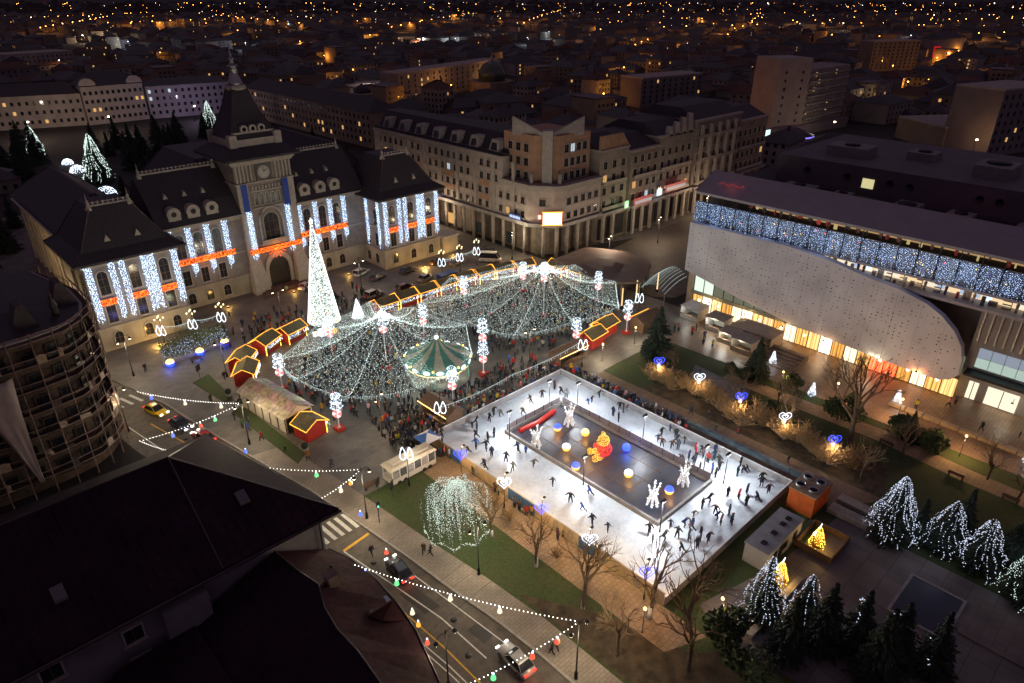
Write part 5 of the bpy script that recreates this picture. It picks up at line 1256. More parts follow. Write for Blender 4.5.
# ---- ornament masts
def loops(b, c, s, rg, dens=1.0):
    """bell like double loop drawn in bulbs, facing the camera side"""
    cx, cy_, cz = c; ux, uy = .725, -.688
    for side in (-1, 1):
        for k in range(int(42 * dens)):
            a = 2 * PI * k / (42 * dens)
            r = s * (.34 + .16 * math.cos(a)); px = side * s * .36 + r * math.sin(a) * .8; pz = -s * .75 * math.cos(a) + s * .3
            for q in range(2): b.octa((cx + ux * px + rg.gauss(0, .03), cy_ + uy * px + rg.gauss(0, .03), cz + pz + rg.gauss(0, .03)), .055 * max(1, s * .7))
def mast(x, y, label, h=6.4, tiers=1, lolly=True):
    t = thing('ornament_mast', label, 'light mast', (x, y, ZP), 0, 'white ornament masts of the market'); rg = random.Random(int(x * 10 + y))
    MB().ring([(.35, 0), (.3, .5), (.09, .6), (.07, h)], 8, (x, y, ZP)).build('pole', M['white'], t)
    MB().box(x - .7, x + .7, y - .7, y + .7, ZP, ZP + .5).build('base', M['red'], t)
    b = MB()
    for k in range(tiers):
        zt = h - k * 4.2
        for w in range(230):       # crown of scrolls
            q = rg.random(); a = rg.uniform(0, 2 * PI); rr = (.3 + .75 * abs(math.sin(q * 9.0))) * (1 - .35 * q)
            b.octa((x + rr * math.cos(a), y + rr * math.sin(a), ZP + zt - 2.4 + q * 2.6), .06)
    b.build('ornament_bulbs', em('ornament_bulbs', (.72, .86, 1), 2.6), t, kind='stuff')
    if lolly:
        for k in range(tiers):
            zc = h - 3.2 - k * 4.2; d = MB(); n = 18; ux, uy, nx, ny = .725, -.688, -.688, -.725
            for w in range(n):
                a, a2 = 2 * PI * w / n, 2 * PI * (w + 1) / n
                vs = [(x + nx * dd + ux * r * math.cos(q), y + ny * dd + uy * r * math.cos(q), ZP + zc + r * math.sin(q)) for dd in (.12, .3) for r, q in ((.08, a), (.08, a2), (.72, a2 + .5), (.72, a + .5))]
                d.add(vs, [(0, 3, 2, 1), (4, 5, 6, 7), (3, 7, 6, 2), (0, 4, 7, 3), (1, 2, 6, 5), (0, 1, 5, 4)], (w // 3) % 2)
            d.build('lollipop_disc', [em('lolly_white', (1, .85, .85), .95), em('lolly_pink', (1, .28, .26), .8)], t)
    lamp('mast_glow', (x, y, ZP + h - 1), 55, (.75, .88, 1), .5, t)
for x, y, l, h, n in ((54.1, 106.5, 'behind the lit huts near the tall Christmas tree', 6.6, 1), (40.5, 99.3, 'beside the row of lit huts at the left corner', 6.6, 1), (41.2, 82.1, 'on a red plinth in front of the patchwork stall', 6.2, 1), (68.6, 79.6, 'two tiered, right of the carousel', 10.6, 2), (58.3, 75.4, 'at the brown hut by the rink', 7.0, 1),
                      (70.4, 99.3, 'behind the carousel', 6.4, 1), (85.2, 104.6, 'before the back row of huts, left one', 6.8, 1), (100.2, 102, 'before the back row of huts, right one', 6.8, 1), (87.8, 75.0, 'beside the brown hut near the red stalls', 6.2, 1), (108.2, 86.9, 'at the right edge of the light net', 6.6, 1), (100.1, 72.6, 'tall one at the corner of the red stalls', 6.8, 1)):
    mast(x, y, 'white ornament mast with lollipop ' + l, h, n)
for (x, y), zc, l in ((C1, 11.1, 'left'), (C2, 11.6, 'right')):
    mast(x, y, 'tall centre mast carrying the %s light net' % l, zc, 1)
# ---- loop ornaments on short cross lamps
def cross_lamp(x, y, label, h=6.0, loop=True, lit=True):
    t = thing('lantern_post', label, 'lantern post', (x, y, ZP), 0, 'lantern posts with looped light ornaments'); rg = random.Random(int(x * 7 + y))
    p = MB().ring([(.16, 0), (.12, .8), (.06, 1.0), (.05, h)], 6, (x, y, ZP)); p.tube([(x - .7, y, ZP + h - .5), (x + .7, y, ZP + h - .5)], .04, 4); p.tube([(x, y - .7, ZP + h - .5), (x, y + .7, ZP + h - .5)], .04, 4)
    p.build('post', M['dark'], t)
    if lit:
        for a, c in ((.75, 0), (-.75, 0), (0, .75), (0, -.75), (0, 0)): MB().ball((x + a, y + c, ZP + h - .3 + (.5 if not (a or c) else 0)), .16, 6, 0, 1.3).build('lantern', em('lantern_glow', (1, .82, .4), 2.2), t)
        lamp('lantern_light', (x, y, ZP + h + .6), 210, (1, .78, .42), .3, t)
    if loop:
        b = MB(); loops(b, (x - .25, y - .25, ZP + h - 3.0), 1.3, rg); b.build('loop_bulbs', em('loop_bulbs', (.8, .9, 1), 3), t, kind='stuff')
L1 = [(31.6, 128.8), (37.0, 127.6), (42.3, 127.0)]; L2 = [(92.5, 121.5), (97.8, 121.3), (103.6, 121.8)]
for i, (x, y) in enumerate(L1): cross_lamp(x, y, 'lantern post with white looped lights by the flower bed, %s of three' % ('leftmost', 'middle', 'rightmost')[i], 6.4)
for i, (x, y) in enumerate(L2): cross_lamp(x, y, 'lantern post with white looped lights near the parked cars, %s of three' % ('leftmost', 'middle', 'rightmost')[i], 6.4)
cross_lamp(41.0, 63.6, 'tall post with white looped lights beside the tram shaped booth', 8.2, True, False)
cross_lamp(50.5, 68.4, 'tall post with white looped lights at the near left rink corner', 9.0, True, False)
cross_lamp(83.4, 69.6, 'post with white looped lights at the far rink corner', 7.2, True, False)
cross_lamp(108.6, 76.2, 'post with white looped lights before the mall corner', 6.6, True, False)
# rope of icicle lights between posts
def rope(label, pts, d=.5, m='rope_bulbs', n=30, bells=None):
    t = thing('light_rope', label, 'string lights', tuple(pts[0])); b = MB(); w = MB(); rg = random.Random(int(pts[0][0]))
    for p, q in zip(pts, pts[1:]):
        s = sag(p, q, d, n); w.tube(s[::3], .015, 3)
        for k in s: b.octa(k, .06)
        for k in s[::2]:
            for j in range(rg.randint(0, 2)): b.octa((k.x, k.y, k.z - .25 - .25 * j), .05)
    w.build('wire', M['dark'], t); b.build('bulbs', MATS[m], t, kind='stuff')
rope('white string lights between the lantern posts by the flower bed', [(x, y, 4.6) for x, y in L1])
rope('white string lights between the lantern posts near the parked cars', [(x, y, 4.6) for x, y in L2])
rope('white string lights along the rink edge up to the red stalls', [(50.5, 68.4, 6.4), (67, 70.4, 4.6), (83.4, 69.6, 5.4)], .5, n=60)
rope('white string lights from the red stalls toward the mall', [(100.1, 72.6, 5.4), (108.6, 76.2, 5.2)], .4)

# ---- huts
def hut(x, y, rz, label, w=4.2,  d=3.0, wall='red', roof='green', rope_m='amber', front=True, h=2.15, lampw=110, group='lit market huts', gl='cool'):
    t = thing('market_hut', label, 'market stall', (x, y, ZP), rz, group); local(t)
    b = MB().box(-w / 2, -w / 2 + .15, -d / 2, d / 2, 0, h).box(w / 2 - .15, w / 2, -d / 2, d / 2, 0, h).box(-w / 2 + .15, w / 2 - .15, d / 2 - .15, d / 2, 0, h).box(-w / 2 + .15, w / 2 - .15, -d / 2, -d / 2 + .12, 0, .95)
    for k in range(-3, 4): b.box(k * w / 7.4 - .03, k * w / 7.4 + .03, d / 2, d / 2 + .03, 0, h)
    b.build('wall', M[wall], t)
    MB().box(-w / 2 - .1, w / 2 + .1, -d / 2 - .35, -d / 2 + .15, .95, 1.03).build('counter', M['wood'], t)
    MB().box(-w / 2 + .3, w / 2 - .3, .2, .9, .9, 1.6).build('goods', mat('goods_%d' % rng.randrange(4), [(.5, .2, .05), (.4, .05, .04), (.5, .4, .2), (.15, .25, .1)][rng.randrange(4)], .7, .5, 6), t)
    o = .35; zr = h + 1.1
    for s in (-1, 1):
        p = [(-w / 2 - o, s * (d / 2 + o), h - .05), (w / 2 + o, s * (d / 2 + o), h - .05), (w / 2 + o, 0, zr), (-w / 2 - o, 0, zr)]
        q = [(a, b_, c - .1) for a, b_, c in p]
        MB().add(p + q, [(0, 1, 2, 3), (7, 6, 5, 4), (0, 4, 5, 1), (1, 5, 6, 2), (2, 6, 7, 3), (3, 7, 4, 0)]).build('roof_slope', M[roof], t)
    for s in (-1, 1):
        x_ = s * (w / 2 - .08); MB().add([(x_ - .06, -d / 2, h), (x_ - .06, d / 2, h), (x_ - .06, 0, zr - .12), (x_ + .06, -d / 2, h), (x_ + .06, d / 2, h), (x_ + .06, 0, zr - .12)], [(0, 2, 1), (3, 4, 5), (0, 1, 4, 3), (1, 2, 5, 4), (2, 0, 3, 5)]).build('gable_board', M[wall], t)
    b = MB(); pts = []
    def line(p, q, n): 
        for i in range(n): pts.append(Vector(p).lerp(Vector(q), i / n))
    A = w / 2 + o; B = d / 2 + o
    for s in ((-1, 1) if wall == 'red' else (-1,)):
        line((-A, s * B, h), (A, s * B, h), int(w * 7))
        if wall != 'red': break
        line((s * A, -B, h), (s * A, 0, zr), int(d * 4)); line((s * A, 0, zr), (s * A, B, h), int(d * 4))
    for p in pts: b.octa(p + Vector((rng.gauss(0, .02), rng.gauss(0, .02), .05)), .1)
    b.build('light_rope', E_[rope_m], t, kind='stuff')
    if wall == 'red':
        for s in (-1, 1):
            MB().box(s * w / 2 - .05, s * w / 2 + .05, -d / 2 - .04, -d / 2 + .06, 0, h).build('corner_trim', E_['gold'], t)
        MB().box(-w / 2, w / 2, d / 2 + .035, d / 2 + .06, h - .25, h - .12).build('eave_trim', E_['amber'], t)
        lamp('rope_glow', (0, .3, h + 2.0), 26, (1, .5, .1), .4, t)
    if front:
        b = MB()
        for _ in range(90):
            q = rng.uniform(-1, 1); b.octa((q * A, -B - .05, h - .15 - rng.random() * .7), .05)
        b.build('icicle_lights', E_[gl], t, kind='stuff')
    lamp('stall_light', (0, -d / 2 - .6, h - .2), lampw, (1, .72, .4), .25, t)
    return t
away = lambda x, y, c: math.atan2(y - c[1], x - c[0]) - PI / 2          # counter toward the centre
for (x, y), l in zip([(37.6, 106.6), (39.0, 111.4), (45.2, 115.0), (51.0, 116.0)], ('lowest left', 'second from the left', 'third from the left', 'nearest the tall tree')):
    hut(x, y, away(x, y, C1), 'hut outlined in amber lights on the left row, %s' % l, 4.4, 3.2, lampw=90)
back = [(71.6, 114.4), (76.8, 114.6), (82.0, 114.4), (87.4, 114.2), (92.8, 114.0), (98.2, 113.4), (103.4, 112.4), (108.6, 110.6)]
for i, (x, y) in enumerate(back): hut(x, y, 0 if i < 6 else -.25, 'hut outlined in amber lights in the back row, number %s from the Christmas tree' % ('one', 'two', 'three', 'four', 'five', 'six', 'seven', 'eight')[i], 4.4, 3.2, lampw=80)
for i, (x, y) in enumerate([(114.2, 104.0), (115.0, 98.6)]): hut(x, y, -PI / 2, 'hut outlined in amber lights at the right end of the market, %s one' % ('far', 'near')[i], 4.4, 3.0, lampw=80)
for i, (x, y) in enumerate([(91.6, 74.2), (97.0, 75.6)]): hut(x, y, PI + .1, 'red hut with amber outlined roof by the rink corner, %s one' % ('left', 'right')[i], 4.6, 3.0, lampw=80)
hut(37.4, 84.0, R(100), 'red hut with amber light outline at the end of the patchwork stall', 3.2, 3.6, lampw=90)
hut(54.6, 73.6, PI * .5 + PI, 'brown hut with warm lights beside the near left rink corner', 6.5, 3.2, 'wood', 'wood', 'warm', False, 2.4, 110)
hut(83.2, 73.0, 0, 'long brown hut with warm light strip before the red stalls', 7.0, 3.0, 'wood', 'wood', 'warm', False, 2.4, 60)
hut(105.0, 71.6, PI, 'brown hut between the red stalls and the dark conifer', 6.0, 3.2, 'wood', 'wood', 'amber', False, 2.4, 40)
# long stall with patchwork cloth roof
ps = thing('long_stall', 'long stall with patchwork cloth gable roof on the avenue side', 'market stall', (36.3, 93, ZP), R(97)); local(ps)
for s in (-1, 1):
    for k in range(6):
        for j in range(2):
            x0 = -6.6 + k * 2.2; y0, y1 = s * (j * 1.4), s * (j * 1.4 + 1.4); z0, z1 = 4.2 - j * .7, 4.2 - (j + 1) * .7
            MB().add([(x0, y0, z0), (x0 + 2.17, y0, z0), (x0 + 2.17, y1, z1), (x0, y1, z1), (x0, y0, z0 - .06), (x0 + 2.17, y0, z0 - .06), (x0 + 2.17, y1, z1 - .06), (x0, y1, z1 - .06)], [(0, 1, 2, 3), (7, 6, 5, 4), (3, 2, 6, 7), (0, 4, 5, 1), (0, 3, 7, 4), (1, 5, 6, 2)]).build('cloth_patch', mat('cloth_%d' % ((k * 3 + j * 5 + (s > 0)) % 6), [(.5, .42, .28), (.48, .30, .26), (.40, .42, .30), (.55, .45, .36), (.45, .35, .22), (.42, .30, .34)][(k * 3 + j * 5 + (s > 0)) % 6], .85, .45, 1.6), ps)
MB().box(-6.4, 6.4, 2.2, 2.35, 0, 2.75).box(-6.4, 6.4, -2.35, -2.2, 0, 2.75).build('wall', M['cream'], ps)
for k in range(7): MB().box(-6.3 + k * 2.1 - .08, -6.3 + k * 2.1 + .08, 2.36, 2.46, 0, 2.7).build('post', M['wood'], ps)
for s in (-1, 1): MB().add([(s * 6.5, -2.3, 2.75), (s * 6.5, 2.3, 2.75), (s * 6.5, 0, 4.05), (s * 6.4, -2.3, 2.75), (s * 6.4, 2.3, 2.75), (s * 6.4, 0, 4.05)], [(0, 1, 2), (5, 4, 3), (0, 2, 5, 3), (1, 4, 5, 2)]).build('gable_cloth', M['cream'], ps)
lamp('stall_light', (0, 4, 3), 90, (1, .85, .6), .3, ps); lamp('stall_light', (-3, -4, 3.2), 120, (1, .9, .7), .3, ps)

# ---- carousel
CXY = (62.3, 84.4)
ca = thing('carousel', 'round carousel with green and cream striped tent roof and lit rim', 'carousel', (*CXY, ZP)); local(ca)
NS = 16
for k in range(NS):
    a0, a1 = 2 * PI * k / NS, 2 * PI * (k + 1) / NS; prof = [(5.7, 4.1), (3.4, 5.0), (1.6, 6.2), (.35, 7.6)]
    vs = [(r * math.cos(a), r * math.sin(a), z) for r, z in prof for a in (a0, a1)]
    MB().add(vs, [(0, 1, 3, 2), (2, 3, 5, 4), (4, 5, 7, 6)]).build('roof_panel', mat('tent_green', (.07, .22, .165), .7, .15, 2) if k % 2 else mat('tent_cream', (.42, .40, .30), .7, .15, 2), ca)
    am = (a0 + a1) / 2
    MB().add([(5.72 * math.cos(a0), 5.72 * math.sin(a0), 4.15), (5.72 * math.cos(a1), 5.72 * math.sin(a1), 4.15), (5.72 * math.cos(a1), 5.72 * math.sin(a1), 3.5), (5.72 * math.cos(am), 5.72 * math.sin(am), 3.15), (5.72 * math.cos(a0), 5.72 * math.sin(a0), 3.5)], [(4, 3, 2, 1, 0)]).build('scallop', mat('teal_board', (.06, .28, .26), .5, .15, 2), ca)
    sh = MB(); c = Vector((5.78 * math.cos(am), 5.78 * math.sin(am), 3.85)); u = Vector((-math.sin(am), math.cos(am), 0))
    sh.add([tuple(c + u * (.62 * math.cos(q)) + Vector((0, 0, .42 * math.sin(q)))) for q in [2 * PI * w / 12 for w in range(12)]], [tuple(range(12))]); sh.build('lit_shield', em('shield_light', (.85, 1, 1), 1.3), ca)
    if k % 2 == 0:
        MB().tube([(5.3 * math.cos(a0), 5.3 * math.sin(a0), 0), (5.3 * math.cos(a0), 5.3 * math.sin(a0), 4.1)], .09, 6).build('pillar', mat('pillar_green', (.12, .4, .34), .4, .1, 2), ca)
        MB().ball((5.75 * math.cos(a0), 5.75 * math.sin(a0), 4.2), .2, 6).build('rim_bulb', E_['gold'], ca)
MB().ring([(5.6, 0), (5.6, .45), (5.2, .46), (5.2, .6)], 24).build('platform', mat('platform_pale', (.2, .19, .16), .5, .2, 2), ca)
MB().ring([(1.5, .6), (1.2, 1.6), (1.2, 3.4), (2.2, 4.0)], 12, smooth=False).build('centre_drum', em('drum_panels', (.9, .95, .75), .35), ca)
MB().ring([(5.55, 3.0), (5.55, 3.12)], 24, cap=False).build('rim_rope', E_['warm'], ca)
MB().ball((0, 0, 7.8), .35, 8).build('finial', em('finial_glow', (.8, 1, .95), 3), ca)
hm_ = MB().ball((0, 0, 1.25), .38, 8, 0, .8, 1.7, .7).tube([(.5, 0, 1.35), (.85, 0, 1.85)], [.2, .13], 6).ball((1.02, 0, 1.92), .2, 6, 0, .7, 1.5, .7).tube([(-.6, 0, 1.35), (-.9, 0, .95)], [.08, .04], 5)
for sx in (.42, -.42):
    for sy in (.14, -.14): hm_.tube([(sx, sy, 1.1), (sx * 1.5, sy, .8), (sx * 1.3, sy, .55)], [.1, .07, .06], 5)
hm_.tube([(0, 0, .5), (0, 0, 3.9)], .03, 5)
hmesh = hm_.mesh('carousel_horse', mat('horse_white', (.75, .7, .62), .4, .2, 2))
for k in range(12):
    a = 2 * PI * k / 12 + .13; r = 4.3 if k % 2 else 3.0
    o = bpy.data.objects.new('carousel_horse', hmesh); COL.objects.link(o); o.parent = ca; o.location = (r * math.cos(a), r * math.sin(a), .2); o.rotation_euler = (0, 0, a + PI / 2)
for a in range(6): lamp('carousel_light', (4.6 * math.cos(a * PI / 3), 4.6 * math.sin(a * PI / 3), 3.0), 170, (.95, 1, .85), .3, ca)
for a in (215, 250, 180): lamp('carousel_rim', (7.2 * math.cos(R(a)), 7.2 * math.sin(R(a)), 5.0), 60, (.8, 1, .95), .5, ca)

# ---- Christmas trees
ct = thing('christmas_tree', 'tall slender white lit Christmas tree with red and gold ornaments before the palace', 'christmas tree', (58.8, 117.3, ZP)); local(ct)
MB().ring([(.5, 0), (.4, 2)], 8).build('trunk', M['bark'], ct)
MB().ring([(2.9, .8), (3.0, 1.0), (2.0, 7.5), (1.0, 14), (.2, 20.5)], 20).build('cone_body', mat('tree_cone', (.16, .2, .17), .8, .4, 2), ct)
b = MB(); o_ = MB(); r_ = MB()
for _ in range(8500):
    q = 1 - math.sqrt(rng.random()); z = 1.0 + q * 20.6; rr = 3.1 * (1 - q) ** 1.05 + .12; a = rng.uniform(0, 2 * PI)
    b.octa((rr * math.cos(a), rr * math.sin(a), z), rng.choice((.045, .06, .08)))
for _ in range(70):
    q = 1 - math.sqrt(rng.random()); z = 1.2 + q * 19; rr = 2.9 * (1 - q) + .14; a = rng.uniform(0, 2 * PI); (o_ if rng.random() < .6 else r_).octa((rr * math.cos(a), rr * math.sin(a), z), .14)
b.build('bulbs', em('tree_bulbs', (.9, 1, .95), 2.3), ct, kind='stuff'); o_.build('gold_bauble', E_['gold'], ct, kind='stuff'); r_.build('red_bauble', E_['red'], ct, kind='stuff')
st = MB()
for k in range(5):
    a = R(90 + 72 * k); st.add([(0, -.12, 21.6), (.35 * math.cos(a - .63), 0, 21.6 + .35 * math.sin(a - .63)), (.5 * math.cos(a), 0, 21.6 + .8 * math.sin(a)), (.35 * math.cos(a + .63), 0, 21.6 + .35 * math.sin(a + .63)), (0, .12, 21.6)], [(0, 1, 2), (0, 2, 3), (4, 2, 1), (4, 3, 2)])
st.build('star', em('star_glow', (1, .95, .8), 1.5), ct)
for z in (3, 8, 13): lamp('tree_glow', (-3.6 + z * .15, -3.6 + z * .15, z), 110, (.85, 1, .95), .8, ct)
s2 = thing('small_light_tree', 'small white cone tree of lights right of the tall Christmas tree', 'light tree', (65.6, 115.6, ZP)); local(s2)
MB().ring([(1.15, 0), (.1, 4.3)], 14).build('cone_body', M['white'], s2); b = MB()
for _ in range(700):
    q = 1 - math.sqrt(rng.random()); a = rng.uniform(0, 2 * PI); rr = 1.2 * (1 - q) + .05; b.octa((rr * math.cos(a), rr * math.sin(a), .1 + q * 4.3), .06)
b.build('bulbs', em('white_tree_bulbs', (.9, .95, 1), 2.2), s2, kind='stuff')
gp_ = thing('gift_display', 'glowing display of gift boxes at the foot of the Christmas tree', 'display', (56.0, 113.2, ZP)); local(gp_)
for k, (x, y, s, m_) in enumerate(((0, 0, 1.3, 'cool'), (1.5, .4, .9, 'gold'), (-1.2, .6, .8, 'white'), (.6, -1.2, .7, 'blue'), (2.4, -.5, .7, 'amber'))):
    bx_ = MB().box(x - s / 2, x + s / 2, y - s / 2, y + s / 2, 0, s).build('gift_box', em('gift_' + m_, {'cool': (.8, .9, 1), 'gold': (1, .6, .1), 'white': (1, .95, .9), 'blue': (.1, .2, 1), 'amber': (1, .45, .05)}[m_], 1.1), gp_)
    MB().box(x - .06, x + .06, y - s / 2 - .02, y + s / 2 + .02, 0, s + .02).build('ribbon', M['red'], bx_)

# ---- white cube string of the avenue side: flower bed with globes
fbed = thing('flower_bed', 'raised bed of leafy shrubs with blue white fairy lights before the palace', 'planter', (35.5, 126, ZP))
MB().prism([(28.6, 121.4), (41.6, 122.8), (42.8, 130.6), (30.6, 129.6)], ZP, ZP + .5).build('kerb', M['kerb'], fbed)
b = MB(); bl = MB()
for _ in range(4200):
    u, v = rng.random(), rng.random(); x = 29.2 + u * 12.6 + v * 1.2; y = 121.9 + v * 7.4 + u * 1.0; z = ZP + .5 + abs(rng.gauss(0, .8)) * (.6 + .7 * math.sin(u * 9 + v * 5) ** 2); s = .16; a = rng.uniform(0, 6.28)
    b.add([(x, y, z), (x + s * math.cos(a), y + s * math.sin(a), z + .1), (x + s * 1.6 * math.cos(a + .5), y + s * 1.6 * math.sin(a + .5), z + .2), (x + s * math.cos(a + 1), y + s * math.sin(a + 1), z + .12)], [(0, 1, 2, 3)])
    if _ % 9 == 0 and v < .55: bl.octa((x, y, z + .1), .06)
b.build('foliage', M['leaf'], fbed, kind='stuff'); bl.build('fairy_lights', em('fairy_blue', (.5, .62, 1), 1.6), fbed, kind='stuff')
lamp('bed_glow', (32.5, 122.5, 3.2), 60, (.6, .75, 1), .6, fbed); lamp('bed_glow', (38.5, 125.5, 3.6), 110, (.9, 1, .6), .6, fbed)
for x, y, l in ((29.6, 120.6, 'nearest the avenue'), (35.2, 121.3, 'in the middle'), (40.2, 122.0, 'nearest the market')): globe(x, y, ZP, .75, 'blue', 'warm', 'white and blue glowing ball at the flower bed edge, ' + l, 'glowing balls by the flower bed')

# ---- tram shaped booth
tb2 = thing('tram_booth', 'white and cream tram shaped booth with glass sides near the rink', 'booth', (42.8, 65.9, ZP)); local(tb2)
MB().box(-3.7, 3.7, -1.2, 1.2, .35, 1.15).build('body', mat('tram_cream', (.6, .55, .48), .5, .1, 2), tb2)
MB().prism([(-3.9, -1.3), (3.9, -1.3), (3.9, 1.3), (-3.9, 1.3)], 2.6, 2.95, 0, [(-3.6, -1.0), (3.6, -1.0), (3.6, 1.0), (-3.6, 1.0)]).build('roof', mat('tram_roof', (.62, .55, .42), .6, .1, 2), tb2)
MB().box(-3.0, 3.0, -.5, .5, 2.95, 3.15).build('roof_vent', M['cream'], tb2)
for k in range(6):
    for s in (-1, 1): MB().box(-3.6 + k * 1.2 + .06, -3.6 + k * 1.2 + 1.14, s * 1.16 - .03, s * 1.16 + .03, 1.18, 2.55).build('window_pane', mat('tram_glass', (.10, .10, .10), .15, .4, 1) if k % 2 else mat('poster_grey', (.28, .26, .25), .5, .5, 3), tb2)
for k in range(7):
    for s in (-1, 1): MB().box(-3.6 + k * 1.2 - .05, -3.6 + k * 1.2 + .05, s * 1.16 - .05, s * 1.16 + .05, 1.15, 2.6).build('window_post', M['white'], tb2)
for x in (-2.6, -1.6, 1.6, 2.6):
    for s in (-1, 1): MB().tube([(x, s * 1.05, .33), (x, s * 1.22, .33)], .33, 12).build('wheel', M['black'], tb2)
lamp('booth_light', (0, -2.4, 3.4), 70, (1, .92, .8), .3, tb2); lamp('booth_light', (0, 0, 4.3), 60, (1, .92, .75), .3, tb2)
bz = thing('blue_gazebo', 'small blue and white canvas shelter at the rink entrance', 'gazebo', (48.0, 68.6, ZP)); local(bz)
for k, (sx, sy) in enumerate(((-1, -1), (1, -1), (1, 1), (-1, 1))):
    MB().tube([(sx * 1.3, sy * 1.3, 0), (sx * 1.3, sy * 1.3, 2.1)], .05, 5).build('pole', M['steel'], bz)
    c = [(-1.5, -1.5), (1.5, -1.5), (1.5, 1.5), (-1.5, 1.5)]; p, q = c[k], c[(k + 1) % 4]
    MB().add([(*p, 2.1), (*q, 2.1), (0, 0, 2.9)], [(0, 1, 2)]).build('canvas', mat('canvas_blue', (.02, .12, .45), .7, .1, 2) if k % 2 else M['white'], bz)

# ---- terrace pavilion behind the right net, lit columns, wire canopy
tp = thing('terrace_pavilion', 'brown flat roofed terrace pavilion with tall windows behind the light net', 'pavilion', (118, 93, ZP))
RP = [(112.0, 103.6), (124.5, 104.2), (128.5, 95), (126.0, 86), (115.4, 80.6), (108.8, 86.0)]
MB().prism(RP, 4.0, 4.45).build('roof', mat('brown_membrane', (.20, .15, .115), .75, .15, .4), tp)
MB().prism([(117 + (x - 117) * .45, 93 + (y - 93) * .45) for x, y in RP], 4.45, 5.2, 0, [(117 + (x - 117) * .25, 93 + (y - 93) * .25) for x, y in RP]).build('roof_hump', MATS['brown_membrane'], tp)
for x, y in RP + [(112.2, 83.4), (110.4, 94.8), (120.6, 83.2)]: x, y = 117 + (x - 117) * .95, 93 + (y - 93) * .95; MB().ring([(.12, ZP), (.12, 4.0)], 6, (x, y, 0)).build('column', M['stone2'], tp)
MB().prism([(117 + (x - 117) * .6, 93 + (y - 93) * .6) for x, y in RP], ZP, 3.9).build('inner_wall', mat('pavilion_wall', (.17, .13, .1), .6, .2, .5), tp)
for x, y, l in ((109.0, 80.8, 'nearest the red stalls'), (114.8, 81.4, 'in the middle'), (122.0, 81.0, 'nearest the mall')):
    t = thing('lit_column', 'slim glowing amber column beside the brown pavilion, ' + l, 'lit column', (x, y, ZP), 0, 'amber columns by the pavilion'); MB().ring([(.16, .6), (.13, 4.6)], 6, (x, y, ZP), smooth=False).build('lit_shaft', em('amber_shaft', (1, .62, .28), 1.0), t); MB().ring([(.3, 0), (.3, .6)], 8, (x, y, ZP)).build('foot', M['dark'], t); lamp('column_light', (x, y, 3.2), 40, (1, .62, .3), .3, t)
wc = thing('wire_canopy', 'small arched canopy of white light wires at the mall corner', 'light canopy', (116, 76, ZP))
b = MB(); w_ = MB()
for k in range(11):
    pts = [(111.6 + 9.0 * q, 78.4 - 6.2 * k / 10 + (.8 * q), 4.6 + 2.0 * math.sin(PI * (k / 10) * .9) + 1.3 * q + .5 * math.sin(PI * q)) for q in [i / 10 for i in range(11)]]
    w_.tube(pts, .03, 3)
    for p, q in zip(pts, pts[1:]):
        for i in range(4): b.octa(Vector(p).lerp(Vector(q), i / 4), .05)
w_.build('wire', M['steel'], wc, kind='stuff'); b.build('bulbs', em('canopy_bulbs', (.75, 1, .95), 1.4), wc, kind='stuff')
for x, y in ((111.6, 78.4), (112.0, 72.4)): MB().tube([(x, y, ZP), (x, y, 4.7)], .08, 6).build('post', M['steel'], wc)
# ---- cabins before the mall
def cabin(x, y, rz, w, d, h, label, m_, tent=False, p=80):
    t = thing('sales_cabin', label, 'cabin', (x, y, .13), rz, 'cabins before the mall'); local(t)
    b = MB().box(-w / 2, -w / 2 + .08, -d / 2, d / 2, 0, h).box(w / 2 - .08, w / 2, -d / 2, d / 2, 0, h).box(-w / 2 + .08, w / 2 - .08, d / 2 - .08, d / 2, 0, h).box(-w / 2 + .08, w / 2 - .08, -d / 2, -d / 2 + .08, 0, 1.0)
    b.build('wall', m_, t)
    if tent: MB().prism([(-w / 2 - .2, -d / 2 - .2), (w / 2 + .2, -d / 2 - .2), (w / 2 + .2, d / 2 + .2), (-w / 2 - .2, d / 2 + .2)], h, h + 1.0, 0, [(-w / 4, -.2), (w / 4, -.2), (w / 4, .2), (-w / 4, .2)]).build('roof', m_, t)
    else: MB().box(-w / 2 - .15, w / 2 + .15, -d / 2 - .4, d / 2 + .15, h, h + .18).build('roof', mat('cabin_roof', (.42, .36, .28), .7, .2, 2), t)
    MB().box(-w / 2 - .05, w / 2 + .05, -d / 2 - .3, -d / 2 + .1, 1.0, 1.06).build('counter', M['wood'], t)
    lamp('cabin_light', (0, -d / 2 - .5, h - .3), p * 2.2, (.95, .95, .85), .3, t)
pc = mat('cabin_white', (.62, .60, .55), .6, .1, 2); tc_ = mat('cabin_tan', (.42, .34, .25), .7, .15, 2)
cabin(116.4, 67.6, -PI / 2, 4.2, 4, 2.6, 'white square tent nearest the mall corner', pc, True)
cabin(114.8, 61.0, -PI / 2, 4, 3.4, 2.8, 'white box cabin with bright counter, second from the mall corner', pc, False, 140)
cabin(111.5, 56.6, -PI / 2, 3, 3, 2.3, 'small open tan cabin beside the white box cabin', tc_, False, 140)
cabin(110.4, 52.6, -PI / 2, 4.2, 3.4, 2.6, 'tan box cabin beside the large tent', tc_)
cabin(115.8, 53.4, -PI / 2, 8.5, 5, 2.6, 'large beige tent with low gable before the mall glass', tc_, True)
st_ = MB()
for k in range(6): st_.box(108.5 + k * 1.1, 109.6 + k * 1.1 + .001 * k, 42.5, 49.2, .13, .25 + k * .16)
struct('mall_stair', st_, tiles('stair_stone', (.2, .14, .1), (.17, .12, .085), (.1, .07, .05), 1.2, .4, .6))
# ================================================================== street furniture and vehicles
rng = random.Random(41)
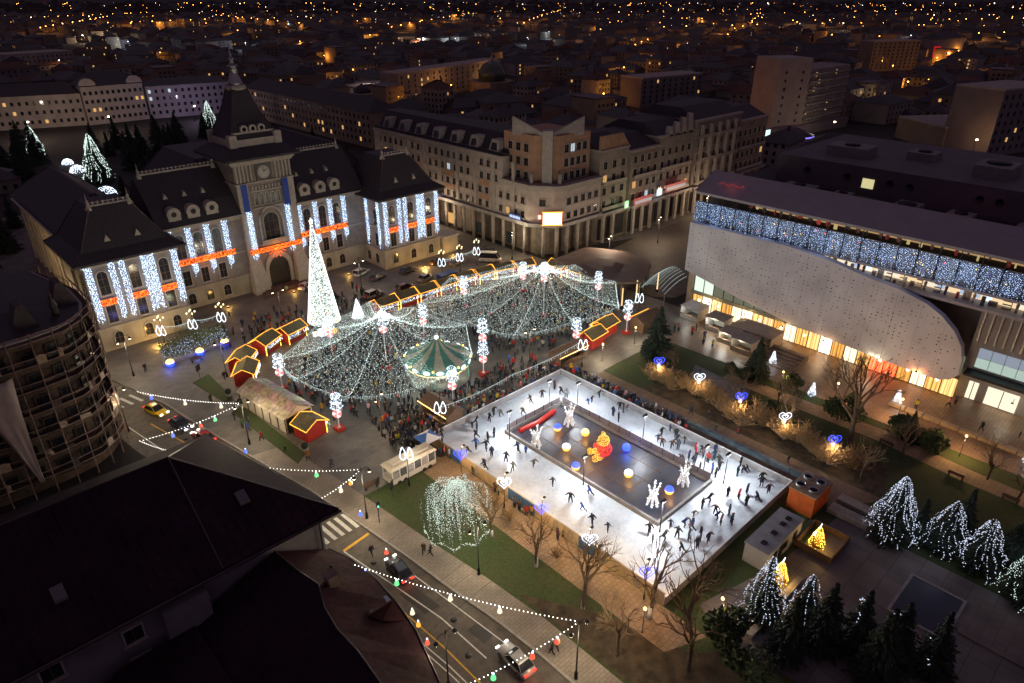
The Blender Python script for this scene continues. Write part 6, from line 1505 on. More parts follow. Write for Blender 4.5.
# ---- avenue lamps: black posts with curled arms
pmesh = MB().ring([(.2, 0), (.17, .9), (.09, 1.0), (.06, 8.0)], 8)
for s in (-1, 1): pmesh.tube([(0, 0, 7.2)] + [(s * (.55 + .55 * math.cos(R(a))), 0, 7.3 + .5 * math.sin(R(a))) for a in range(180, -1, -30)], .035, 5)
pmesh = pmesh.mesh('post', M['dark']); hmesh2 = MB().ring([(.26, 6.95), (.24, 7.12), (.08, 7.28)], 8, (1.1, 0, 0)).mesh('lamp_head', M['dark']); gmesh = MB().ball((1.1, 0, 6.9), .2, 6, 0, .6).mesh('glass', E_['head'])
hm3 = MB().ring([(.26, 6.95), (.24, 7.12), (.08, 7.28)], 8, (-1.1, 0, 0)).mesh('lamp_head', M['dark']); gm3 = MB().ball((-1.1, 0, 6.9), .2, 6, 0, .6).mesh('glass', E_['head'])
def avenue_lamp(x, y, rz, label, p=700, col=(1, .82, .55), z=ZP, s=1.0):
    t = thing('avenue_lamp', label, 'street lamp', (x, y, z), rz, 'black avenue lamps'); local(t); t.scale = (s, s, s)
    put(pmesh, 'post', t); a = put(hmesh2, 'lamp_head', t); put(gmesh, 'glass', a); a = put(hm3, 'lamp_head', t); put(gm3, 'glass', a)
    lamp('street_light', (1.1, 0, 6.6), p * 1.0, col, .2, t); lamp('street_light', (-1.1, 0, 6.6), p * 1.0, col, .2, t)
for x, y, rz, l, p in ((29.4, 87.9, .2, 'beside the long lawn of the avenue', 700), (33.2, 62.0, 0, 'at the crossing near the tram shaped booth', 750), (35.4, 28.2, 0, 'carrying two string lights at the bottom edge', 650), (25.7, 36.0, 0, 'on the house side of the avenue at the bottom', 90), (23.6, 121.6, .3, 'at the corner opposite the scaffolding', 650), (17.4, 104.0, .3, 'at the foot of the scaffolding', 500),
                       (35.4, 110.0, .4, 'between the small lawn and the lit huts', 450), (53, 124, 0, 'before the left palace wing', 260), (74, 127.5, 0, 'among the parked cars before the palace', 380), (112.5, 118.5, .8, 'beside the white van', 750), (45.0, 76.0, .6, 'on the paving between the tram shaped booth and the net', 500), (77, 76.5, 0, 'on the open paving before the far rink edge', 550), (37.4, 45, 0, 'on the pavement opposite the passing car', 550)):
    avenue_lamp(x, y, rz, 'black two armed street lamp ' + l, p)
# side street and palace side lamps, tall sodium heads
for x, y, l, p, c in ((128, 100, 'on the side street by the pavilion', 800, (1, .76, .55)), (150, 101, 'on the side street under the gable fins', 800, (1, .76, .55)), (178, 104, 'farther down the side street', 800, (1, .7, .45)), (113, 150, 'under the corner block arcade', 900, (1, .74, .52)), (112, 178, 'at the far end of the corner block', 900, (1, .72, .48)), (18, 150, 'on the side street left of the palace', 900, (1, .72, .35)), (17, 172, 'farther up the street left of the palace', 900, (1, .66, .3))):
    avenue_lamp(x, y, .4, 'black two armed street lamp ' + l, p, c)
# ---- string lights over the avenue with hanging coloured bells
bellm = {}
def bell(par, p, c):
    if c not in bellm:
        bellm[c] = (MB().ring([(.26, -.8), (.21, -.5), (.12, -.3), (.09, -.22)], 8).mesh('bell', em('bell_' + c, {'red': (1, .1, .05), 'green': (.15, 1, .3), 'white': (1, .8, .55), 'blue': (.12, .2, 1), 'orange': (1, .4, .05)}[c], 1.1)), MB().ball((0, 0, -.12), .1, 6).mesh('bell_cap', E_['cool']))
    o = put(bellm[c][0], 'bell', par, p); put(bellm[c][1], 'bell_cap', o)
def string(label, p, q, d, bells, n=None, anc=None):
    t = thing('string_lights', label, 'string lights', p, 0, 'string lights over the avenue'); L = (Vector(p) - Vector(q)).length
    s = sag(p, q, d, n or int(L * 2.4)); MB().tube(s[::3] + [s[-1]], .015, 3).build('wire', M['black'], t); b = MB()
    for k in s: b.octa(k, .058)
    b.build('bulbs', E_['white'], t, kind='stuff')
    if anc: MB().tube([p, anc], .02, 3).build('stay_wire', M['black'], t)
    for f, c in bells: bell(t, tuple(sag(p, q, d, 100)[int(f * 100)]), c)
PA, PB, PC_ = (29.4, 87.9, 7.3), (33.2, 62.0, 7.9), (35.4, 28.2, 8.0)
def at(u, v, z): x, y = G(u, v, z); return (x, y, z)
string('string lights from the scaffolding to the lamp by the long lawn, far one', at(138, 392, 7), PA, .5, ((.12, 'blue'), (.45, 'white'), (.8, 'white')), None, (17.3, 104, 7.6))
string('string lights from the scaffolding foot to the lawn lamp, near one', at(140, 441, 5), PA, .5, ((.3, 'blue'), (.72, 'green')))
string('short string lights from the scaffolding over the roof edge', at(140, 441, 5), at(178, 452, 5.5), .3, ())
string('string lights from the house roof to the crossing lamp, far one', at(270, 468, 8), PB, .35, ((.5, 'green'),), None, (20.4, 71, 9.4))
string('string lights from the house eave to the crossing lamp, near one', at(322, 498, 8), PB, .25, ((.45, 'white'), (.7, 'orange')), None, (22.9, 58.5, 9.6))
string('long string lights crossing the avenue at the bottom, over the passing car', at(355, 565, 7), PC_, .7, ((.2, 'green'), (.45, 'white'), (.67, 'white'), (.05, 'blue')), None, (24.6, 51.5, 6.6))
string('string lights from the bottom lamp down to the house side', PC_, at(462, 687, 7.2), .5, ((.2, 'red'), (.42, 'red'), (.75, 'green')))
string('string lights left of the palace seen above the dark roof', at(0, 285, 8), at(28, 288, 8), .4, ((.8, 'green'),))
for i, (u, v, z, c, l) in enumerate(((386, 548, 3.6, 'red', 'over the near lane beside the crossing'), (412, 608, 4, 'white', 'over the yellow line'), (427, 638, 4, 'red', 'over the double white line'), (418, 620, 3.4, 'orange', 'low over the yellow line'), (200, 422, 4, 'red', 'beside the dark car'), (360, 510, 5, 'blue', 'on the crossing lamp'), (245, 448, 3, 'blue', 'at the lawn lamp foot'))):
    x, y, z = at(u, v, z); t = thing('hanging_bell', 'small glowing %s bell lamp hanging %s' % (c, l), 'bell lamp', (x, y, z), 0, 'bell lamps over the avenue')
    xl, xr = (17.3, 27.2) if y > 90 else (24.8, 34.4); MB().tube([(xl, y, z + 1.5), (x, y, z + .6), (xr, y, z + 1.5)], .014, 3).tube([(x, y, z - .1), (x, y, z + .6)], .012, 3).build('span_wire', M['black'], t, kind='stuff'); bell(t, (x, y, z), c)
# ---- heart posts
def heart(x, y, c, label, warm):
    t = thing('heart_post', label, 'light post', (x, y, .1), 0, 'heart light posts around the rink'); b = MB(); ux, uy = .725, -.688
    MB().ring([(.13, 0), (.1, .6), (.05, .7), (.045, 4.6)], 6, (x, y, .1)).build('post', M['dark'], t)
    MB().tube([(x, y, 4.6), (x + .5, y + .3, 5.0), (x + .95, y + .6, 4.9)], .04, 4).box(x + .75, x + 1.25, y + .45, y + .75, 4.8, 4.92).build('lamp_arm', M['dark'], t)
    for s, n in ((1.2, 56), (.55, 26)):
        for k in range(n):
            a = 2 * PI * k / n; hx = s * .75 * math.sin(a) ** 3; hz = s * (.62 * math.cos(a) - .24 * math.cos(2 * a) - .1 * math.cos(3 * a) - .05 * math.cos(4 * a))
            b.octa((x - .12 + ux * hx, y - .12 + uy * hx, 4.3 + hz), .065)
    b.build('heart_bulbs', E_['blue'] if c == 'blue' else E_['cool'], t, kind='stuff')
    MB().tube([(x - .1 + ux * .6 * math.sin(2 * PI * k / 20) ** 3, y - .1 + uy * .6 * math.sin(2 * PI * k / 20) ** 3, 4.3 + .5 * math.cos(2 * PI * k / 20) - .2 * math.cos(4 * PI * k / 20)) for k in range(21)], .03, 4).build('heart_frame', M['steel'], t)
    lamp('heart_glow', (x - .6, y - .6, 4.3), 45, (.15, .25, 1) if c == 'blue' else (.85, .92, 1), .4, t)
    if warm:
        MB().ring([(.3, 3.1), (.34, 3.3), (.1, 3.5)], 8, (x, y, .1)).build('lantern', em('post_lantern', (1, .6, .22), 1.0), t); lamp('post_light', (x - .5, y - .5, 3.2), warm, (1, .66, .33), .2, t)
    else:
        lamp('post_light', (x + .6, y + .6, 4.7), 650, (1, .66, .32), .15, t)
for (x, y, c), l in zip(((48.3, 29.6, 'blue'), (47.6, 37.2, 'white'), (47.4, 44.7, 'blue'), (47.4, 51.4, 'white'), (47.2, 59.9, 'blue')), ('at the nearest rink corner', 'second from the nearest rink corner', 'in the middle of the near long side', 'second from the tram shaped booth end', 'beside the lit drooping tree')): heart(x, y, c, '%s heart light post %s' % (c, l), 0)
for (x, y, c), l in zip(((88.7, 57.0, 'blue'), (88.9, 49.2, 'white'), (88.4, 41.4, 'blue'), (88.0, 34.0, 'white'), (87.5, 26.4, 'blue')), ('beside the lawn and dark conifer', 'before the dark planter wall', 'middle one of the far side', 'second from the orange container', 'nearest the orange container')): heart(x, y, c, '%s heart post across the rink, %s' % (c, l), 430)
# warm pathway lamps in the park toward the mall
for x, y, l, p in ((101.6, 41, 'beside the bushes on the sand path', 260), (103, 14, 'on the sand path at the right edge', 900), (107, 24, 'before the mall benches', 900), (87.6, 68.4, 'added to brighten the lawn corner behind the rink', 950), (96, -2, 'at the far right of the sand path', 400), (97.5, 68.6, 'behind the dark conifer on the lawn', 800), (44.5, 27, 'in the dark lawn below the rink', 160), (51.5, 22.2, 'beside the conifers under the rink', 260), (108, 2, 'right of the mall benches', 700), (104.5, 33, 'at the bare tree before the mall', 300)):  # the two lamps at the conifer lawn are added to brighten its grass
    t = thing('path_lamp', 'low park lamp with warm globe ' + l, 'park lamp', (x, y, .1), 0, 'warm park lamps'); MB().ring([(.1, 0), (.05, .4), (.045, 3.4)], 6, (x, y, .1)).build('post', M['dark'], t); MB().ball((x, y, 3.65), .2, 8).build('globe', em('path_globe', (1, .6, .2), 3), t); lamp('path_light', (x, y, 3.1), p, (1, .84, .58) if 'lawn' in l and 'below' not in l else (1, .58, .24), .2, t)
# white light figures on the mall forecourt
for x, y, l in ((111.6, 25.8, 'left'), (108.4, 6.8, 'right'), (103.8, 36.5, 'small middle'), (109.5, 46.5, 'by the stairs')):
    t = thing('light_figure', 'white conical light figure before the mall, %s one' % l, 'light figure', (x, y, .13), 0, 'white light figures before the mall'); b = MB(); MB().ring([(.55, .1), (.2, 1.6), (.28, 1.9), (.05, 2.5)], 8, (x, y, .13)).build('body', M['white'], t)
    for _ in range(150): q = rng.random(); a = rng.uniform(0, 6.28); r = .6 * (1 - q) + .1; b.octa((x + r * math.cos(a), y + r * math.sin(a), .2 + q * 2.4), .05)
    b.build('bulbs', E_['cool'], t, kind='stuff'); lamp('figure_glow', (x - .5, y - .5, 1.6), 30, (.8, .9, 1), .4, t)
# gold light figures with white wings by the cabins
for x, y, l in ((70.4, 20.2, 'beside the grey cabin'), (61.8, 20.6, 'behind the lit conifer')):
    t = thing('gold_figure', 'gold light figure with white wings ' + l, 'light figure', (x, y, .13), 0, 'gold winged light figures'); b = MB(); w = MB(); MB().ring([(.75, 0), (.6, .6), (.35, 1.5), (.25, 1.8), (.36, 2.1), (.08, 2.5)], 10, (x, y, .13)).build('body', gt, t)
    for _ in range(260): q = rng.random(); a = rng.uniform(0, 6.28); r = .85 * (1 - q) ** .8 + .15; b.octa((x + r * math.cos(a), y + r * math.sin(a), .15 + q * 2.6), .055)
    for s in (-1, 1):
        for _ in range(70): q, v = rng.random(), rng.random(); w.octa((x + s * (.3 + q * .9), y + .3, 1.5 + q * .8 + v * .7 * (1 - q * .6)), .05)
    b.build('gold_bulbs', E_['gold'], t, kind='stuff'); w.build('wing_bulbs', E_['cool'], t, kind='stuff'); lamp('figure_glow', (x - .8, y - 1.0, 1.7), 110, (1, .58, .15), .4, t)

# ---- containers behind the rink
oc = thing('cooling_unit', 'orange chiller container with four round roof fans beside the rink', 'container', (76.6, 24.4, .1)); om = mat('orange_steel', (.62, .13, .025), .5, .15, 1)
MB().box(74.4, 79.2, 22.8, 26.2, .1, 3.2).build('body', om, oc); MB().box(74.3, 79.3, 22.7, 26.3, 3.2, 3.35).build('top_deck', mat('deck_tan', (.38, .28, .17), .7, .2, 2), oc)
for x in (75.7, 77.9):
    for y in (23.7, 25.4): f = MB().ring([(.62, 3.36), (.62, 3.6), (.52, 3.6), (.5, 3.4)], 14, (x, y, 0), cap=False).build('fan_ring', M['steel'], oc); MB().ring([(.5, 3.38), (.1, 3.45)], 8, (x, y, 0)).build('fan', M['black'], f)
for k in range(9): MB().box(74.7 + k * .52, 74.76 + k * .52, 22.74, 22.8, .3, 3.1).build('rib', om, oc)
wcb = thing('site_cabin', 'long pale grey flat roofed cabin behind the rink', 'cabin', (66, 23.2, .1)); MB().box(61.6, 70.2, 22.3, 25.2, .1, 2.75).build('body', mat('cabin_grey', (.34, .33, .31), .6, .1, 1), wcb); MB().box(61.5, 70.3, 22.2, 25.3, 2.75, 2.9).build('roof', mat('cabin_lid', (.30, .30, .30), .7, .2, .8), wcb)
for x in (63.5, 66, 68.5): MB().box(x - .5, x + .5, 22.24, 22.3, 1.0, 2.0).build('window', M['glass'], wcb)
MB().box(64.6, 65.4, 22.24, 22.3, .15, 2.1).build('door', M['dark'], wcb)
for x in (63, 65.4, 67.6, 69): MB().box(x - .35, x + .35, 23.3, 23.9, 2.9, 3.0).build('roof_hatch', M['dark'], wcb)
gpn = thing('fenced_pen', 'low walled pen around the gold figure', 'pen', (71, 20, .1))
for a in ((68.4, 68.55, 17.6, 22.1), (73.6, 73.75, 17.6, 22.1), (68.55, 73.6, 17.6, 17.75), (68.55, 73.6, 21.9, 22.05)): MB().box(*a, .13, 1.0).build('panel', M['wood'], gpn)
# dark barrier with blue tarp along the boardwalk
bt = thing('tarp_barrier', 'long low barrier with dull blue tarp along the boardwalk', 'barrier', (81.6, 45, .1))
for k in range(16):
    y0 = 24 + k * 2.6; MB().box(81.2, 82.0, y0, y0 + 2.5, .11, .75).build('segment', mat('tarp_blue', (.07, .10, .12), .5, .4, 1), bt)
pw = thing('planter_wall', 'dark grey raised planter wall in the park before the mall', 'planter', (93.5, 48, .1)); MB().prism([(91.3, 52.4), (96.7, 54.6), (95.6, 43.4), (90.2, 42.6)], .1, 1.5).build('wall', mat('granite_dark', (.11, .105, .10), .4, .2, .6), pw); MB().prism([(91.8, 51.8), (96.2, 53.6), (95.2, 43.9), (90.8, 43.2)], 1.5, 1.54).build('top', mat('granite_top', (.15, .14, .135), .35, .2, .6), pw)
# benches
bm = (MB().box(-1, 1, -.25, .25, .42, .48).mesh('seat', M['wood']), MB().box(-1, 1, .2, .26, .55, .9).mesh('backrest', M['wood']), MB().box(-.06, .06, -.22, .25, 0, .42).mesh('leg', M['dark']))
for x, y, rz, l in ((97.2, 12.8, PI / 2, 'on the sand path, left of two'), (98.2, 22.4, PI / 2, 'on the sand path near the bare tree'), (97.0, 6.2, PI / 2, 'on the sand path, right of two'), (33.8, 119.4, 0, 'before the flower bed'), (40, 121, .1, 'beside the flower bed near the lit huts'), (37, 66.9, 0, 'in front of the tram shaped booth')):
    t = thing('park_bench', 'dark wooden bench ' + l, 'bench', (x, y, .11), rz, 'benches'); local(t); put(bm[0], 'seat', t); put(bm[1], 'backrest', t); put(bm[2], 'leg', t, (-.8, 0, 0)); put(bm[2], 'leg', t, (.8, 0, 0))
sw = thing('seat_wall', 'long pale seat wall with bench slabs before the mall', 'bench wall', (110.6, 12, .13))
for k in range(12): y0 = 26.5 - k * 2.6; MB().box(110.0 - k * .1, 110.9 - k * .1, y0 - 2.4, y0, .13, .62).build('slab', mat('slab_pale', (.40, .31, .21), .7, .15, 1), sw)
# ---- bins, signs
for x, y, l in ((33.0, 99.0, 'at the corner of the long lawn'), (32.9, 103.4, 'at the end of the small lawn'), (34.6, 80.6, 'at the near end of the patchwork stall')): t = thing('round_planter', 'round dark shrub pot ' + l, 'planter', (x, y, ZP), 0, 'shrub pots of the avenue'); MB().ring([(.4, 0), (.55, .6)], 10, (x, y, ZP)).build('pot', M['conc'], t); MB().ball((x, y, ZP + .95), .55, 8).build('shrub', M['needle'], t)
for x, y, l in ((31.8, 112.8, 'beside the small lawn'), (38.0, 63.2, 'on the lawn by the tram shaped booth'), (37.0, 65.0, 'at the crossing kerb')): t = thing('info_sign', 'dark square sign on a post ' + l, 'sign', (x, y, ZP), .6, 'dark signs of the avenue'); local(t); MB().tube([(0, 0, 0), (0, 0, 2.4)], .05, 5).build('post', M['dark'], t); MB().box(-.5, .5, -.05, .05, 1.5, 2.6).build('board', M['dark'], t)
tl = thing('traffic_light', 'traffic light with green lamp at the crossing', 'traffic light', (33.9, 60.2, ZP)); MB().tube([(33.9, 60.2, ZP), (33.9, 60.2, 3.6)], .06, 6).build('post', M['dark'], tl); MB().box(33.72, 34.08, 60.0, 60.3, 2.7, 3.6).build('housing', M['dark'], tl); MB().ball((33.85, 59.98, 2.9), .11, 6).build('green_lamp', em('traffic_green', (.1, 1, .6), 4), tl)

# ---- cars
def loft(b, secs, mi=0):
    n = len(secs[0]); vs = [p for s in secs for p in s]; fs = []
    for j in range(len(secs) - 1):
        for k in range(n - 1): fs.append((j * n + k, (j + 1) * n + k, (j + 1) * n + k + 1, j * n + k + 1))
    fs += [tuple(range(n)), tuple(range((len(secs) - 1) * n, len(secs) * n))[::-1]]
    b.add(vs, fs, mi, True); return b
def carmesh(L, Wd, H, kind):
    hw = Wd / 2; b = MB(); hood = .78 if kind != 'van' else 1.15
    prof = [(-L / 2, .62, .8), (-L / 2 + .15, .8, .92), (-L * .28, hood + .08, 1.0), (L * .18, hood + .05, 1.0), (L / 2 - .25, hood - .1, .94), (L / 2, .58, .8)]
    secs = []
    for x, zt, f in prof:
        w = hw * f; secs.append([(x, -w, .28), (x, -w, zt * .72), (x, -w * .93, zt), (x, w * .93, zt), (x, w, zt * .72), (x, w, .28)])
    loft(b, secs)
    body = b.mesh('body', M['paint'])
    g = MB()
    if kind == 'van': gp = [(-L / 2 + .12, hood + .05, .94), (-L / 2 + .25, H - .05, .86), (L * .30, H - .02, .86), (L * .44, hood + .02, .92)]
    elif kind == 'suv': gp = [(-L * .46, hood + .1, .92), (-L * .41, H - .05, .78), (L * .06, H, .78), (L * .24, hood + .05, .9)]
    else: gp = [(-L * .42, hood + .12, .9), (-L * .27, H - .04, .74), (L * .04, H, .74), (L * .22, hood + .05, .88)]
    secs = [[(x, -hw * .93 if z < hood + .3 else -hw * f, z if z > hood + .3 else hood - .05), (x, -hw * f, z), (x, hw * f, z), (x, hw * .93 if z < hood + .3 else hw * f, z if z > hood + .3 else hood - .05)] for x, z, f in gp]
    vs = []; 
    for x, z, f in gp: vs += [(x, -hw * f, z), (x, hw * f, z)]
    base = [(gp[0][0], hood), (gp[3][0], hood)]
    lo = [(gp[0][0] - .05, -hw * .95, hood), (gp[1][0], -hw * .95, hood + .03), (gp[2][0], -hw * .95, hood + .03), (gp[3][0] + .05, -hw * .93, hood)]
    allv = vs + lo + [(x, -y, z) for x, y, z in lo]
    g.add(allv, [(0, 2, 3, 1), (4, 6, 7, 5), (0, 8, 9, 2), (2, 9, 10, 4), (4, 10, 11, 6), (1, 3, 13, 12), (3, 5, 14, 13), (5, 7, 15, 14)])
    glass = g.mesh('windows', M['glass'])
    r = MB(); x0, x1 = gp[1][0] - .05, gp[2][0] + .05; f = gp[1][2]; z = gp[1][1]
    r.prism([(x0, -hw * f), (x1, -hw * f), (x1, hw * f), (x0, hw * f)], z - .03, z + .06, 0, [(x0 + .15, -hw * f + .12), (x1 - .15, -hw * f + .12), (x1 - .15, hw * f - .12), (x0 + .15, hw * f - .12)])
    for i in range(1, 3):
        for s in (-1, 1): r.tube([(gp[i][0] + (-.02 if i == 1 else .02), s * hw * gp[i][2], z), (gp[0][0] if i == 1 else gp[3][0], s * hw * .93, hood + .05)], .045, 4)
    roof = r.mesh('roof', M['paint'])
    wh = MB().tube([(0, -.11, 0), (0, .11, 0)], .32, 14).tube([(0, -.125, 0), (0, .125, 0)], .19, 10, 1).mesh('wheel', [M['black'], M['steel']])
    hl = MB().box(-.06, .06, -.2, .2, -.08, .08).mesh('headlight', mat('lamp_glass', (.5, .5, .5), .15, .05, 2)); tlm = MB().box(-.05, .05, -.18, .18, -.07, .07).mesh('taillight', mat('red_lens', (.4, .01, .01), .2, .1, 2))
    return dict(body=body, windows=glass, roof=roof, wheel=wh, headlight=hl, taillight=tlm, L=L, hw=hw, hood=hood)
CM = {k: carmesh(*a, k) for k, a in dict(sedan=(4.5, 1.8, 1.45), suv=(4.6, 1.9, 1.68), van=(5.6, 2.1, 2.5)).items()}
hl_on = MB().box(-.07, .07, -.2, .2, -.09, .09).mesh('headlight', E_['headl']); tl_on = MB().box(-.07, .07, -.18, .18, -.08, .08).mesh('taillight', E_['tail'])
def car(x, y, rz, kind, col, label, z=.006, on=False, cat='car', group='cars'):
    m = CM[kind]; t = thing('parked_car' if not on else 'passing_car', label, cat, (x, y, z), rz, group); local(t)
    for k in ('body', 'windows', 'roof'): put(m[k], k, t, col=col)
    for sx in (-.31, .32):
        for s in (-1, 1): put(m['wheel'], 'wheel', t, (m['L'] * sx, s * (m['hw'] - .1), .32))
    for s in (-1, 1):
        put(hl_on if on else m['headlight'], 'headlight', t, (m['L'] / 2 - .03, s * m['hw'] * .62, .62)); put(tl_on if on else m['taillight'], 'taillight', t, (-m['L'] / 2 + .02, s * m['hw'] * .62, .72))
    if on: lamp('head_beam', (m['L'] / 2 + .5, 0, .7), 60, (1, .95, .85), .1, t, 70, (1, 0, -.15)); lamp('tail_glow', (-m['L'] / 2 - .3, 0, .7), 6, (1, .05, .02), .1, t)
    return t
DY = R(-82)
tx_ = car(22.4, 106.6, R(-74), 'sedan', (.75, .5, .01), 'yellow taxi on the avenue beside the scaffolding', on=True, cat='taxi')
MB().box(-.35, .05, -.3, .3, 1.5, 1.68).build('roof_sign', em('taxi_sign', (1, .9, .5), .9), tx_)
for s in (-1, 1):
    for k in range(8): MB().box(-1.2 + k * .3, -1.05 + k * .3, s * .905 - .006, s * .905 + .006, .62, .7).build('checker', M['black'], tx_)
car(23.8, 99.8, R(-78), 'sedan', (.03, .035, .06), 'dark blue car behind the yellow taxi', on=True)
car(25.0, 94.0, R(100), 'sedan', (.4, .05, .04), 'red car half hidden by the dark roof', on=True)
car(30.9, 51.6, R(-278), 'sedan', (.05, .06, .07), 'dark car with red tail lights driving along the avenue', on=True)
car(32.4, 33.6, R(-94 + 180), 'sedan', (.45, .43, .40), 'pale silver car on the avenue at the bottom edge', on=True)
for x, y, rz, k, c, l in ((79.4, 136.2, 20, 'suv', (.6, .6, .62), 'silver car parked at the inner corner of the right pavilion'), (80.6, 131.0, 15, 'sedan', (.06, .06, .065), 'dark car parked below the silver one near the right pavilion'), (88.4, 129.6, 5, 'sedan', (.05, .055, .06), 'dark car parked before the right pavilion, left of two'), (97.2, 129.4, 5, 'sedan', (.10, .06, .04), 'dark brown car parked before the right pavilion, right of two'),
                          (74.2, 122.8, 10, 'suv', (.55, .52, .45), 'pale car in the row behind the huts, leftmost'), (81.4, 121.0, 5, 'suv', (.04, .04, .045), 'black off road car in the row behind the huts'), (88.6, 122.8, 10, 'sedan', (.40, .38, .34), 'grey car in the row behind the huts, rightmost'), (65.8, 137.6, 25, 'sedan', (.6, .6, .62), 'small white car at the foot of the palace gate'),
                          (100.5, 125.8, 0, 'sedan', (.25, .2, .17), 'brown car near the right lantern posts'), (111.6, 127.0, -30, 'sedan', (.08, .08, .09), 'dark car behind the white van')):
    car(x, y, R(rz), k, c, l, ZP + .003)
car(107.8, 121.6, R(-52), 'van', (.62, .58, .50), 'white minibus parked near the right lantern posts', ZP + .003, cat='van')
bs = thing('market_truck', 'blue topped trailer behind the back row of huts', 'trailer', (91.5, 118.4, ZP)); MB().box(89.2, 93.8, 117.4, 119.4, .5, 2.3).build('body', mat('trailer_blue', (.03, .08, .3), .5, .15, 1), bs)
for x in (90.4, 92.8):
    for y in (117.5, 119.3): MB().tube([(x, y - .1, .42), (x, y + .1, .42)], .32, 10).build('wheel', M['black'], bs)
# ================================================================== trees
def bare(seed, h, spread=.55, depth=5, r0=None):
    rg = random.Random(seed); tr = MB(); cr = MB(); r0 = r0 or h * .022
    def grow(p, d, L, r, lev):
        q = p + d * L * .5 + Vector((rg.gauss(0, .05), rg.gauss(0, .05), 0)) * L; e = q + (d + Vector((rg.gauss(0, .12), rg.gauss(0, .12), .05))).normalized() * L * .5
        (tr if lev == 0 else cr).tube([p, q, e], [r, r * .85, r * .7], 6 if lev < 2 else 3, cap=lev == 0)
        if lev >= depth: return
        for _ in range(rg.choice((2, 3, 3)) if lev else 5):
            a = rg.uniform(0, 2 * PI); tilt = spread * rg.uniform(.6, 1.3)
            u = d.cross(Vector((math.cos(a), math.sin(a), .3))).normalized(); nd = (d * math.cos(tilt) + u * math.sin(tilt)).normalized(); nd.z = max(nd.z, -.05)
            grow(p.lerp(e, rg.uniform(.65, 1.0)) if lev else p.lerp(e, rg.uniform(.6, 1.0)), nd, L * rg.uniform(.6, .8), r * .58, lev + 1)
    grow(Vector((0, 0, 0)), Vector((0, 0, 1)), h * .34, r0, 0)
    return tr.mesh('trunk', M['bark']), cr.mesh('crown', M['twig'])
def shrub(seed, h):
    rg = random.Random(seed); b = MB(); tr = MB().ring([(.16, 0), (.12, .4)], 5)
    for _ in range(56):
        a = rg.uniform(0, 2 * PI); t = rg.uniform(.15, .9); L = h * rg.uniform(.6, 1.05); d = Vector((math.cos(a) * math.sin(t), math.sin(a) * math.sin(t), math.cos(t)))
        m_ = d * L * .55; e = m_ + Vector((d.x * 1.1, d.y * 1.1, d.z * .7)) * L * .45
        b.tube([(0, 0, .2), m_, e], [.05, .032, .018], 3, cap=False)
        for _2 in range(5):
            s = rg.uniform(.35, .95); p = m_.lerp(e, (s - .5) * 2) if s > .5 else m_ * (s * 2); q = p + Vector((rg.gauss(0, .3), rg.gauss(0, .3), rg.gauss(.25, .2))) * h * .28
            b.tube([p, q], [.024, .012], 3, cap=False)
            for _3 in range(2): f = p.lerp(q, rg.uniform(.3, 1)); s2 = .07; b.add([f, f + Vector((s2, rg.gauss(0, s2), s2)), f + Vector((rg.gauss(0, s2), s2, -s2))], [(0, 1, 2)], 1)
    return tr.mesh('trunk', M['bark']), b.mesh('crown', [mat('pale_twig', (.30, .20, .10), .9, .3, 3), mat('dry_leaves', (.28, .17, .06), .9, .4, 3)])
def conifer(seed, h, rad, dens=1.0, mm='needle'):
    rg = random.Random(seed); b = MB(); tr = MB().ring([(h * .022, 0), (h * .012, h * .6), (.02, h)], 6)
    z = h * .06
    while z < h * .985:
        f = 1 - z / h; r = rad * (f ** .85) * rg.uniform(.85, 1.1); n = max(5, int(rad * f * 7 * dens) + 4)
        for k in range(n):
            a = rg.uniform(0, 2 * PI); rr = r * rg.uniform(.7, 1.08); dz = -rr * rg.uniform(.12, .4)
            ca_, sa_ = math.cos(a), math.sin(a)
            for s in (.25, .5, .75, 1.0):
                w = .16 + .34 * rr * (1.15 - s) * .55 + .12; p = Vector((ca_ * rr * s, sa_ * rr * s, z + dz * s * s + rr * .15 * s)); t = Vector((-sa_, ca_, 0)) * w
                o = Vector((ca_, sa_, 0)) * rr * .3
                b.add([p - t - Vector((0, 0, .12)), p + o * .2 + Vector((0, 0, .14)), p + t - Vector((0, 0, .12 + rg.random() * .1)), p + o + Vector((0, 0, -.05 - rg.random() * .25))], [(0, 3, 1), (1, 3, 2)])
        z += max(.22, h * .035) * rg.uniform(.8, 1.2)
    return tr.mesh('trunk', M['bark']), b.mesh('crown', M[mm])
def bush(seed, rx, h, mm='leaf', n=1500):
    rg = random.Random(seed); b = MB(); tr = MB().ring([(.1, 0), (.07, h * .4)], 5); lob = [(rg.gauss(0, rx * .45), rg.gauss(0, rx * .45), h * rg.uniform(.35, .7), rx * rg.uniform(.4, .7)) for _ in range(7)]
    for _ in range(n):
        x, y, z, r = rg.choice(lob); a = rg.uniform(0, 2 * PI); c = rg.uniform(-.7, 1); q = math.sqrt(1 - c * c); s = r * rg.uniform(.75, 1.05); p = Vector((x + s * q * math.cos(a), y + s * q * math.sin(a), max(.08, z + s * c * .9)))
        u = Vector((rg.gauss(0, 1), rg.gauss(0, 1), rg.gauss(0, 1))).normalized() * .17; v = u.cross(Vector((rg.gauss(0, 1), rg.gauss(0, 1), rg.gauss(0, 1)))).normalized() * .1
        b.add([p - u, p + v, p + u, p - v], [(0, 1, 2, 3)])
    return tr.mesh('trunk', M['bark']), b.mesh('crown', M[mm])
def tree(meshes, x, y, label, cat='tree', name='bare_tree', rz=0, s=1.0, z=.1, group=None):
    t = thing(name, label, cat, (x, y, z), rz, group); local(t); t.scale = (s, s, s)
    put(meshes[0], 'trunk', t); put(meshes[1], 'crown', t); return t
rng = random.Random(51)
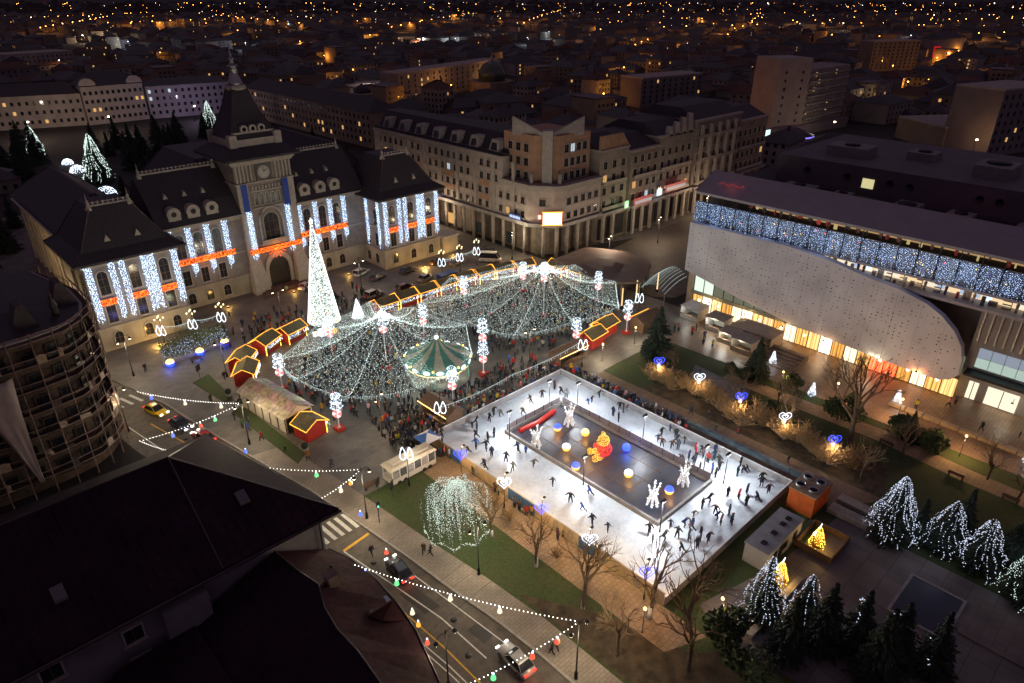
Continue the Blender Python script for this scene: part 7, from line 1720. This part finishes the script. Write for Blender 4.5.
B1 = [bare(3, 15, .55, 5), bare(4, 9, .5, 4), bare(7, 8, .45, 4), bare(12, 10, .6, 5)]
tree(B1[0], 94.6, 26.2, 'large bare tree with wide dark crown before the mall', rz=1.0, s=1.25)
tree(B1[3], 99.9, 9.6, 'bare spreading tree on the sand path at the right edge', rz=.4, s=.8); tree(B1[3], 97.5, 5.6, 'bare tree nearest the right picture edge', rz=2.2, s=.75)
tree(B1[1], 90.4, 34.5, 'slim bare tree behind the white heart post', rz=.3, s=1.2); tree(B1[3], 92.2, 44.2, 'bare dark tree before the planter wall end', rz=2.0, s=.8); tree(B1[3], 96.6, 19.5, 'bare dark tree between the large one and the sand path', rz=5, s=.8); tree(B1[1], 86.6, 21.6, 'bare dark tree beside the orange container', rz=1.6, s=.9); tree(B1[3], 97.0, 39, 'bare bushy tree beside the planter wall', rz=4.0, s=.65); tree(B1[0], 93.6, 57, 'bare spreading tree beside the dark conifer', rz=3.3, s=.42)
for i, (x, y, k, s, l) in enumerate(((42.6, 48.5, 1, 1.0, 'behind the lit drooping tree'), (43.0, 41.2, 2, 1.25, 'second on the near lawn'), (42.4, 33.4, 1, 1.3, 'in the middle of the near lawn'), (46.6, 27.6, 2, 1.5, 'at the nearest rink corner'), (44.2, 21.2, 1, 1.4, 'at the bottom of the near lawn'), (40.4, 27.0, 2, 1.2, 'beside the avenue lamp at the bottom'), (48.4, 24.0, 1, 1.5, 'just below the nearest rink corner'), (46.0, 36.0, 2, 1.0, 'on the rink walk'))):
    tree(B1[k], x, y, 'thin bare young tree ' + l, rz=i * 1.3, s=s, group='thin bare trees by the rink')
    MB().ring([(.2, .02), (.16, 1.1)], 6).build('lime_wash', M['white'], bpy.data.objects[[o.name for o in COL.objects if o.name.startswith('bare_tree')][-1]]) if i < 4 else None
S1 = [shrub(i, 3.4) for i in range(4)]
wh = ('beside the blue heart post nearest the lawn', 'behind the boardwalk', 'beside a white heart post', 'near the planter wall', 'along the boardwalk')
for i in range(26):
    y = 57.6 - i * 1.38 + rng.uniform(-.6, .6); x = 87.2 + rng.uniform(-.8, 3.2)
    tree(S1[i % 4], x, y, 'leafless golden lit shrub in the bed behind the boardwalk', 'shrub', 'bare_shrub', rng.uniform(0, 6), rng.uniform(.85, 1.35), .1, 'golden lit shrubs behind the boardwalk')
for i, (x, y) in enumerate(((46.4, 56.5), (46.6, 52.5), (46.2, 49.2), (46.6, 58.6), (45.8, 40.5))): tree(S1[i % 4], x, y, 'small leafless shrub on the rink walk by the lit drooping tree', 'shrub', 'bare_shrub', i, .6, .1, 'small shrubs on the rink walk')
K1 = [conifer(1, 10, 3.0), conifer(2, 8, 2.3), conifer(3, 9, 2.6), conifer(5, 12, 3.0, .8)]
tree(K1[0], 96.4, 62.6, 'big dark green conifer on the lawn at the rink corner', 'conifer', 'conifer_tree', 0, 1.05)
tree(K1[1], 102.4, 46.0, 'dark conifer beside the mall cabins', 'conifer', 'conifer_tree', 1, 1.0); tree(K1[2], 101.6, 20.6, 'small dark conifer between the bushes and the seat wall', 'conifer', 'conifer_tree', 2, .6)
U1 = [bush(i, 1.6, 2.4) for i in range(3)]
for x, y, s, l in ((99.8, 48.6, 1.0, 'left of the conifer by the mall cabins'), (103.6, 40.4, 1.1, 'lit bush by the path lamp'), (103.2, 22.6, 1.25, 'yellow green bush before the seat wall, left one'), (101.6, 17.6, 1.35, 'yellow green bush before the seat wall, right one'), (99.6, 30.4, 1.3, 'under the large bare tree'), (104.8, 30, 1.0, 'behind the large bare tree'), (92.6, 38.0, 1.0, 'behind the heart posts'), (48.8, 19.4, 1.7, 'round dark bush at the foot of the rink steps'), (79.0, 66.5, .5, 'small one at the far rink corner')): tree(U1[int(x) % 3], x, y, 'evergreen bush ' + l, 'bush', 'evergreen_bush', x, s)
# conifers hung with light strings
def lit_conifer(x, y, h, rad, label, strings=38, mk=3, bul='cool', drop=1.0, z=.13, zlo=.04, bs=1.0):
    t = tree(K1[mk], x, y, label, 'lit conifer', 'lit_conifer', x, h / 12 if mk == 3 else h / 10, z); s0 = t.scale[0]; rg = random.Random(int(x * 3 + y)); b = MB(); w = MB()
    for k in range(strings):
        a = 2 * PI * k / strings + rg.gauss(0, .12); wob = rg.uniform(4, 11); wa = rg.uniform(.1, .3); bul_r = rg.uniform(.9, 1.12); top = rg.uniform(.86, 1.0); bot = rg.uniform(zlo, zlo + .18); n = int((top - bot) * h / .2); pts = []
        for i in range(n):
            q = top - (top - bot) * i / n; r = (rad * (1 - q) ** .85 + .12) * 1.06; r *= bul_r * (1 + .1 * math.sin(q * 17 + k)); pts.append((r * math.cos(a + wa * math.sin(q * wob)) / s0, r * math.sin(a + wa * math.sin(q * wob)) / s0, (q * h + rg.gauss(0, .05)) / s0))
        for p in pts:
            if rg.random() < .62: b.octa(p, rg.choice((.035, .05, .065)) * bs / s0)
        if len(pts) > 3: w.tube(pts[::4], .008 / s0, 3, cap=False)
    b.build('light_bulbs', em('tree_' + bul, (.72, .8, 1) if bul == 'cool' else (.8, 1, .92), 1.1), t, kind='stuff'); w.build('light_wire', M['black'], t, kind='stuff')
    lamp('tree_glow', (-rad * 1.1 / s0, -rad * .8 / s0, h * .4 / s0), 22, (.7, .8, 1), .8, t)
lit_conifer(77.8, 14.6, 9.5, 2.9, 'conifer with dense white light strings right of the dark court')
lit_conifer(80.4, 9.4, 7.5, 2.7, 'conifer with loose white light strings, second at the right', 22); lit_conifer(80.0, 5.6, 7.6, 2.7, 'conifer with loose white light strings, third at the right', 22); lit_conifer(78.6, .4, 8.5, 3.0, 'white lit conifer cut by the right picture edge', 30, bul='net2')
lit_conifer(55.4, 19.4, 8.6, 2.5, 'narrow conifer full of blue white lights by the gold figure', 28); lit_conifer(57.9, 16.0, 7.0, 1.9, 'smaller conifer lit on one edge, right of the narrow lit one', 9)
for x, y, s, l in ((56.6, 13.4, .75, 'nearest the small lit conifer'), (58.6, 10.8, .72, 'in the middle of the dark group'), (60.0, 7.6, .7, 'right of the dark group'), (52.8, 15.4, .7, 'left of the dark group'), (56.2, 8.0, .85, 'front of the dark group at the bottom edge'), (61.6, 4.6, .7, 'far right of the dark group'), (80.0, 12.2, .55, 'between the two lit conifers'), (83.4, 8.6, .7, 'behind the lit conifers'), (84.0, 3.0, .7, 'behind the lit conifers at the edge')): tree(K1[3], x, y, 'dark unlit conifer ' + l, 'conifer', 'conifer_tree', x, s, group='dark conifers at the lower right')
for (x, y, z0, n_, l) in ((58.9, 11.6, 6.6, 26, 'on the middle dark conifer'), (60.4, 8.6, 6.0, 40, 'on the right dark conifer'), (61.4, 5.4, 4.4, 22, 'low by the bottom edge')):
    b = MB(); rg = random.Random(int(x * 9))
    for k in range(n_): q = k / n_; b.octa((x + .9 * math.sin(q * 7) - .3, y - .9 * q + rg.gauss(0, .1), z0 - 3.2 * q + rg.gauss(0, .1)), .07)
    t = thing('light_chain', 'short loose chain of white lights ' + l, 'string lights', (x, y, z0)); b.build('bulbs', MATS['tree_cool'], t, kind='stuff')
# the drooping lit tree by the rink
dt = tree(B1[1], 40.2, 52.3, 'round tree veiled in drooping white light strings near the tram shaped booth', 'lit tree', 'drooping_tree', 0, .9); b = MB(); w = MB(); rg = random.Random(77)
for k in range(150):
    a = rg.uniform(0, 2 * PI); R0 = rg.uniform(.8, 4.5); pts = []
    zt, ze = 7.6 + rg.uniform(-.4, .3), .8 + rg.random() * 1.3 + (4.5 - R0) * .45
    for i in range(34):
        q = i / 33; r = R0 * math.sin(min(1, q * 1.5) * PI / 2) ; z = zt - (zt - ze) * q ** 1.5; pts.append(((r * math.cos(a + .2 * q) + rg.gauss(0, .07)) / .9, (r * math.sin(a + .2 * q) + rg.gauss(0, .07)) / .9, z / .9))
    w.tube(pts[::4], .008, 3, cap=False)
    for p in pts:
        if rg.random() < .85: b.octa(p, rg.choice((.035, .045, .065)))
for k in range(160): a = rg.uniform(.4, 3.4); b.octa((4.1 * math.cos(a + 2) / .9, 4.1 * math.sin(a + 2) / .9, 1.2 + .4 * math.sin(a * 9) + rg.gauss(0, .15)), .055)
b.build('light_bulbs', em('tree_veil', (.82, 1, .86), .9), dt, kind='stuff'); w.build('light_wire', M['black'], dt, kind='stuff')
lamp('veil_glow', (0, 0, 3.4), 70, (.85, 1, .9), 1.5, dt); lamp('veil_glow', (-2.6, -3, 2.6), 40, (1, .95, .7), .3, dt); lamp('veil_glow', (3.0, -3.6, 2.0), 36, (1, .95, .6), .3, dt)
# park behind the palace
for u, v, h, l in ((100, 182, 17, 'large white lit tree behind the palace roof'), (38, 158, 13, 'white lit tree at the left behind the palace roof'), (211, 128, 13, 'small white lit tree left of the tower spire')):
    x, y = G(u, v); lit_conifer(x, y, h, h * .27, l, 26, 0, 'net2', z=0, bs=2.3)
for u, v, r, l in ((78, 172, 2.6, 'left'), (107, 196, 3.2, 'right'), (68, 164, 2.0, 'small far')):
    x, y = G(u, v); t = thing('light_dome', 'dome of white lights behind the palace roof, %s one' % l, 'light dome', (x, y, 0), 0, 'light domes behind the palace'); b = MB(); f = MB(); rg = random.Random(u)
    for k in range(8): f.tube([(x + r * math.cos(q) * math.cos(k * PI / 8), y + r * math.cos(q) * math.sin(k * PI / 8), r * math.sin(q)) for q in [PI * i / 8 for i in range(9)]], .03, 3)
    for _ in range(330): a = rg.uniform(0, 6.28); c = rg.random(); q = math.sqrt(1 - c * c); b.octa((x + r * q * math.cos(a), y + r * q * math.sin(a), r * c), .1)
    f.build('frame', M['steel'], t, kind='stuff'); b.build('bulbs', E_['cool'], t, kind='stuff'); lamp('dome_glow', (x, y - r - 1, r), 90, (.9, .95, 1), .5, t)
for i in range(58):
    x = 20 + rng.random() * 115; y = 212 + rng.random() * 150
    if any(math.hypot(x - G(u, v)[0], y - G(u, v)[1]) < 9 for u, v in ((100, 182), (38, 158), (211, 128), (78, 172), (107, 196), (68, 164), (98, 195), (40, 175))): continue
    tree(K1[3] if i % 3 else K1[0], x, y, 'dark conifer in the park behind the palace', 'conifer', 'conifer_tree', i, rng.uniform(.8, 1.35), 0, 'dark conifers in the park behind the palace')
# ================================================================== people
def human(pose):
    """one skinned body; pose = dict of joints in metres"""
    J = dict(pel=(0, 0, .92), che=(0, 0, 1.28), nek=(0, -.01, 1.48), hd1=(0, -.02, 1.60), hd2=(0, -.02, 1.72), shl=(-.19, 0, 1.42), shr=(.19, 0, 1.42), ell=(-.25, .02, 1.14), elr=(.25, .02, 1.14), hal=(-.26, -.1, .88), har=(.26, -.1, .88),
             hil=(-.1, 0, .9), hir=(.1, 0, .9), knl=(-.11, -.02, .48), knr=(.11, -.02, .48), anl=(-.11, .02, .08), anr=(.11, .02, .08), tol=(-.12, -.17, .05), tor=(.12, -.17, .05), fil=(-.25, -.14, .79), fir=(.25, -.14, .79))
    J.update(pose)
    rad = dict(pel=.185, che=.205, nek=.075, hd1=.11, hd2=.1, shl=.11, shr=.11, ell=.085, elr=.085, hal=.06, har=.06, fil=.04, fir=.04, hil=.125, hir=.125, knl=.095, knr=.095, anl=.065, anr=.065, tol=.04, tor=.04)
    names = list(J); ed = [('pel', 'che'), ('che', 'nek'), ('nek', 'hd1'), ('hd1', 'hd2'), ('che', 'shl'), ('che', 'shr'), ('shl', 'ell'), ('shr', 'elr'), ('ell', 'hal'), ('elr', 'har'), ('hal', 'fil'), ('har', 'fir'), ('pel', 'hil'), ('pel', 'hir'), ('hil', 'knl'), ('hir', 'knr'), ('knl', 'anl'), ('knr', 'anr'), ('anl', 'tol'), ('anr', 'tor')]
    me = bpy.data.meshes.new('body_cage'); me.from_pydata([J[n] for n in names], [(names.index(a), names.index(b)) for a, b in ed], [])
    o = bpy.data.objects.new('body_cage', me); COL.objects.link(o)
    o.modifiers.new('skin', 'SKIN'); sv = me.skin_vertices[0].data
    for i, n in enumerate(names): sv[i].radius = (rad[n], rad[n] * (.8 if n in ('pel', 'che') else 1)); sv[i].use_root = n == 'pel'
    sb_ = o.modifiers.new('sub', 'SUBSURF'); sb_.levels = 1; sb_.render_levels = 1
    dg = bpy.context.evaluated_depsgraph_get(); r = bpy.data.meshes.new_from_object(o.evaluated_get(dg)); r.name = 'person'
    bpy.data.objects.remove(o)
    for m_ in (M['coat'], M['trousers'], M['skin'], M['hair']): r.materials.append(m_)
    hips = (J['hil'][2] + J['hir'][2]) / 2; hx = Vector(J['hd1'])
    for p in r.polygons:
        c = p.center; p.use_smooth = True; k = 0
        dh = min((Vector(J[n]) - c).length for n in ('hd1', 'hd2')); dl = min((Vector(J[n]) - c).length for n in ('knl', 'knr', 'anl', 'anr', 'tol', 'tor'))
        da = min((Vector(J[n]) - c).length for n in ('fil', 'fir')); dt_ = (Vector(J['che']) - c).length
        if dh < .17 and c.z > J['nek'][2] + .03 * (hx.z - J['nek'][2]): k = 2 if (c.y < hx.y - .03 and c.z < J['hd2'][2] + .03) else 3
        elif da < .07: k = 2
        elif c.z < hips - .12 and dl < .45 and da > .12: k = 1
        p.material_index = k
    return r
POSES = dict(
 stand=human({}),
 walk=human(dict(knl=(-.1, -.2, .5), anl=(-.1, -.28, .1), tol=(-.11, -.44, .08), knr=(.1, .06, .47), anr=(.1, .34, .12), tor=(.11, .2, .04), hal=(-.27, .12, .9), fil=(-.26, .1, .81), har=(.25, -.24, .92), fir=(.24, -.3, .84))),
 talk=human(dict(elr=(.27, -.02, 1.15), har=(.14, -.26, 1.2), fir=(.08, -.32, 1.26), hal=(-.2, -.2, .98), fil=(-.16, -.25, .93))),
 skate=human(dict(pel=(0, .06, .84), che=(0, -.12, 1.17), nek=(0, -.2, 1.36), hd1=(0, -.26, 1.47), hd2=(0, -.28, 1.58), shl=(-.19, -.16, 1.31), shr=(.19, -.16, 1.31), ell=(-.33, .0, 1.1), elr=(.34, -.25, 1.1), hal=(-.42, .14, .92), har=(.4, -.46, 1.0), fil=(-.45, .2, .84), fir=(.4, -.54, .96), hil=(-.1, .06, .82), hir=(.1, .06, .82), knl=(-.12, -.16, .46), anl=(-.12, .0, .08), tol=(-.13, -.2, .05), knr=(.2, .2, .46), anr=(.3, .5, .18), tor=(.33, .36, .08))),
 glide=human(dict(che=(0, -.07, 1.25), nek=(0, -.11, 1.45), hd1=(0, -.14, 1.56), hd2=(0, -.15, 1.68), shl=(-.19, -.08, 1.39), shr=(.19, -.08, 1.39), ell=(-.38, -.05, 1.2), elr=(.38, -.05, 1.2), hal=(-.52, -.16, 1.05), har=(.52, -.16, 1.05), fil=(-.57, -.2, .99), fir=(.57, -.2, .99), knl=(-.14, -.08, .48), knr=(.16, .04, .48), anl=(-.17, -.02, .08), anr=(.22, .1, .08), tol=(-.19, -.2, .05), tor=(.26, -.08, .05))))
CO = dict({'dark blue': (.025, .04, .10)}, black=(.02, .02, .022), grey=(.13, .13, .14), brown=(.11, .065, .04), red=(.5, .025, .02), yellow=(.6, .36, .02), white=(.55, .55, .55), blue=(.03, .12, .5), orange=(.6, .18, .02), pink=(.5, .15, .2), beige=(.36, .28, .19), green=(.05, .12, .05))
rng = random.Random(61); NP = [0]; taken = []
AREA = {}
def person(x, y, z, pose, col, place, act, group, rz=None, s=None):
    me = POSES[pose]; kid = rng.random() < .12
    s = s or (rng.uniform(.72, .86) if kid else rng.uniform(1.05, 1.16))
    lab = '%s in a %s coat %s %s' % ('child' if s < .9 else 'person', col, act, place)
    o = bpy.data.objects.new('person', me); COL.objects.link(o); o.location = (x, y, z); o.rotation_euler = (0, 0, rng.uniform(0, 6.28) if rz is None else rz); o.scale = (s, s, s)
    c = [max(.008, q * rng.uniform(.7, 1.3)) for q in CO[col]]; o.color = (*c, 1)
    tag(o, lab, 'person', group); NP[0] += 1; return o
COLS = ['black'] * 9 + ['dark blue'] * 5 + ['grey'] * 5 + ['brown'] * 4 + ['red'] * 3 + ['yellow'] * 1 + ['white'] * 2 + ['blue'] * 2 + ['orange'] + ['beige'] * 2 + ['pink'] + ['green']
def crowd(n, poly, z, poses, place, act, group, dmin=.55, face=None, cols=None):
    xs = [p[0] for p in poly]; ys = [p[1] for p in poly]; k = 0; tr = 0
    while k < n and tr < n * 60:
        tr += 1; x, y = rng.uniform(min(xs), max(xs)), rng.uniform(min(ys), max(ys)); ok = False; j = len(poly) - 1
        for i in range(len(poly)):
            if (poly[i][1] > y) != (poly[j][1] > y) and x < (poly[j][0] - poly[i][0]) * (y - poly[i][1]) / (poly[j][1] - poly[i][1]) + poly[i][0]: ok = not ok
            j = i
        if not ok or any((x - a) ** 2 + (y - b) ** 2 < dmin ** 2 for a, b in taken): continue
        if math.hypot(x - CXY[0], y - CXY[1]) < 6.2: continue
        taken.append((x, y)); k += 1
        rz = None
        if face: rz = math.atan2(face[1] - y, face[0] - x) + PI / 2 + rng.gauss(0, .4)
        person(x, y, z, rng.choice(poses), rng.choice(cols or COLS), place, act, group, rz)
DK = ['black'] * 10 + ['dark blue'] * 6 + ['grey'] * 3 + ['brown'] * 3 + ['red', 'yellow', 'blue']
rect = lambda x0, x1, y0, y1: [(x0, y0), (x1, y0), (x1, y1), (x0, y1)]
W_ = ('stand', 'walk', 'talk', 'walk'); S_ = ('skate', 'glide', 'skate', 'stand')
gs = 'skaters on the ice'
crowd(16, rect(50, 58, 54, 69), .255, S_, 'on the left part of the ice', 'skating', gs, 1.0, None, DK)
crowd(8, rect(59, 77, 64.6, 69.2), .255, S_, 'on the far end of the ice', 'skating', gs, 1.0, None, DK)
crowd(9, rect(72.6, 77.6, 48, 64), .255, S_, 'on the far long side of the ice', 'skating', gs, .9, None, DK)
crowd(36, rect(72, 77.6, 29, 47), .255, S_, 'at the right end of the ice', 'skating', gs, .75, None, DK)
crowd(22, rect(57, 71, 28.6, 34.6), .255, S_, 'on the near right end of the ice', 'skating', gs, .8, None, DK)
crowd(8, rect(50.2, 58, 31, 52), .255, S_, 'on the near long side of the ice', 'skating', gs, 1.0, None, DK)
gw = 'onlookers along the rink fence'
crowd(28, [(56.5, 70.6), (80, 70.6), (80, 72.2), (56.5, 73.2)], ZP, ('stand', 'talk'), 'at the far fence of the rink', 'watching', gw, .45, (65, 50))
crowd(26, [(79.0, 70), (80.9, 70), (81.0, 50), (79.0, 50)], .11, ('stand', 'talk', 'walk'), 'on the boardwalk beside the rink', 'watching', gw, .5, (65, 50))
crowd(5, rect(82.4, 84.6, 22, 48), .11, W_, 'on the boardwalk past the blue tarp', 'walking', gw, .8)
crowd(12, rect(47.9, 48.9, 42, 66), .11, ('stand', 'talk'), 'at the near fence of the rink', 'watching', gw, .5, (65, 50))
gm_ = 'visitors of the market'
crowd(40, [(44, 68.5), (53, 69), (52.5, 79), (46, 79)], ZP, W_, 'between the tram shaped booth and the brown hut', 'standing', gm_, .55)
crowd(14, [(56, 74), (80, 74), (80, 79), (66, 78.8), (56, 77)], ZP, W_, 'on the paving between carousel and rink', 'walking', gm_, .7)
crowd(14, [(69, 79.5), (88, 77), (88, 82), (70, 86)], ZP, W_, 'right of the carousel', 'walking', gm_, .7)
crowd(18, [(38.6, 86), (44, 82), (52, 79), (54, 84), (44, 92), (39.6, 98)], ZP, W_, 'beside the patchwork stall', 'walking', gm_, .7)
crowd(16, [(74, 120), (46, 120), (46, 138), (74, 138)], ZP, W_, 'on the paving before the palace', 'walking', gm_, 1.2)
crowd(10, [(40, 118), (56, 119.5), (56, 128), (44, 128)], ZP, W_, 'behind the left row of huts', 'walking', gm_, 1.0)
crowd(8, [(106.5, 57), (112.5, 57), (112.5, 68), (106.5, 68)], .13, ('stand', 'talk'), 'before the white cabins at the mall', 'standing', gm_, .6)
crowd(7, [(104, 3), (119, 3), (119, 24), (112, 24)], .13, W_, 'on the mall forecourt', 'walking', gm_, 1.2)
crowd(8, [(90, 77.5), (104, 78), (104, 84), (90, 84)], ZP, W_, 'behind the red huts', 'walking', gm_, .7)
crowd(7, [(28.6, 108), (30.4, 108), (36, 60), (33.8, 60)], ZP, W_, 'on the avenue pavement', 'walking', gm_, 1.2)
for u, v, c, l in ((372, 556, 'black', 'beside the lit drooping tree'), (424, 554, 'brown', 'left of a pair on the avenue pavement'), (431, 556, 'black', 'right of a pair on the avenue pavement'), (557, 650, 'yellow', 'near the bottom string lights'), (552, 655, 'black', 'beside the one in yellow near the bottom string lights'), (262, 441, 'red', 'with a red hood on the long lawn side'), (146, 372, 'black', 'alone before the flower bed'), (225, 380, 'black', 'beside the small lawn'), (332, 468, 'grey', 'crossing toward the tram shaped booth')):
    x, y = G(u, v); person(x, y, ZP, 'walk', c, l, 'walking', 'walkers on the avenue', s=1.0)
# the thick of the market under the nets, nobody could count it: one crowd
vs = []; fs = []; mi = []
src = [POSES['stand'], POSES['walk'], POSES['talk']]; cages = []
for me in src:
    cages.append(([tuple(v.co) for v in me.vertices], [tuple(p.vertices) for p in me.polygons], [p.material_index for p in me.polygons]))
crowdM = [mat('crowd_coat_%d' % i, c, .85, .3, 3) for i, c in enumerate(((.02, .02, .024), (.03, .04, .09), (.11, .10, .10), (.09, .055, .04), (.4, .03, .025), (.42, .4, .38), (.5, .3, .03)))] + [M['trousers'], M['skin'], M['hair']]
cv = []; cf = []; cm_ = []
EXTRA = [((63, 75.5), [(55, 74.5), (80, 73.2), (80, 78), (68, 79), (56, 79)]), ((48.5, 74), [(43.6, 69), (53, 70), (52, 80), (45.5, 80)]), ((80, 60), [(79.2, 69), (80.9, 69), (80.9, 44), (79.2, 44)]), ((58, 124), [(44, 119.5), (72, 119.5), (74, 128), (48, 131)]), ((66, 71.3), [(55.5, 70.6), (79, 70.6), (79, 72), (55.5, 72.4)])]
for _ in range(1300):
    w = rng.random()
    if w < .34: c0, per = C1, PER1
    elif w < .66: c0, per = C2, PER2
    else: c0, per = rng.choice(EXTRA)
    i = rng.randrange(len(per)); a, b_ = per[i], per[(i + 1) % len(per)]; s = math.sqrt(rng.random()) * .96; w = rng.random()
    x, y = c0[0] + (a[0] + (b_[0] - a[0]) * w - c0[0]) * s, c0[1] + (a[1] + (b_[1] - a[1]) * w - c0[1]) * s
    if math.hypot(x - CXY[0], y - CXY[1]) < 6.3 or any((x - q[0]) ** 2 + (y - q[1]) ** 2 < .25 for q in taken): continue
    taken.append((x, y)); V, F, K = rng.choice(cages); r = rng.uniform(0, 6.28); c, s_ = math.cos(r), math.sin(r); off = len(cv); q = rng.choices(range(7), (8, 5, 5, 4, 2, 2, 1))[0]; sc_ = rng.uniform(.9, 1.06)
    cv += [(x + (vx * c - vy * s_) * sc_, y + (vx * s_ + vy * c) * sc_, ZP + vz * sc_) for vx, vy, vz in V]; cf += [tuple(k + off for k in f) for f in F]; cm_ += [q if k == 0 else 6 + k for k in K]
me = bpy.data.meshes.new('market_crowd'); me.from_pydata(cv, [], cf)
for m_ in crowdM: me.materials.append(m_)
me.polygons.foreach_set('material_index', cm_); o = bpy.data.objects.new('market_crowd', me); COL.objects.link(o)
tag(o, 'dense crowd of visitors under the nets of light and along the rink', 'crowd', None, 'stuff')
